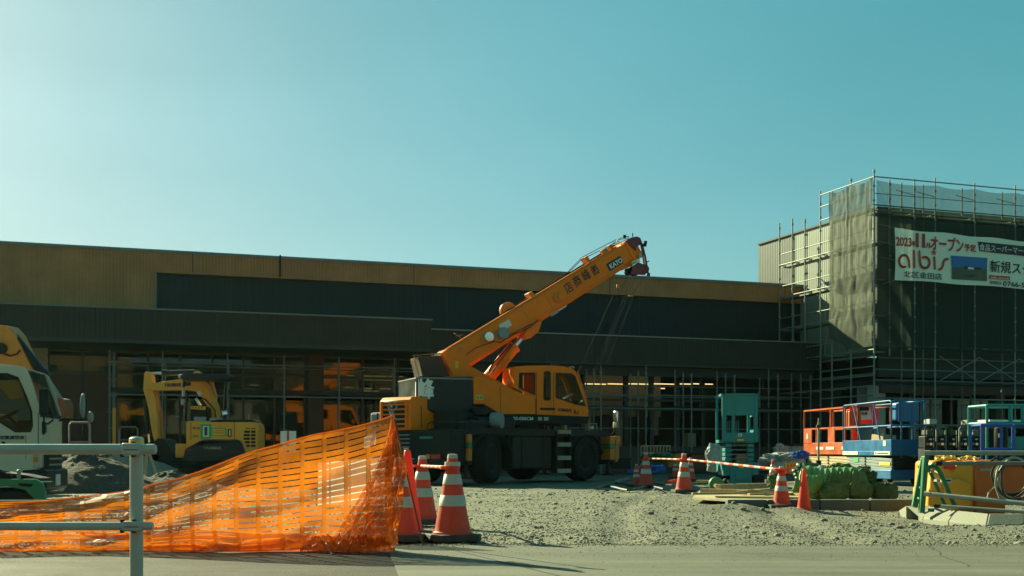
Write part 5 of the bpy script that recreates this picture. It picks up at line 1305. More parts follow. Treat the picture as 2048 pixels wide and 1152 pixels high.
a, b = pz(-110, 900), pz(52, 900); mb = MB(); mb.bx(a[0], b[0], -.003, .0, a[1] - .003, a[1] + .003, X=pt.X); mb.bx(b[0] - .006, b[0], -.003, 0, pz(52, 905)[1] - .1, pz(52, 870)[1], X=pt.X) ; mb.build('door_crease', 'dark_steel', tc_, smooth=0)
ptext(pt, 'lettering', '市収集運搬車', 'ink_navy', tc_, (-10, 879), (49, 879), 871, .02, .003)
mb = MB(); mb.bx(pz(4, 886)[0], pz(10, 886)[0], -.02, 0, pz(4, 888)[1], pz(4, 883)[1], X=pt.X); mb.build('door_lock', 'black_paint', tc_, smooth=0)
mb = MB(); a = pz(-110, 800); mb.bx(a[0] - .06, a[0], 0, TW, .5, 1.95, X=pt.X); mb.build('cab_back', 'cream_paint', tk, smooth=0)
mb = MB(); mb.bx(a[0], sB - .1, .05, TW - .05, .62, .75, X=pt.X); mb.build('cab_floor', 'black_paint', tk, smooth=0)
mb = MB(); mb.bx(a[0] + .35, a[0] + .8, .2, .65, .75, 1.1, X=pt.X); mb.bx(a[0] + .3, a[0] + .42, .2, .65, 1.1, 1.7, X=pt.X); mb.build('seat', 'grey_plastic', tk, smooth=0, bev=.04)
mb = MB(); mb.bx(sB - .35, sB + .05, .05, TW - .05, .95, 1.18, X=pt.X); mb.build('dashboard', 'black_paint', tk, smooth=0, bev=.05)
mb = MB(); cst = pt.X @ Vector((sB - .55, .45, 1.25)); mb.lathe([(.17, -.012), (.19, 0), (.17, .012)], (0, 0, 0), 20, 'Z', X=Matrix.Translation(cst) @ Matrix.Rotation(R(10), 4, 'Z') @ Matrix.Rotation(R(-30), 4, 'Y')); mb.cyl(cst, cst + Vector((.25, 0, -.25)), .02, 6); mb.build('steering_wheel', 'black_paint', tk)
# chassis, bed and wheels
mb = MB(); mb.bx(-4.2, sB - .1, .4, TW - .4, .4, .6, X=pt.X); mb.build('chassis', 'dark_steel', tk, smooth=0)
mb = MB(); mb.bx(-4.2, a[0] - .15, -.0, TW, .7, 1.1, X=pt.X); mb.build('cargo_bed', 'cream_paint', tk, smooth=0)
mb = MB(); mb.lathe([(.15, -.08), (.27, -.09), (.30, -.06), (.305, .06), (.27, .09), (.15, .08)], (0, 0, 0), 28, 'Y'); wt = mb.build('wheel', 'rubber', None)
for x in (pz(-30, 900)[0], -3.2):
    for y in (.12, TW - .12):
        o = bpy.data.objects.new('wheel', wt.data); C.objects.link(o); o.parent = tk; o.location = pt.X @ Vector((x, y, .30)) - tk.location; o.rotation_euler = (0, 0, R(10))
bpy.data.objects.remove(wt)
# mirrors
mb = MB(); mb.bx(0, .13, -.14, -.06, 0, .40, X=pt.X @ Matrix.Translation((pz(81, 833)[0], 0, pz(81, 831)[1]))); mb.build('door_mirror', 'black_paint', tk, smooth=0, bev=.035)
mb = MB(); mb.tube([pt.w(88, 832, .1), pt.w(88, 845, .1), pt.w(96, 848, .06), pt.w(106, 840, .0)], .014, 6); mb.build('mirror_arm', 'black_paint', tk)
mb = MB(); mb.tube([pt.w(118, 842, -.5), pt.w(130, 838, -.5), pt.w(160, 840, -.5), pt.w(172, 838, -.5)], .014, 6); mb.tube([pt.w(164, 839, -.5), pt.w(165, 826, -.5)], .012, 6); fa = mb.build('front_mirror_arm', 'black_paint', tk)
mb = MB(); mb.blob(pt.w(166, 812, -.5), (.045, .05, .19), 14, 10, 0); mb.build('front_mirror', 'grey_plastic', fa); mb = MB(); mb.blob(pt.w(181, 834, -.5), (.05, .05, .085), 14, 10, 0); mb.build('round_mirror', 'galv', fa)
mb = MB(); mb.blob(pt.w(169, 812, -.52), (.045, .05, .185), 14, 10, 0); mb.build('mirror_back', 'black_paint', fa)
mb = MB(); mb.tube([pt.w(96, 820, -.3), pt.w(107, 838, -.3)], .012, 5); mb.build('wiper', 'black_paint', tk)

# orange digger arm behind the truck
od = thing('digger_boom', 'orange digger boom with a long black ram rising behind the truck cab', 'digger', gp(30, 21))
po = Pl(30, 21, -5)
mb = MB(); po.prism(mb, [(-140, 700), (-60, 662), (0, 650), (14, 651), (30, 668), (48, 705), (66, 740), (68, 790), (20, 800), (-20, 745), (-60, 730), (-140, 780)], .2, -.2); ob = mb.build('boom', 'old_orange', od, smooth=0, bev=.015)
mb = MB(); mb.cyl(po.w(2, 697, .2), po.w(2, 697, .28), .10, 20); mb.cyl(po.w(2, 697, .28), po.w(2, 697, .3), .06, 16); mb.build('pivot_pin', 'dark_steel', ob)
mb = MB(); mb.tube([po.w(8, 708, .22), po.w(20, 712, .22), po.w(34, 708, .22), po.w(40, 700, .22)], .015, 6); mb.build('hydraulic_hose', 'black_paint', ob)
mb = MB(); mb.cyl(po.w(28, 672, .1), po.w(90, 752, .1), .075, 14); mb.cyl(po.w(84, 744, .1), po.w(92, 755, .1), .095, 14); rm = mb.build('ram_cylinder', 'navy_paint', od)
mb = MB(); mb.cyl(po.w(90, 752, .1), po.w(122, 800, .1), .045, 12); mb.build('ram_rod', 'galv', rm)
mb = MB(); po.prism(mb, [(112, 795), (126, 798), (132, 812), (130, 838), (118, 836), (120, 815)], .2, -.1); mb.build('ram_bracket', 'rust', od, smooth=0)
mb = MB(); mb.tube([po.w(36, 676, .2), po.w(60, 712, .22), po.w(86, 748, .2)], .018, 6); mb.build('ram_pipe', 'black_paint', rm)
mb = MB(); mb.bx(-3, -.6, -.5, 1.3, .5, 1.4, X=po.X); mb.build('digger_body', 'old_orange', od, smooth=0, bev=.05)
mb = MB(); mb.bx(-3.1, -.4, -.6, -.1, .0, .5, X=po.X); mb.bx(-3.1, -.4, .9, 1.4, .0, .5, X=po.X); mb.build('track', 'rubber', od, smooth=0, bev=.1)
mb = MB(); po.prism(mb, [(-140, 700), (-100, 680), (-90, 900), (-150, 900)], .15, -.15); mb.build('boom_foot', 'old_orange', od, smooth=0)

# ================================================================ pipe guard fence in the foreground
gf = thing('guard_fence', 'grey white pipe guard rail with two bars and a capped post at lower left', 'guard rail', gp(273, 5.6))
gp_ = Pl(273, 5.6, 0)
mb = MB(); p = gp_.o; ztp = zz(873, 5.6)
mb.cyl((p.x, p.y, 0), (p.x, p.y, zz(892, 5.6)), .0303, 24); mb.build('fence_post', 'guard_white', gf)
mb = MB(); mb.lathe([(.0, ztp + .0), (.022, ztp - .002), (.033, ztp - .010), (.033, ztp - .05), (.0305, ztp - .052), (.0305, zz(892, 5.6))], (p.x, p.y, 0), 24); cp_ = mb.build('post_cap', 'guard_white', gf)
mb = MB(); mb.lathe([(.0325, zz(889, 5.6)), (.0345, zz(888.5, 5.6)), (.0345, zz(881, 5.6)), (.0325, zz(880.5, 5.6))], (p.x, p.y, 0), 24); mb.build('reflector_band', 'reflect_yellow', cp_)
for py, xe, r_ in ((898.5, 312, .0243), (1052, 306, .0195)):
    z = zz(py, 5.56); y = 5.6 - .032 - r_
    x1 = (xe - CX) / F * y
    mb = MB(); mb.cyl((-6, y, z), (x1 - .01, y, z), r_, 20); mb.cyl((x1 - .01, y, z), (x1, y, z), r_, 20, r_ * .8); rl = mb.build('rail', 'guard_white', gf, smooth=50)
    mb = MB(); mb.bx(p.x - .045, p.x + .045, y - r_ - .004, y + .02, z - r_ - .004, z + r_ + .004); mb.build('rail_clamp', 'guard_white', rl, bev=.008)
    mb = MB(); mb.bx(p.x - .034, p.x + .034, y - r_ - .0055, y - r_ - .003, z - .004, z - .001); mb.build('clamp_slot', 'dark_steel', rl, smooth=0)
    for dx in (-.052, .0):
        mb = MB(); mb.cyl((p.x + dx, y + .005, z + r_ - .004), (p.x + dx, y + .005, z + r_ + .012), .011, 6); mb.cyl((p.x + dx, y + .005, z - r_ - .012), (p.x + dx, y + .005, z - r_ + .004), .011, 6); mb.build('bolt', 'dark_steel', rl)

# ================================================================ traffic cones
def cone(px, by, ty, plain=False, label='', group=None, base=True, Y=None, tilt=0., rot=0., sc=1.):
    Y = Y or gy(by); h = (by - ty) / F * Y * sc
    gz = max(0, gravel_h(gp(px, Y).x, Y)) if Y < 30 else 0
    c = thing('traffic_cone', label, 'traffic cone', gp(px, Y, gz - .01), rot, group)
    c.rotation_euler = (R(tilt), R(tilt * .6), rot)
    bz = .055 if base else .0
    def rad(z): t = (z - bz) / (h - bz); return (.155 - .120 * t) * h / .72 if not plain else (.125 - .100 * t) * h / .72
    m_ = 'cone_plain' if plain else 'cone_red'
    if base:
        mb = MB(); mb.plate([(-.2, -.15), (-.15, -.2), (.15, -.2), (.2, -.15), (.2, .15), (.15, .2), (-.15, .2), (-.2, .15)], 0, bz, axis='z'); mb.build('cone_base', 'cone_base', c, local=True, bev=.01, smooth=0)
    mb = MB(); prof = [(rad(bz) + .012, bz), (rad(bz) + .010, bz + .012), (rad(bz + .015), bz + .018)]
    zs = [bz + .02 + (h - bz - .03) * k / 12 for k in range(13)]
    prof += [(rad(z), z) for z in zs] + [(rad(h) * .8, h - .002), (0, h)]
    mb.lathe(prof, n=36); bo = mb.build('cone_body', m_, c, local=True, smooth=50)
    if not plain:
        for a, b in ((.94, 1.0), (.50, .64) if 0 else (.615, .745), (.345, .485)):
            za, zb_ = bz + (h - bz) * a, bz + (h - bz) * b - (.0015 if b == 1 else 0); mb = MB()
            mb.lathe([(rad(za), za), (rad(za) + .003, za + .002), (rad(zb_) + .003, zb_ - .002), (rad(zb_) + (-.01 if b == 1 else 0), zb_)], n=36); mb.build('reflective_band', 'cone_white', bo, local=True, smooth=50)
    return c, h
cone_g = 'striped cones around the site'
nc, nh = cone(905, 1078, 905, label='red and white banded cone, largest and nearest, on a square dark base', group=None, rot=.35)
x = nc
mb = MB(); mb.lathe([(.062, .60), (.066, .60), (.063, .635), (.060, .635)], n=30); mb.build('cone_sticker', 'cone_white', nc, local=True)
cone(845, 1046, 909, label='red and white banded cone just behind and left of the nearest cone', rot=.1)
cone(815, 1071, 897, plain=True, label='plain red cone partly hidden by the edge of the orange netting', rot=.2)
cone(1292, 974, 904, label='red and white cone holding the left end of the striped bars', rot=.3)
cone(1368, 984, 905, label='red and white cone in the middle where two striped bars meet', rot=.15)
cone(1563, 1008, 923, Y=14.6, label='red and white cone at the right end of the bars beside the plain red one', rot=.2)
cone(1608, 1018, 937, plain=True, base=False, Y=14.3, label='plain red pointed cone in front of the green sandbags')
cone(1273, 972, 927, Y=25.0, label='small red and white post cone left of the bar end', rot=.2)
cone(1381, 950, 903, Y=30, label='distant cone peeping out behind the middle bar cone')
cone(1351, 938, 900, Y=33, label='smallest distant cone in shade by the pale tarp', sc=1.0)
cone(1546, 948, 903, Y=29, label='distant red and white cone between the teal lift and the orange lift')
cone(799, 1071, 905, Y=9.7, label='red cone almost hidden behind the netting corner', sc=1.)
def zbar(label, p, q, w=.0, n=18, r=.017):
    t = thing('cone_bar', label, 'barrier bar', p)
    d = q - p
    for k in range(n):
        a, b = p + d * (k / n), p + d * ((k + 1) / n)
        mb = MB(); mb.cyl(a, b, r, 10); mb.build('bar_stripe', 'cone_plain' if k % 2 else 'cone_white', t, smooth=60)
    for e in (p, q):
        mb = MB(); mb.lathe([(.065, -.012), (.082, -.012), (.082, .012), (.065, .012), (.065, -.012)], e, 20); mb.build('bar_ring', 'cone_plain', t)
    return t
Yb = gy(974); zbar('striped red and white bar joining the two left cones', gp(1296, Yb, zz(917, Yb)), gp(1366, gy(984), zz(919, gy(984))), n=13)
zbar('long striped bar sloping down from the middle cone to the right cone', gp(1374, gy(984), zz(919, gy(984))), gp(1560, 14.6, zz(939, 14.6)), n=20)
zbar('short striped bar between the two near cones', gp(842, gy(1046), zz(932, gy(1046))), gp(900, gy(1078), zz(935, gy(1078))), n=14, r=.015)
zbar('short twisted bar going back from the left cone', gp(1276, 24.8, zz(938, 24.8)), gp(1290, gy(974), zz(920, gy(974))), n=9, r=.013)

# ================================================================ orange safety netting on its leaning pole
nt = thing('safety_netting', 'sagging orange plastic safety netting stretched from a leaning rusty pole', 'netting', gp(700, 8.5))
TOPL = [(-60, 1008), (0, 1006), (90, 1000), (180, 992), (250, 983), (350, 957), (430, 929), (500, 905), (600, 877), (690, 853), (783, 832)]
BOTL = [(-60, 1107), (100, 1106), (280, 1104), (450, 1103), (600, 1102), (690, 1110), (783, 1106)]
def interp(L_, x):
    for (a, b), (c, d) in zip(L_[:-1], L_[1:]):
        if x <= c: return b + (d - b) * (x - a) / (c - a)
    return L_[-1][1]
def netpos(px, t, off=0.):
    """px across, t 0 top .. 1 bottom"""
    y0, y1 = interp(TOPL, px), interp(BOTL, px)
    Y = 8.45 + .10 * math.sin(px * .011) + off
    # billow: middle hangs back, slack folds run along the sheet
    Y += -.12 * math.sin(t * math.pi) + .035 * math.sin(t * 17 + px * .012 + 1.5 * noise.noise(Vector((px * .01, t * 3, 0)))) * (.35 + t) + .03 * noise.noise(Vector((px * .02, t * 6, 7)))
    Y += .028 * math.sin(px * .045 + t * 9) * t
    ty = t + .02 * math.sin(px * .02 + 5 * t)
    py = y0 + (y1 - y0) * max(0, min(1, ty))
    p = gp(px, Y); p.z = max(.006, zz(py, Y)); return p
us, vsn = [], []
x = -60.
while x < 783: us += [x, x + 9]; x += 44
us.append(783); nrow = 20
vv = []
for k in range(nrow): vv += [k / nrow, (k + .82) / nrow]
vv.append(1.0)
# refine columns so the sheet bends smoothly
ux, ukind = [], []
for a, b in zip(us[:-1], us[1:]):
    kind = (us.index(a) % 2); n = 2 if kind == 0 else 6
    for k in range(n): ux.append(a + (b - a) * k / n); ukind.append(kind)
ux.append(783)
mb = MB()
mb.grid(lambda i, j: netpos(ux[i], vv[j]), len(ux) - 1, len(vv) - 1, skip=lambda i, j: ukind[i] == 0 or (j % 2 == 1 and (i // 8 * 5 + j * 3) % 17 != 0))
mb.build('net_sheet', 'net_orange', nt, fix=False, smooth=180)
mb = MB()
mb.grid(lambda i, j: netpos(ux[i], vv[j], -.004), len(ux) - 1, len(vv) - 1, skip=lambda i, j: ukind[i] == 1)
mb.build('net_tape', 'net_tape', nt, fix=False, smooth=180)
# top and bottom hems
mb = MB(); mb.tube([netpos(ux[i], 0) for i in range(0, len(ux), 2)], .0055, 5); mb.tube([netpos(ux[i], .995) for i in range(0, len(ux), 2)], .006, 5); mb.build('net_hem', 'net_fold', nt)
def strap(off=0.02, pts=()):
    mb = MB()
    mb.grid(lambda i, j: netpos(pts[0][0] + (pts[1][0] - pts[0][0]) * i / 40, pts[0][1] + (pts[1][1] - pts[0][1]) * i / 40 + j * pts[2] * max(0, math.sin(math.pi * i / 40)) ** .5, -off), 40, 3)
    mb.build('net_fold', 'net_fold', nt, fix=False, smooth=180)
strap(.03, ((150, .62), (760, .93), .07)); strap(.02, ((280, .92), (780, .86), .06)); strap(.03, ((-60, .90), (560, .93), .07))
# bunched end hanging from the pole top
def bunch(i, j, nu=90, nv=60, layer=0):
    a, t = i / nu, j / nv
    fanL = 783 - (783 - (640 + 24 * layer)) * t ** 1.45; fanR = 783 + 30 * min(1, t / .42) ** .9 - 20 * max(0, (t - .45) / .55) + 2 * math.sin(t * 20)
    px = fanL + (fanR - fanL) * a
    py = 832 + (1104 + 8 * math.sin(a * 4 + 1) - 6 * a - 832) * t
    f = math.sin(a * 15 + 7 * noise.noise(Vector((a * 2.5, t * 3.5, layer * 3.)))) * (.008 + .035 * t)
    rg = 1 - abs(noise.noise(Vector((a * 6 + t * 3, t * 5 - a * 2, 3 + layer)))) * 2.2
    f += .07 * rg * min(1, t * 3) + .035 * (1 - 2 * abs(noise.noise(Vector((a * 13 - t * 6, t * 12, 8 + layer)))))
    f += .014 * noise.noise(Vector((a * 34, t * 38, 8 + layer)))
    Y = 8.36 - .07 * layer + f - .10 * t
    p = gp(px, Y); p.z = max(.015 + .02 * layer, zz(py, Y) + .01 * noise.noise(Vector((a * 9, t * 9, 1)))); return p
for ly in (0, 1):
    mb = MB(); mb.grid(lambda i, j: bunch(i, j, 120, 90, ly), 120, 90, skip=(lambda i, j: j % 7 == 6 and (i // 8) % 3 != 0 and j < 75) if ly == 0 else (lambda i, j: j % 9 == 8 and (i // 12) % 4 != 0 and j < 70)); mb.build('bunched_net', 'net_fold', nt, fix=False, smooth=180)
# crumpled heap of slack net at the foot
def heapf(i, j):
    a, t = i / 70, j / 14; px = 600 + 190 * a; r_ = .5 * (1 - abs(2 * a - 1) ** 3)
    Y = 8.5 - t * .35 * r_ - .12; z = .02 + .13 * math.sin(t * math.pi) * (1 - (2 * a - 1) ** 4) * (.7 + .6 * noise.noise(Vector((a * 12, t * 4, 1)))) + .03 * noise.noise(Vector((a * 30, t * 9, 2)))
    p = gp(px, Y); p.z = max(.012, z); return p
mb = MB(); mb.grid(heapf, 70, 14); mb.build('slack_net', 'net_fold', nt, fix=False, smooth=180)
mb = MB(); mb.tube([gp(848, gy(1093), -.02), gp(783, 8.62, zz(812, 8.62))], .0075, 8); pl_ = mb.build('net_pole', 'rust', nt)
mb = MB(); c_ = gp(785, 8.62, zz(818, 8.62)); mb.tube([c_ + Vector((.03 * math.cos(a), 0, .03 * math.sin(a) + .02)) for a in [R(30 * k) for k in range(12)]], .007, 6, closed=True); mb.build('pole_hook', 'galv', pl_)
mb = MB(); mb.tube([gp(783, 8.6, zz(833, 8.6)), gp(779, 8.6, zz(822, 8.6)), gp(786, 8.6, zz(826, 8.6)), gp(790, 8.6, zz(838, 8.6))], .006, 5); mb.build('tie_rope', 'hose_pale', nt)
mb = MB(); a_, b_ = gp(640, 8.28, .05), gp(615, 8.5, zz(1065, 8.5)); mb.tube([gp(665, 8.2, .0), gp(630, 8.5, zz(1060, 8.5))], .008, 6); mb.build('lower_stake', 'hose_pale', nt)
mb = MB(); q_ = [netpos(728, .10, -.03), netpos(752, .08, -.03), netpos(752, .19, -.03), netpos(728, .2, -.03)]; mb.add(q_, [(0, 1, 2, 3)]); mb.build('paper_tag', 'clear_sheet', nt, fix=False, smooth=0)
# pale boards lying behind the net
def leaner(label, P, m='clear_sheet', th=.012):
    o = thing('panel_board', label, 'board', P[0]); mb = MB(); n = (P[1] - P[0]).cross(P[3] - P[0]).normalized() * th
    mb.add(P + [p + n for p in P], [(0, 1, 2, 3), (7, 6, 5, 4), (0, 4, 5, 1), (1, 5, 6, 2), (2, 6, 7, 3), (3, 7, 4, 0)]); mb.build('board_sheet', m, o, smooth=0)
    return o
def g3(px, py, Y): p = gp(px, Y); p.z = zz(py, Y); return p
b1 = leaner('pale translucent panel standing behind the netting beside the cones', [g3(633, 1010, 9.4), g3(770, 1012, 9.4), g3(770, 915, 9.4), g3(636, 925, 9.4)], 'clear_sheet')
mb = MB(); pts_ = [g3(633, 1012, 9.38), g3(636, 924, 9.38), g3(772, 913, 9.38), g3(772, 1060, 9.38)]; mb.tube(pts_, .008, 6); mb.build('board_frame', 'galv', b1)
for px in (660, 700, 740): mb = MB(); mb.tube([g3(px, 920, 9.37), g3(px, 1062, 9.37)], .005, 5); mb.build('board_rib', 'galv', b1)
leaner('slanting pale plank leaning low behind the netting, left one', [g3(455, 1062, 9.2), g3(545, 1066, 9.2), g3(492, 1018, 9.3), g3(462, 1018, 9.3)], 'white_paint', .02)
leaner('slanting pale plank leaning low behind the netting, right one', [g3(600, 1040, 9.1), g3(700, 1060, 9.0), g3(620, 1022, 9.2), g3(572, 1018, 9.2)], 'white_paint', .02)
leaner('long low pale board lying on edge behind the netting', [g3(-40, 1080, 9.6), g3(600, 1080, 9.6), g3(600, 1068, 9.6), g3(-40, 1068, 9.6)], 'white_paint', .03)
leaner('thin pale strip lying higher behind the netting', [g3(0, 1004, 10.8), g3(640, 1004, 10.8), g3(640, 1000, 10.8), g3(0, 1000, 10.8)], 'siding', .03)

# small green machine at the left edge
gm = thing('plate_compactor', 'green framed compactor machine low at the left edge in front of the truck', 'compactor', gp(40, 12.5))
pg_ = Pl(40, 12.5, 0)
def arcp(rx, ry, cx, cy, a0, a1, n=14): return [(cx + rx * math.cos(R(a0 + (a1 - a0) * k / n)), cy + ry * math.sin(R(a0 + (a1 - a0) * k / n))) for k in range(n + 1)]
outr = [(-60, 1030), (-60, 960), (-20, 958), (70, 958), (84, 966), (90, 985), (90, 1030)]
inn = [(-50, 1030), (-48, 985), (-30, 976), (10, 972), (50, 980), (68, 998), (72, 1030)]
mb = MB(); pg_.prism(mb, outr + inn[::-1], .0, -.05); pg_.prism(mb, outr + inn[::-1], -.42, -.47); fr0 = mb.build('side_frame', 'green_paint', gm, smooth=0, bev=.006)
mb = MB(); a, b = pg_.sz(-50, 963), pg_.sz(76, 963); mb.bx(a[0], b[0], .05, .42, a[1] - .02, a[1] - .008, X=pg_.X); mb.build('top_guard', 'green_paint', gm, smooth=0)
mb = MB(); a, b = pg_.sz(-45, 1010), pg_.sz(64, 978); mb.bx(a[0], b[0], .08, .40, .10, b[1] - .02, X=pg_.X); mb.build('engine_block', 'dark_steel', gm, smooth=0, bev=.02)
mb = MB(); a, b = pg_.sz(-60, 1040), pg_.sz(95, 1030); mb.bx(a[0], b[0], -.02, .5, .0, .08, X=pg_.X); mb.build('base_plate', 'dark_steel', gm, smooth=0, bev=.01)
mb = MB(); mb.plate([pg_.sz(*q) for q in ((-60, 958), (-10, 944), (40, 950), (72, 957), (60, 960), (-60, 960))], .1, .4, X=pg_.X); mb.build('rubber_hood', 'black_paint', gm, smooth=0, bev=.01)
mb = MB(); mb.cyl(pg_.w(38, 962, -.05), pg_.w(38, 945, -.05), .020, 10); mb.blob(pg_.w(38, 943, -.05), (.026, .026, .022), 10, 8, 0); mb.build('lifting_lug', 'galv', gm)
mb = MB(); mb.tube([pg_.w(-20, 948, -.2), pg_.w(0, 940, -.2), pg_.w(18, 945, -.2), pg_.w(28, 953, -.2)], .012, 6); mb.tube([pg_.w(-20, 952, -.1), pg_.w(4, 943, -.1), pg_.w(24, 952, -.1)], .010, 6); mb.build('hose', 'hose_black', gm)
mb = MB(); mb.plate([pg_.sz(*q) for q in ((36, 966), (66, 968), (62, 974), (40, 972))], -.004, .0, X=pg_.X); mb.build('frame_slot', 'black_paint', fr0, smooth=0)

# sign board with a red stripe, hand carts by the shop window
sg = thing('notice_board', 'small white board with one vertical red stripe behind the netting', 'sign', gp(576, 22)); q_ = Pl(576, 22, 4)
mb = MB(); q_.prism(mb, [(561, 862), (592, 862), (592, 905), (561, 905)], 0, -.02); mb.build('board_face', 'white_paint', sg, smooth=0)
mb = MB(); q_.prism(mb, [(574, 862), (578, 862), (578, 905), (574, 905)], .003, .0); mb.build('red_stripe', 'ink_red', sg, smooth=0)
mb = MB(); mb.cyl(q_.w(576, 861, -.04), gp(576, 22.04), .02, 8); mb.build('board_post', 'galv_dull', sg)
def framed(label, px0, px1, y0, y1, Y, m='galv_dull', mid=True, nm='hand_cart', cat='cart'):
    t = thing(nm, label, cat, gp((px0 + px1) / 2, Y)); q = Pl((px0 + px1) / 2, Y, 10); yb = HY + EYE * F / Y
    mb = MB(); mb.tube([q.w(px0, yb - 3), q.w(px0 + 1, y0 + 4), q.w(px0 + 5, y0), q.w(px1 - 5, y0), q.w(px1 - 1, y0 + 4), q.w(px1, yb - 3)], .022, 8); mb.build('cart_handle', m, t)
    if mid: mb = MB(); mb.tube([q.w(px0, y1), q.w(px1, y1)], .02, 6); mb.tube([q.w(px0, (y1 + yb) / 2), q.w(px1, (y1 + yb) / 2)], .02, 6); mb.build('cart_bar', m, t)
    mb = MB(); q.prism(mb, [(px0, yb - 12), (px1, yb - 12), (px1, yb - 6), (px0, yb - 6)], .3, -.3); mb.build('cart_deck', m, t, smooth=0)
    return t
framed('grey pipe cart frame seen through the mirrors of the white truck', 138, 181, 845, 884, 24)
framed('grey pale cart handle between guard post and digger arm', 238, 276, 854, 880, 30)
yp = thing('yellow_strip', 'thin yellow upright strip by the left scaffold post', 'post guard', pf.at(pf.s(228, 1.9), 1.9, 0))
mb = MB(); mb.bx(pf.s(225, 2.1), pf.s(225, 2.1) + .09, -2.16, -2.1, 0, 2.0, X=pf.X); mb.build('guard_strip', 'digger_yellow', yp, smooth=0)
tr_ = thing('trestle', 'pale splayed trestle legs standing behind the guard post', 'trestle', gp(300, 24))
q = Pl(300, 24, 0); mb = MB(); mb.tube([q.w(293, 906), q.w(290, 960)], .03, 6); mb.tube([q.w(298, 906), q.w(312, 945)], .03, 6); mb.tube([q.w(285, 906), q.w(305, 906)], .03, 6); mb.build('trestle_leg', 'siding', tr_)

# ================================================================ teal compact lift
tl = thing('vertical_lift', 'teal self-propelled scissor lift with a tall boxy guard cage, folded down', 'lift', gp(1478, 24))
MT = Matrix.Translation(gp(1444, 24.3)) @ Matrix.Rotation(R(-4), 4, 'Z'); pl2 = SP(MT)
def tb(name, m, *bs, bev=.0, parent=None):
    mb = MB()
    for b in bs: mb.bx(*b, X=MT)
    return mb.build(name, m, parent or tl, smooth=0, bev=bev)
W = pl2.s(1515); zt = pl2.sz(1434, 787, 0)[1]; zb0 = pl2.sz(1434, 883, 0)[1]; zh0 = pl2.sz(1460, 865, 0)[1]; zh1 = pl2.sz(1460, 831, 0)[1]; DP = 1.25
mb = MB(); mb.plate([(0, zb0), (W, zb0), (W, zt), (0, zt)], 0, .03, [[(.08, zh0), (W - .08, zh0), (W - .08, zh1), (.08, zh1)]], X=MT); cg = mb.build('front_panel', 'teal_paint', tl, smooth=0, bev=.005)
tb('panel_rib', 'teal_paint', (.25, .265, -.012, 0, zh1 + .02, zt - .02), (0, .05, -.03, .04, zb0, zt), (W - .05, W, -.03, .04, zb0, zt), (0, W, -.03, .04, zt - .04, zt), (.2, .24, -.01, .03, zh0, zh1), parent=cg)
tb('side_panel', 'teal_paint', (W, W + .03, .03, DP, zb0, zb0 + .25), (W, W + .02, .03, DP, zh1, zt)); tb('rear_frame', 'teal_paint', (0, W, DP, DP + .04, zt - .05, zt), (0, .05, DP, DP + .04, zb0, zt), (W - .05, W + .02, DP, DP + .04, zb0, zt), (-.02, .02, 0, DP, zt - .05, zt), (W, W + .03, 0, DP, zt - .05, zt))
tb('platform_floor', 'teal_paint', (0, W, .03, DP, zb0 - .02, zb0 + .04)); 
for k in range(6): tb('cage_bar', 'teal_paint', (.10 + k * .045, .115 + k * .045, .04, .055, zh0, zh0 + .24), parent=cg)
mb = MB(); pl2.prism(mb, [(1444, 845), (1449, 832), (1454, 836), (1448, 846)], -.1, -.16); mb.build('rag', 'siding', tl, smooth=0)
for (a, b_, c_, d_, m) in ((1476, 867, 1484, 873, 'skin_plate'), (1475, 878, 1487, 882, 'ink_yellow')):
    s1, z1_ = pl2.sz(a, d_, 0); s2, z2__ = pl2.sz(c_, b_, 0); tb('label', m, (s1, s2, -.006, -.001, z1_, z2__), parent=cg)
s1, z1_ = pl2.sz(1477, 872, 0); tb('label_mark', 'ink_navy', (s1 + .01, s1 + .035, -.009, -.006, z1_, z1_ + .03), parent=cg)
zb1 = .52; wI = .12
for k in range(4):
    z = zb1 + (zb0 - .03 - zb1) * (k + .5) / 4
    for x_ in (wI, W - wI - .05): tb('scissor_arm', 'teal_paint', (x_, x_ + .06, .06 + .03 * k, DP - .1, z - .035, z + .035), bev=.006)
    mb = MB(); mb.cyl(MT @ Vector((wI - .05, .05, z)), MT @ Vector((W - wI + .05, .05, z)), .018, 10); mb.build('cross_pin', 'galv_dull', tl)
    tb('arm_joint', 'teal_paint', (wI - .05, wI + .08, .0, .1, z - .045, z + .03), bev=.01); tb('arm_joint', 'teal_paint', (W - wI - .08, W - wI + .05, .0, .1, z - .045, z + .03), bev=.01)
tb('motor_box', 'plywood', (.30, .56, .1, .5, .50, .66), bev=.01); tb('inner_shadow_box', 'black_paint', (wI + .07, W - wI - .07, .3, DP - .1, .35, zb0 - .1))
tb('chassis', 'teal_paint', (.02, W + .02, .0, DP + .1, .22, .50), (.16, .60, -.04, .3, .06, .40), bev=.02); tb('chassis_door', 'teal_paint', (.27, .52, -.055, -.04, .14, .32), bev=.005); tb('label', 'ink_yellow', (.33, .43, -.046, -.04, .38, .41))
for x_ in (.02, W - .1):
    for y_ in (.22, DP - .1):
        mb = MB(); mb.cyl(MT @ Vector((x_ - .02, y_, .15)), MT @ Vector((x_ + .14, y_, .15)), .15, 20); w_ = mb.build('wheel', 'rubber', tl, bev=.02)
tb('pothole_guard', 'dark_steel', (.62, W + .14, -.05, .2, .03, .25), bev=.02)
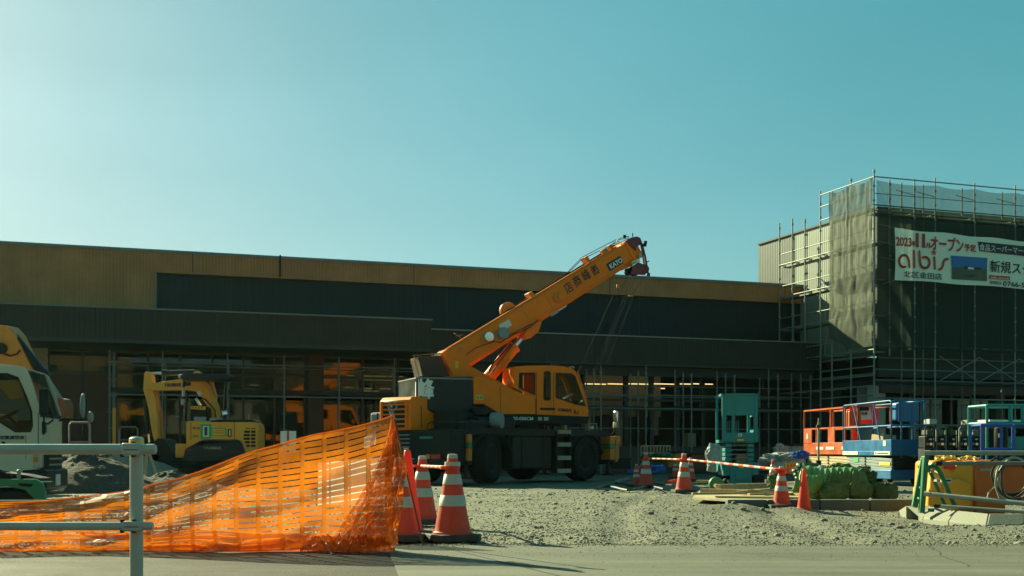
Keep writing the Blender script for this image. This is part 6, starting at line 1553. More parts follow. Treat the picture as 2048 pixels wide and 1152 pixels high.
# air tank / winch beside it
gc = thing('cable_reel', 'small green and chrome cable reel standing left of the teal lift', 'reel', gp(1432, 20.5, .02))
q = Pl(1432, 20.5, 0)
mb = MB(); mb.lathe([(.05, -.06), (.12, -.06), (.125, -.04), (.125, .04), (.12, .06), (.05, .06)], q.w(1432, 968), 24, 'Y'); mb.build('reel_disc', 'green_paint', gc)
mb = MB(); mb.cyl(q.w(1431, 971, .12), q.w(1431, 971, .05), .035, 16); mb.build('reel_hub', 'chrome', gc); mb = MB(); mb.tube([q.w(1428, 961, .03), q.w(1436, 959.5, .03)], .014, 6); mb.tube([q.w(1442, 975, .0), q.w(1450, 958, .0), q.w(1456, 960), q.w(1460, 976)], .02, 6); mb.build('reel_frame', 'galv_dull', gc)

# ================================================================ scissor lifts
def scissor(label, corner_px, Yc, far_px, Yf, width, zr, zm, zk, zs, mrail, mbase, board=None, extra=None, round_=True, zbase=.12):
    c = gp(corner_px, Yc); f_ = gp(far_px, Yf); d = f_ - c; Lh = d.length; a = math.atan2(d.y, d.x)
    X = Matrix.Translation(c) @ Matrix.Rotation(a - R(90), 4, 'Z')           # local y runs back along the long side, x to the right
    t = thing('scissor_lift', label, 'lift', c)
    def b(name, m, *bs, bev=0., parent=None):
        mb = MB()
        for q in bs: mb.bx(*q, X=X)
        return mb.build(name, m, parent or t, smooth=0, bev=bev)
    r = .019
    def tb_(name, pts, parent=None, rr=r):
        mb = MB(); mb.tube(pts, rr, 8, X=X) if round_ else [mb.bx(min(p[0], q[0]) - rr, max(p[0], q[0]) + rr, min(p[1], q[1]) - rr, max(p[1], q[1]) + rr, min(p[2], q[2]) - rr, max(p[2], q[2]) + rr, X=X) for p, q in zip(pts[:-1], pts[1:])]
        return mb.build(name, mrail, parent or t, smooth=50 if round_ else 0)
    def loop(p, q, zlo, name):
        k = .07; p, q = Vector(p), Vector(q); u = (q - p).normalized() * k
        if round_:
            pts = [p + Vector((0, 0, zlo)), p + Vector((0, 0, zr - k)), p + u * .3 + Vector((0, 0, zr - k * .3)), p + u + Vector((0, 0, zr)), q - u + Vector((0, 0, zr)), q - u * .3 + Vector((0, 0, zr - k * .3)), q + Vector((0, 0, zr - k)), q + Vector((0, 0, zlo))]
            tb_(name, pts)
        else:
            tb_(name, [p + Vector((0, 0, zlo)), p + Vector((0, 0, zr)), q + Vector((0, 0, zr)), q + Vector((0, 0, zlo))])
        tb_('mid_rail', [p + Vector((0, 0, zm)), q + Vector((0, 0, zm))])
    loop((0, 0, 0), (0, Lh, 0), zk, 'guard_rail'); loop((0, 0, 0), (width, 0, 0), zk, 'guard_rail'); loop((width, 0, 0), (width, Lh, 0), zk, 'guard_rail'); loop((0, Lh, 0), (width, Lh, 0), zk, 'guard_rail')
    b('toe_panel', mrail, (-.02, .0, -.01, Lh + .01, zs, zk), bev=.004); b('toe_panel', mrail, (-.02, width + .02, -.03, -.01, zs, zk), bev=.004)
    b('toe_panel', mrail, (width, width + .02, -.01, Lh, zs, zk)); b('platform', mrail, (0, width, 0, Lh, zs + .03, zs + .08))
    b('edge_strip', 'siding' if round_ else mrail, (-.026, -.021, 0, Lh, zs + .085, zs + .095))
    n = 4
    for k in range(n):
        z0_, z1_ = zbase + .2 + (zs - zbase - .24) * k / n, zbase + .2 + (zs - zbase - .24) * (k + .86) / n
        for x_ in (.04, width - .1):
            mb = MB(); mb.plate([(.1, z0_ - .02), (Lh - .1, z0_ + .05), (Lh - .1, z1_ + .05), (.1, z1_ - .02)], x_, x_ + .05, axis='x', X=X); mb.build('scissor_arm', mbase, t, smooth=0, bev=.004)
        mb = MB(); mb.cyl((.02, Lh * .55, (z0_ + z1_) / 2 + .01), (.05, Lh * .55, (z0_ + z1_) / 2 + .01), .03, 10, X=X); mb.build('pivot_pin', 'dark_steel', t)
        b('cross_member', 'dark_steel', (.08, width - .08, .10, .16, z0_, z1_))
    b('chassis', mrail, (-.02, width + .02, .0, Lh, zbase, zbase + .2), bev=.015)
    for x_ in (.0, width - .12):
        for y_ in (.35, Lh - .35):
            mb = MB(); mb.cyl((x_, y_, .16), (x_ + .12, y_, .16), .16, 20, X=X); mb.build('wheel', 'rubber', t, bev=.02)
    return t, X, b, Lh, tb_
Yc = 26.0
zr_, zm_, zk_, zs_ = zz(801, Yc), zz(851, Yc), zz(879, Yc), zz(911, Yc)
bl_, XB, bfn_, LB, tbf = scissor('blue scissor lift with rounded pipe rails and a cardboard box on its deck', 1783, Yc, 1687, 28.9, .74, zr_, zm_, zk_, zs_, 'blue_paint', 'grey_plastic')
bfn_('control_box', 'blue_paint', (.2, .55, .25, .5, zr_ - .42, zr_ - .05), bev=.03); bfn_('gate_panel', 'blue_paint', (.15, .62, .0, .03, zr_ - .46, zr_ - .03), bev=.02)
for x_ in (.22, .47): tbf('gate_post', [(x_, 0, zs_), (x_, 0, zr_ - .1)])
mb = MB(); mb.box(XB @ Vector((.35, LB * .45, zk_ + .02)), (.34, .45, .2), rz=.3, ry=.1); cbx = mb.build('cardboard_box', 'cardboard', None, smooth=0)
cbx.data.transform(Matrix.Translation(-(XB @ Vector((.35, LB * .45, zs_ + .08))))); cbx.location = XB @ Vector((.35, LB * .45, zs_ + .08)); tag(cbx, 'open cardboard box on the deck of the blue lift', 'box')
bfn_('paper_tag', 'skin_plate', (-.03, -.022, .25, .4, zk_ - .14, zk_ - .02)); bfn_('name_sticker', 'skin_plate', (-.03, -.022, .03, .9, zs_ + .01, zs_ + .09)); bfn_('name_sticker', 'skin_plate', (-.03, -.022, LB - 1.0, LB - .02, zs_ + .01, zs_ + .09))
bfn_('yellow_label', 'ink_yellow', (.025, .035, .15, .75, zs_ - .22, zs_ - .15)); bfn_('sticker_print', 'ink_red2', (-.034, -.031, .78, .85, zs_ + .025, zs_ + .075)); bfn_('sticker_print', 'ink_navy', (-.034, -.031, .12, .72, zs_ + .035, zs_ + .06))
tbf('slanted_brace', [(.0, LB * .62, zk_), (.0, LB * .78, zr_ - .02)]); tbf('slanted_brace', [(.0, LB * .22, zk_), (.0, LB * .34, zr_ - .04)]) 
bfn_('green_label', 'ink_green', (.025, .035, LB - .9, LB - .6, zs_ - .16, zs_ - .06))
# board with number hung inside
nb = thing('number_board', 'white board lettered in black hung between the orange and blue lifts', 'sign', gp(1728, 30)); q = Pl(1728, 29.4, -8)
mb = MB(); q.prism(mb, [(1712, 815), (1741, 813), (1744, 839), (1709, 840)], 0, -.02); mb.build('board_face', 'white_paint', nb, smooth=0)
mb = MB(); q.prism(mb, [(1719, 812), (1738, 811), (1738, 821), (1719, 822)], .02, .0); mb.build('dark_top', 'black_paint', nb, smooth=0)
mb = MB(); q.prism(mb, [(1700, 812), (1757, 808), (1757, 844), (1738, 848), (1706, 848), (1698, 840)], -.05, -.08); mb.build('red_backing', 'cone_plain', nb, smooth=0)
mb = MB(); q.prism(mb, [(1704, 848), (1712, 848), (1712, 955), (1704, 955)], -.05, -.08); mb.build('board_post', 'cone_plain', nb, smooth=0)
ptext(q, 'lettering', '1号車', 'ink_navy', nb, (1720, 831), (1735, 830.5), 824, .02, .004)
Yc = 28.2
zr2, zm2, zk2, zs2 = zz(812, Yc), zz(853, Yc), zz(884, Yc), zz(909, Yc)
ol, XO, ofn, LO, tof = scissor('orange scissor lift with square rails standing behind the blue lift', 1716, Yc, 1609, 31.6, .80, zr2, zm2, zk2, zs2, 'orange_paint', 'plywood', round_=False)
for k in (.22, .48, .75): tof('rail_post', [(0, LO * k, zk2), (0, LO * k, zr2 if k < .7 else zm2)])
ofn('corner_panel', 'orange_paint', (-.02, 0, LO - .55, LO, zk2 - .02, zm2), (-.02, .0, LO * .40, LO * .52, zk2, zm2)); ofn('control_box', 'orange_paint', (.0, .3, .5, .9, zr2 - .5, zr2 - .1), bev=.02)
ofn('label', 'tarp_grey', (-.03, -.022, LO - .35, LO - .2, zk2 + .1, zk2 + .25)); ofn('name_sticker', 'skin_plate', (-.03, -.022, LO * .40, LO * .55, zs2 + .12, zs2 + .19), (-.03, -.022, LO * .60, LO * .74, zs2 + .12, zs2 + .19), (-.03, -.022, .1, .9, zs2 + .12, zs2 + .19))
# pipe standing in front of them
bp = thing('upright_pipe', 'thin pale upright pipe in a foot socket before the orange lift', 'pipe', gp(1637, 17.5))
mb = MB(); mb.cyl(gp(1637, 17.5, 0), gp(1637, 17.5, zz(845, 17.5)), .0165, 10); mb.cyl(gp(1637, 17.5, zz(853, 17.5)), gp(1637, 17.5, zz(836, 17.5)), .009, 8); mb.build('pipe_shaft', 'siding', bp)
mb = MB(); p = gp(1637, 17.5); mb.bx(p.x - .035, p.x + .035, p.y - .03, p.y + .03, zz(930, 17.5), zz(921, 17.5)); mb.bx(p.x - .03, p.x + .02, p.y - .03, p.y + .03, zz(856, 17.5), zz(850, 17.5)); mb.build('pipe_clamp', 'dark_steel', bp, smooth=0, bev=.005)

# ================================================================ sandbags and tarps
sbg = 'green sandbags heaped behind the kerb'
def bag(label, px0, px1, y0, y1, Y, m='sandbag', seed=1, dep=.8, amp=.10, fold=.02, fk=9, nm='sandbag', cat='sandbag', group=sbg, tie=None):
    """a slack filled sack: flattened base, gathered neck, creases running to the tie"""
    w = (px1 - px0) / F * Y / 2; h = (y1 - y0) / F * Y / 2; c = gp((px0 + px1) / 2, Y); c.z = zz((y0 + y1) / 2, Y)
    rnd = random.Random(seed); ta = rnd.uniform(0, 6.28) if tie is None else tie; td = Vector((math.cos(ta) * .9, -abs(math.sin(ta)) * .6, .45)).normalized()
    nu, nv = 72, 44; mb = MB()
    def fn(i, j):
        a, b = 2 * math.pi * i / nu, math.pi * j / nv; d = Vector((math.cos(a) * math.sin(b), math.sin(a) * math.sin(b), math.cos(b)))
        s3 = lambda v: (1 if v >= 0 else -1) * abs(v) ** .78
        k = 1 + amp * noise.fractal(d * 1.8 + Vector((seed * 7.3, seed, 0)), 1, 2, 2)
        k -= .16 * amp / .1 * .5 * (1 - min(1, abs(noise.noise(d * 3.4 + Vector((seed * 3., 1, 5)))) * 5)) ** 2
        k -= .045 * (1 - min(1, abs(noise.noise(d * 7.5 + Vector((seed * 5., 2, 7)))) * 4)) ** 2
        dt = d.dot(td); x_ = td.orthogonal().normalized(); y_ = td.cross(x_); ph = math.atan2(d.dot(y_), d.dot(x_))
        pl_ = max(0, dt) ** 3; k += (fold + .03) * pl_ * math.sin(ph * fk + 2 * noise.noise(d * 4)) * 1.3
        if dt > .93: k += .9 * (dt - .93)
        return Vector((s3(d.x) * w * k, s3(d.y) * w * dep * k, max(s3(d.z) * h * k, -h * .98)))
    vs_ = [fn(i, j) for j in range(nv + 1) for i in range(nu)]
    mb.add(vs_, [(j * nu + i, j * nu + (i + 1) % nu, (j + 1) * nu + (i + 1) % nu, (j + 1) * nu + i) for j in range(nv) for i in range(nu)])
    o = mb.build(nm, m, None, smooth=50); o.location = c
    if nm == 'sandbag':
        q_ = [Vector((x, y, z)) for x, y, z in vs_]; lo = [max(q_, key=lambda p: p.dot(td))][0] * 1.0
        t_ = MB(); xx = td.orthogonal().normalized(); yy = td.cross(xx)
        t_.tube([lo - td * .012 + xx * (.028 * math.cos(R(40 * k))) + yy * (.028 * math.sin(R(40 * k))) for k in range(9)], .006, 5, closed=True)
        t_.tube([lo, lo + td * .03 + xx * .01, lo + td * .05 + xx * .035 - Vector((0, 0, .01))], .012, 5)
        tt = t_.build('bag_tie', 'sandbag_dark', o, local=True)
    return tag(o, label, cat, group)
bag('plump green sandbag, left one in the bottom row', 1640, 1697, 965, 1003, 15.6, seed=1, fold=.03)
bag('green sandbag in the middle of the bottom row', 1692, 1743, 962, 1003, 15.8, seed=2, fold=.02)
bag('duller green sandbag, right of the middle in the bottom row', 1738, 1786, 963, 1002, 15.9, 'sandbag_dark', 3)
bag('green sandbag at the right end of the bottom row', 1762, 1796, 966, 1001, 16.3, seed=4)
bag('dark green sandbag tucked in the gap behind the plain red cone', 1612, 1652, 962, 1000, 16.2, 'sandbag_dark', 5)
bag('sagging green sandbag on top at right', 1700, 1752, 936, 975, 16.2, 'sandbag_dark', 6, amp=.25, fold=.05)
bag('pointed green sandbag peaking over the right side', 1722, 1742, 932, 950, 16.4, seed=12, amp=.3)
bag('smooth green sheet bundle at the top middle of the heap', 1655, 1706, 926, 955, 16.6, seed=7, amp=.2, fold=.03)
bag('white and grey crumpled bag on top of the heap', 1634, 1658, 931, 947, 16.3, 'tarp_grey', 8, amp=.3, fold=.06)
# the big folded tarp: rolls of fabric with deep pleats
fo = thing('folded_tarp', 'bright green pleated tarpaulin folded over the heap of sandbags', 'tarpaulin', gp(1650, 15.9))
def tarp(name, m, px0, px1, y0, y1, Y, seed, pl=16, dep=.22, lean=.8, parent=None):
    def fn(i, j):
        a, b = i / 260, j / 50; px = px0 + (px1 - px0) * a + lean * 30 * (b - .3); th = b * math.pi
        ph = a * pl * 4.2 + 4.5 * noise.noise(Vector((a * 3, b * 1.6, seed))) + b * 3.2; f = (1 - 2 * abs(math.sin(ph * .5)) ** .7) + .5 * noise.noise(Vector((a * 22, b * 6, seed)))
        r = 1 + .055 * f + .24 * noise.noise(Vector((a * 3.5, b * 2.2, seed + 3)))
        e = min(1, math.sin(math.pi * min(1, max(0, a)) ) * 2.6 + .25)
        zc_ = zz(y1, Y); hh = (zz(y0, Y) - zc_) * e
        y = Y + .05 - dep * math.cos(th * .5 + .0) * r + dep * b * 0 if 0 else Y + dep * math.cos(math.pi * b) * -r * e
        z = zc_ + hh * math.sin(math.pi * b) ** .7 * (1 + (r - 1) * .45)
        p = gp(px, y); p.z = z; return p
    mb = MB(); mb.grid(fn, 260, 50); return mb.build(name, m, parent, fix=False, smooth=60)
tarp('tarp_roll', 'tarp_green', 1590, 1722, 934, 982, 15.9, 1, parent=fo); tarp('tarp_roll', 'tarp_green', 1588, 1640, 950, 985, 15.6, 4, 12, .15, parent=fo)
tarp('tarp_flap', 'sandbag', 1650, 1730, 940, 990, 15.85, 8, 8, .2, parent=fo)
bag('dark green tarp hump on the left behind the bags', 1588, 1640, 925, 965, 17.2, 'tarp_darkgreen', 21, amp=.4, nm='tarpaulin', cat='tarpaulin', group=None)
bag('low dark green tarp slumped by the banded cone', 1535, 1562, 948, 978, 18.5, 'sandbag_dark', 22, amp=.3, nm='tarpaulin', cat='tarpaulin', group=None)
# tarps by the storefront
def lump(label, px0, px1, y0, y1, Y, m, seed, amp=.45, dep=.7):
    return bag(label, px0, px1, y0, y1, Y, m, seed, dep, amp, .04, 5, 'tarpaulin', 'tarpaulin', None)
lump('pale grey tarp draped in a peak left of the teal lift', 1411, 1446, 888, 945, 28, 'tarp_grey', 31, .25)
lump('bright blue tarp bundle low between the left bar cones', 1300, 1330, 930, 947, 27, 'tarp_blue', 32)
lump('small blue tarp scrap left of the bar cones', 1256, 1272, 938, 946, 27, 'tarp_blue', 33)
lump('grey tarp over goods between teal and orange lifts', 1520, 1605, 905, 945, 31, 'tarp_grey', 34, .35)
lump('upper grey tarp fold below the pipes', 1548, 1575, 890, 912, 32, 'tarp_grey', 35, .5)
lump('bright blue tarp lying on the grey tarp at left of the orange lift', 1585, 1616, 902, 918, 30, 'tarp_blue', 36, .5)
lump('dark covered pile behind the striped bar at left', 1300, 1345, 905, 925, 31, 'tarp_darkgreen', 37, .3)

# low yellow-red lattice fence piece
lf = thing('lattice_barrier', 'low yellow and red lattice barrier beside the green tarps', 'barrier', gp(1588, 22)); q = Pl(1588, 22, 6)
for k in range(9):
    x0_ = 1572 + k * 3.4; mb = MB(); mb.tube([q.w(x0_, 927), q.w(x0_ + 2 * math.sin(k * 2), 945)], .016, 5); mb.build('lattice_bar', 'rope_yellow' if k % 2 == 0 else 'cone_plain', lf)
mb = MB(); mb.tube([q.w(1571, 928), q.w(1602, 927)], .016, 5); mb.build('lattice_rail', 'rope_yellow', lf); mb = MB(); mb.tube([q.w(1571, 945), q.w(1602, 946)], .02, 5); mb.build('lattice_rail', 'cone_plain', lf)

# planks and boards on the ground
pg2 = 'planks lying by the teal lift'
def plank(label, a, b, Ya, Yb, w=.14, h=.03, z=0., m='wood', group=pg2):
    p, q_ = gp(a, Ya, z), gp(b, Yb, z); d = q_ - p; X = Matrix.Translation(p) @ Matrix.Rotation(math.atan2(d.y, d.x), 4, 'Z')
    mb = MB(); mb.bx(0, d.length, 0, w, 0, h); o = mb.build('plank', m, None, smooth=0, bev=.003); o.matrix_world = X; return tag(o, label, 'plank', group)
def gYp(py, z=0.): return F * (EYE - z) / (py - HY)
sh = MB(); sh.plate([(p.x, p.y) for p in (gp(1385, 17.2), gp(1500, 15.9), gp(1650, 15.7), gp(1640, 18.5), gp(1400, 20.4))], .03, .06, axis='z'); o = sh.build('plywood_sheet', 'plywood', None, smooth=0); tag(o, 'wide plywood sheets lying flat behind the rear kerb', 'plywood')
plank('long brown timber lying on top, from the chrome reel to the right', 1440, 1560, 19.2, 20.2, .09, .09, .10)
plank('thick timber with sawn pale end at left of the stack', 1400, 1520, 18.9, 18.3, .10, .07, .06)
plank('thin batten crossing the stack low at left', 1386, 1560, 18.2, 18.6, .06, .03, .06)
plank('short batten slanting in the middle of the stack', 1478, 1545, 18.0, 19.4, .05, .025, .10, 'plywood')
plank('batten lying under the slanting one', 1500, 1600, 17.6, 17.9, .08, .03, .07)
plank('long flat plank nearest the rear kerb', 1430, 1665, 16.9, 16.3, .18, .025, .065, 'plywood')
plank('dark plank end at the far right of the stack', 1560, 1640, 18.2, 17.2, .10, .05, .065)
plank('timber piece on the ground before the teal lift wheels', 1500, 1590, 20.4, 19.9, .12, .05, .03)
# far odds and ends near the crane front
for k, (a, b, Ya, Yb, w, h, m, lab) in enumerate(((1235, 1262, 27, 31, .06, .05, 'galv', 'thin pale pipe slanting on the ground before the crane'), (1250, 1290, 30, 30.5, .05, .04, 'galv_dull', 'grey pipe on the ground by the crane outrigger'), (1335, 1360, 26.5, 29, .06, .05, 'cone_plain', 'red bar lying between the two left cones'), (1395, 1420, 25, 25.5, .3, .05, 'wood', 'brown scrap board left of the teal lift'), (1392, 1440, 27, 26.5, .12, .06, 'wood', 'second scrap board below the pale tarp'))):
    plank(lab, a, b, Ya, Yb, w, h, .02, m, None)
hs = MB(); hs.tube([gp(1195 + 12 * k, 22.5 + 1.2 * math.sin(k * .9), .03) for k in range(12)], .022, 6); o = hs.build('ground_hose', 'hose_black', None); tag(o, 'black hose snaking on the ground in front of the crane wheels', 'hose')
hs = MB(); hs.tube([gp(1230 + 9 * k, 25.5 + .8 * math.cos(k * .8), .03) for k in range(12)], .02, 6); o = hs.build('ground_hose', 'hose_black', None); tag(o, 'second black hose lying further back by the left cones', 'hose')
# low railings and racks against the plinth
def rack(label, px0, px1, y0, y1, Y, n, m='old_orange'):
    t = thing('low_railing', label, 'railing', gp(px0, Y)); q = Pl(px0, Y, AN)
    for z_ in (y0, y1): mb = MB(); mb.tube([q.w(px0, z_), q.w(px1, z_)], .018, 5); mb.build('rail', m, t)
    for k in range(n + 1): x_ = px0 + (px1 - px0) * k / n; mb = MB(); mb.tube([q.w(x_, y0), q.w(x_, y1 + 6)], .014, 5); mb.build('bar', m, t)
rack('low tan railing leaning on the plinth behind the cones', 1282, 1340, 892, 906, 36, 9, 'plywood')
def crate(label, px0, px1, y0, y1, Y, m, d=.5, nm='crate', cat='crate', ang=AN):
    q = Pl((px0 + px1) / 2, Y, ang); mb = MB(); q.prism(mb, [(px0, y0), (px1, y0), (px1, y1), (px0, y1)], 0, -d); 
    t = thing(nm, label, cat, q.o); mb.build('crate_body', m, t, smooth=0, bev=.015)
    mb = MB(); q.prism(mb, [(px0 - 1, y0 - 2.5), (px1 + 1, y0 - 2.5), (px1 + 1, y0 + 2), (px0 - 1, y0 + 2)], .03, -d - .03); mb.build('crate_lid', 'dark_steel', t, smooth=0)
    return t
crate('pale grey lidded crate just left of the orange lift', 1585, 1612, 890, 936, 33, 'tarp_grey')
crate('brown crate stack in shade left of the pale tarp', 1384, 1412, 908, 938, 31, 'brown_board')
crate('dark toolbox in shade at the foot of the scaffold', 1235, 1262, 918, 938, 33, 'dark_steel')
crate('low brown crate behind the middle bar cone', 1352, 1372, 905, 935, 35, 'old_orange')

# ================================================================ trestle ladder, tank, pipes at right
gl = thing('step_ladder', 'green folding step ladder standing open and carrying the pipes', 'ladder', gp(1850, 13)); q = Pl(1850, 12.6, 0)
def leg(name, poly, f, b, m='green_paint'):
    mb = MB(); q.prism(mb, poly, f, b); return mb.build(name, m, gl, smooth=0, bev=.006)
leg('ladder_leg', [(1849, 912), (1859, 912), (1850, 1026), (1840, 1026)], .10, .03)
leg('ladder_leg', [(1847, 912), (1853, 912), (1836, 1016), (1826, 1014)], -.25, -.32)
leg('ladder_leg', [(1843, 916), (1849, 914), (1832, 1012), (1825, 1012)], .02, -.02)
for k in range(4):
    t_ = (k + .7) / 4.4; mb = MB(); a, b = q.w(1851 - 9 * t_, 918 + 96 * t_, .06), q.w(1845 - 14 * t_, 918 + 92 * t_, -.28); mb.tube([a, b], .014, 6); mb.build('ladder_rung', 'green_paint', gl)
mb = MB(); pts = [q.w(1856, 936, 0), q.w(1864, 932, 0), q.w(1872, 934, 0), q.w(1880, 944, 0), q.w(1888, 962, 0), q.w(1900, 990, 0), q.w(1911, 1014, 0)]
mb.tube(pts, .024, 8); mb.build('ladder_arch', 'green_paint', gl); 
mb = MB(); mb.tube([p + Vector((0, .3, 0)) for p in pts], .02, 8); mb.build('ladder_arch', 'green_paint', gl)
for k in (3, 4, 5): mb = MB(); mb.bx(pts[k].x - .01, pts[k].x + .02, pts[k].y, pts[k].y + .3, pts[k].z - .012, pts[k].z + .012); mb.build('ladder_rung', 'siding', gl, smooth=0)
leg('ladder_foot', [(1860, 1017), (1869, 1017), (1869, 1024), (1860, 1024)], .15, .08)
pg_g = 'scaffold pipes resting on the green ladder'
def spipe(label, a, b, Ya, Yb, r=.0243, m='galv', clamp=True):
    p, q_ = gp(a[0], Ya, zz(a[1], Ya)), gp(b[0], Yb, zz(b[1], Yb)); t = thing('scaffold_pipe', label, 'pipe', p, 0, pg_g)
    mb = MB(); mb.cyl(p, q_, r, 16); mb.build('pipe_shaft', m, t, smooth=50)
    mb = MB(); d = (q_ - p).normalized(); mb.cyl(p - d * .04, p + d * .02, r * 1.15, 12); mb.build('pipe_end', 'siding' if clamp else 'dark_steel', t)
    return t
spipe('topmost level pale pipe lying across the ladder head', (1857, 906), (2160, 906), 12.55, 12.0)
spipe('second pipe with a dark end just above the yellow tank', (1880, 927), (2160, 927), 12.5, 12.1, .021, 'galv_dull', False)
spipe('third pipe sloping gently down across the front of the tank', (1857, 988), (2160, 1018), 12.4, 11.4, .024)
spipe('lowest pipe with a clamp, lying just over the kerb', (1877, 1012), (2160, 1032), 12.2, 11.4, .018, 'galv', False)
tk2 = thing('water_tank', 'yellow and orange moulded plastic tank behind the green ladder and pipes', 'tank', gp(1930, 14))
pk2 = Pl(1930, 13.6, -4)
def tpart(name, m, poly, f, b, bev=.03):
    mb = MB(); pk2.prism(mb, poly, f, b); return mb.build(name, m, tk2, smooth=35, bev=bev)
tpart('tank_body', 'tank_yellow', [(1862, 923), (1882, 920), (1905, 940), (1920, 924), (1950, 920), (1950, 1028), (1856, 1028), (1857, 980), (1860, 975)], .0, -.7, .035)
tpart('tank_side', 'tank_orange', [(1949, 921), (2004, 920), (2010, 940), (2012, 1030), (1949, 1030)], .02, -.7, .03)
tpart('tank_step', 'tank_yellow', [(1888, 962), (1922, 955), (1945, 968), (1945, 1024), (1890, 1024)], .06, -.1, .03)
tpart('tank_rib', 'tank_yellow', [(1857, 979), (1892, 979), (1892, 983), (1857, 983)], .02, .0, .006)
mb = MB(); mb.lathe([(.08, 0), (.09, .0), (.09, .05), (.03, .06), (0, .06)], pk2.w(1898, 934, -.2), 20); mb.build('tank_cap', 'cone_plain', tk2)
tpart('cap_ring', 'cone_plain', [(1888, 929), (1910, 929), (1912, 938), (1886, 938)], .01, -.2, .01)
tpart('tank_label', 'skin_plate', [(1869, 957), (1904, 957), (1904, 966), (1869, 966)], .068, .062, .0); tpart('label_print', 'ink_red2', [(1871, 959.5), (1873, 959.5), (1873, 963.5), (1871, 963.5)], .071, .068, 0); tpart('label_print', 'ink_navy', [(1876, 959.5), (1902, 959.5), (1902, 963), (1876, 963)], .071, .068, 0)
tpart('tank_label', 'tarp_grey', [(1961, 937), (1983, 937), (1983, 942), (1961, 942)], .026, .02, .0)
rp = thing('rope_coil', 'tangle of yellow rope lying on top of the tank', 'rope', gp(1905, 13.8))
mb = MB()
for s_ in range(5):
    pts = [pk2.w(1872 + (1960 - 1872) * k / 40 if s_ < 3 else 1870 + 40 * (.5 + .5 * math.sin(k * .5 + s_)), 917 + 5 * math.sin(k * .55 + s_ * 1.7) * math.cos(k * .21 + s_) - 1, -.15 - .08 * s_ + .06 * math.sin(k * .9)) for k in range(41)]
    mb.tube(pts, .0075, 5)
mb.build('rope_strand', 'rope_yellow', rp)
hc = thing('hose_coil', 'big coil of black and pale hoses hanging at the right edge', 'hose', gp(2025, 12.9)); qh = Pl(2025, 12.9, 0)
for k in range(9):
    rx, ry = 30 + 2.4 * (k % 4) + random.uniform(-3, 3), 38 + 3 * (k % 3) + random.uniform(-4, 4); cx, cy = 2024 + random.uniform(-4, 8), 957 + random.uniform(-4, 5); off = -.18 + .045 * k
    mb = MB(); mb.tube([qh.w(cx + rx * math.cos(a) * (1 + .06 * math.sin(3 * a + k)), cy + ry * math.sin(a), off + .03 * math.sin(2 * a + k)) for a in [R(10 * j) for j in range(36)]], .0105, 6, closed=True); mb.build('hose_loop', 'hose_pale' if k in (2, 5, 7) else 'hose_black', hc)
mb = MB(); mb.tube([qh.w(1973, 1003, .1), qh.w(1978, 985, .1), qh.w(1990, 972, .1), qh.w(2000, 1000, .1), qh.w(2060, 1012, .1)], .010, 6); mb.build('hose_tail', 'hose_pale', hc)
mb = MB(); mb.tube([qh.w(1978, 925, -.2), qh.w(1990, 916, -.2), qh.w(2010, 920, -.2), qh.w(2040, 914, -.2), qh.w(2070, 922, -.2)], .012, 6); mb.build('hose_tail', 'hose_black', hc)
tpo = crate('orange plastic case behind the hose coil at the right edge', 2005, 2060, 930, 1010, 13.6, 'tank_orange', .4, 'plastic_case', 'case', 0)

# ================================================================ frames and welding sets at far right
def pframe(name, label, px0, px1, y0, y1, Y, m, ang, dep, mids=(), r=.022, sq=False, cat='frame', legs=None, X=None):
    t = thing(name, label, cat, gp(px0, Y)); q = Pl(px0, Y, ang); yb = legs or (HY + EYE * F / Y)
    for off in (0, -dep):
        P = [(q.w(px0, yb, 0) if legs is None else q.w(px0, legs, 0)), q.w(px0, y0, 0), q.w(px1, y0, 0), q.w(px1, yb, 0)]
        P = [p - q.n * (-off) * -1 if 0 else p + q.n * off for p in P]
        mb = MB()
        for a, b in zip(P[:-1], P[1:]): mb.tube([a, b], r, 8)
        mb.build('frame_tube', m, t, smooth=50)
    for yy in (y0, y1):
        for px in (px0, px1): mb = MB(); mb.tube([q.w(px, yy, 0), q.w(px, yy, 0) + q.n * -dep], r * .9, 6); mb.build('frame_tube', m, t)
    for yy in mids:
        mb = MB(); mb.tube([q.w(px0, yy, 0), q.w(px1, yy, 0)], r, 8); mb.build('frame_rail', m, t)
    return t, q
t_, q = pframe('pipe_frame', 'blue rounded pipe frame at the right edge behind the pipes', 1963, 2025, 850, 905, 22, 'deep_blue', -6, .7, (898,), .022)
t_2, q2_ = pframe('pipe_frame', 'second blue pipe frame cut off by the right edge', 2029, 2100, 850, 905, 22.3, 'blue_paint', -4, .7, (), .022)
t_3, q3 = pframe('teal_lift_cage', 'teal square rail cage standing above the blue frames at right', 1974, 2100, 811, 846, 24, 'teal_paint', 4, .8, (846,), .03, cat='lift')
for px in (2021, 2046): mb = MB(); mb.tube([q3.w(px, 811), q3.w(px, 846)], .045, 4); mb.build('cage_post', 'teal_paint', t_3, smooth=0)
mb = MB(); q3.prism(mb, [(1979, 839), (2044, 840), (2044, 845), (1979, 845)], -.1, -.7); mb.build('deck_board', 'skin_plate', t_3, smooth=0)
mb = MB(); q3.prism(mb, [(2012, 873), (2060, 873), (2060, 900), (2012, 900)], -.2, -.7); mb.build('teal_case', 'teal_paint', t_3, smooth=0, bev=.02)
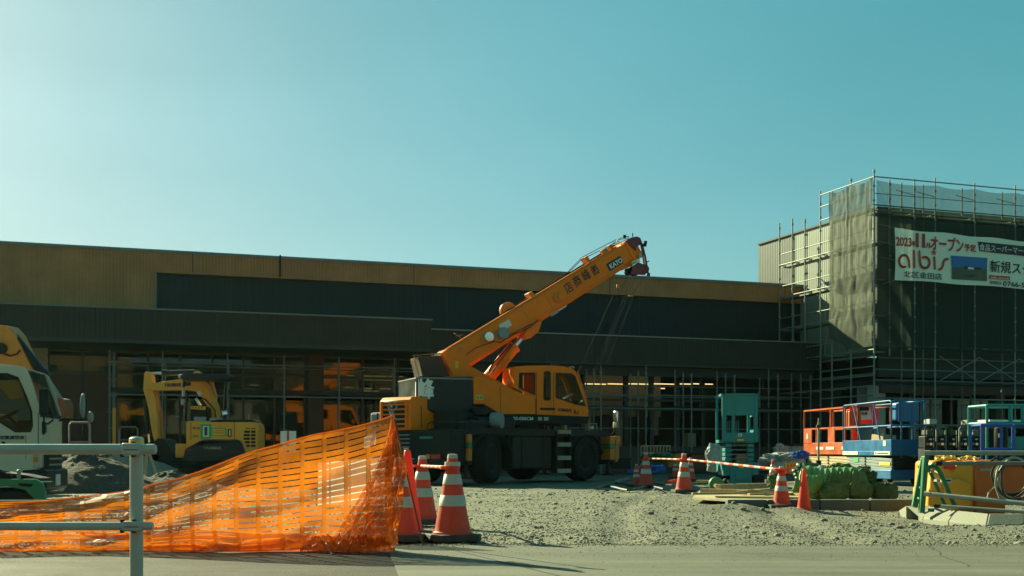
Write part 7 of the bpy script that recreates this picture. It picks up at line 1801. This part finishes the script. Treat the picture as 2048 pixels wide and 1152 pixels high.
for k, (a, b, y0, y1, m, lab) in enumerate(((1990, 2014, 857, 903, 'black_paint', 'black cylinder bin inside the blue frame with a pale label'), )):
    t = thing('drum', lab, 'drum', gp(2002, 23.5)); z0_, z1_ = zz(903, 23.5), zz(857, 23.5); mb = MB(); mb.lathe([(0, z1_ + .06), (.08, z1_ + .05), (.13, z1_), (.13, z0_), (0, z0_)], gp(2002, 23.5), 24); mb.cyl(gp(2002, 23.5), gp(2002, 23.5, z0_), .1, 12); mb.build('drum_body', m, t)
    mb = MB(); qq = Pl(2002, 23.36, 0); qq.prism(mb, [(1997, 867), (2006, 867), (2006, 875), (1997, 875)], .0, -.01); mb.build('drum_label', 'skin_plate', t, smooth=0)
gw = 'row of dark engine welders in pipe frames'
labs = ['dark welder set nearest the blue lift with a pale lid box', 'dark welder set second from the blue lift', 'dark welder set in the middle of the row', 'dark welder set fourth from the blue lift', 'dark welder set next to the blue pipe frame']
for k in range(5):
    px0 = 1850 + k * 23; Y = 25 + .25 * k; t = thing('welder_set', labs[k], 'welder', gp(px0, Y), 0, gw); q = Pl(px0, Y, 3)
    mb = MB(); mb.tube([q.w(px0, 968), q.w(px0, 858), q.w(px0 + 3, 854), q.w(px0 + 16, 854), q.w(px0 + 19, 858), q.w(px0 + 19, 968)], .017, 6); mb.tube([q.w(px0, 968, -.5), q.w(px0, 858, -.5), q.w(px0 + 3, 854, -.5), q.w(px0 + 16, 854, -.5), q.w(px0 + 19, 858, -.5), q.w(px0 + 19, 968, -.5)], .017, 6); mb.build('frame_tube', 'galv_dull' if k % 2 else 'dark_steel', t)
    mb = MB(); q.prism(mb, [(px0 + 2, 872), (px0 + 17, 872), (px0 + 17, 896), (px0 + 2, 896)], -.05, -.45); mb.build('engine_box', 'dark_steel' if k % 2 else 'black_paint', t, smooth=0, bev=.015)
    mb = MB(); q.prism(mb, [(px0 + 4, 860), (px0 + 15, 860), (px0 + 15, 870), (px0 + 4, 870)], -.1, -.4); mb.build('fuel_box', ('plinth', 'galv_dull', 'sandbag_dark')[k % 3], t, smooth=0, bev=.015)
    mb = MB(); q.prism(mb, [(px0 + 9, 877), (px0 + 14, 877), (px0 + 14, 880), (px0 + 9, 880)], -.03, -.05); mb.build('small_label', 'skin_plate', t, smooth=0)
    for j in range(2): mb = MB(); mb.cyl(q.w(px0 + 5 + 7 * j, 888, -.0), q.w(px0 + 5 + 7 * j, 888, -.04), .03, 10); mb.build('socket', 'chrome' if j else 'galv', t)
    mb = MB(); q.prism(mb, [(px0 + 1, 897), (px0 + 18, 897), (px0 + 18, 960), (px0 + 1, 960)], -.1, -.5); mb.build('lower_case', 'dark_steel', t, smooth=0)
for lab, a, b, y0, y1, m in (('pale green box on top of the welders, left one', 1859, 1874, 838, 848, 'tarp_grey'), ('pale green box on top of the welders, right one', 1934, 1950, 840, 849, 'galv_dull')):
    q = Pl(a, 25.2, 3); mb = MB(); q.prism(mb, [(a, y0), (b, y0), (b, y1), (a, y1)], 0, -.3); mb.bx(0, 0.01, 0, .01, 0, .01, X=Matrix.Translation(q.w(a + 4, y1 + 3, -.1))); o = mb.build('lid_box', m, None, smooth=0, bev=.008); tag(o, lab, 'box')
    st_ = thing('box_stand', 'thin stand under the ' + lab, 'stand', gp(a, 25.2)); mb = MB(); mb.tube([q.w(a + 3, 855, -.1), q.w(a + 3, y1, -.1)], .012, 5); mb.tube([q.w(b - 3, 855, -.1), q.w(b - 3, y1, -.1)], .012, 5); mb.build('stand_leg', 'dark_steel', st_)
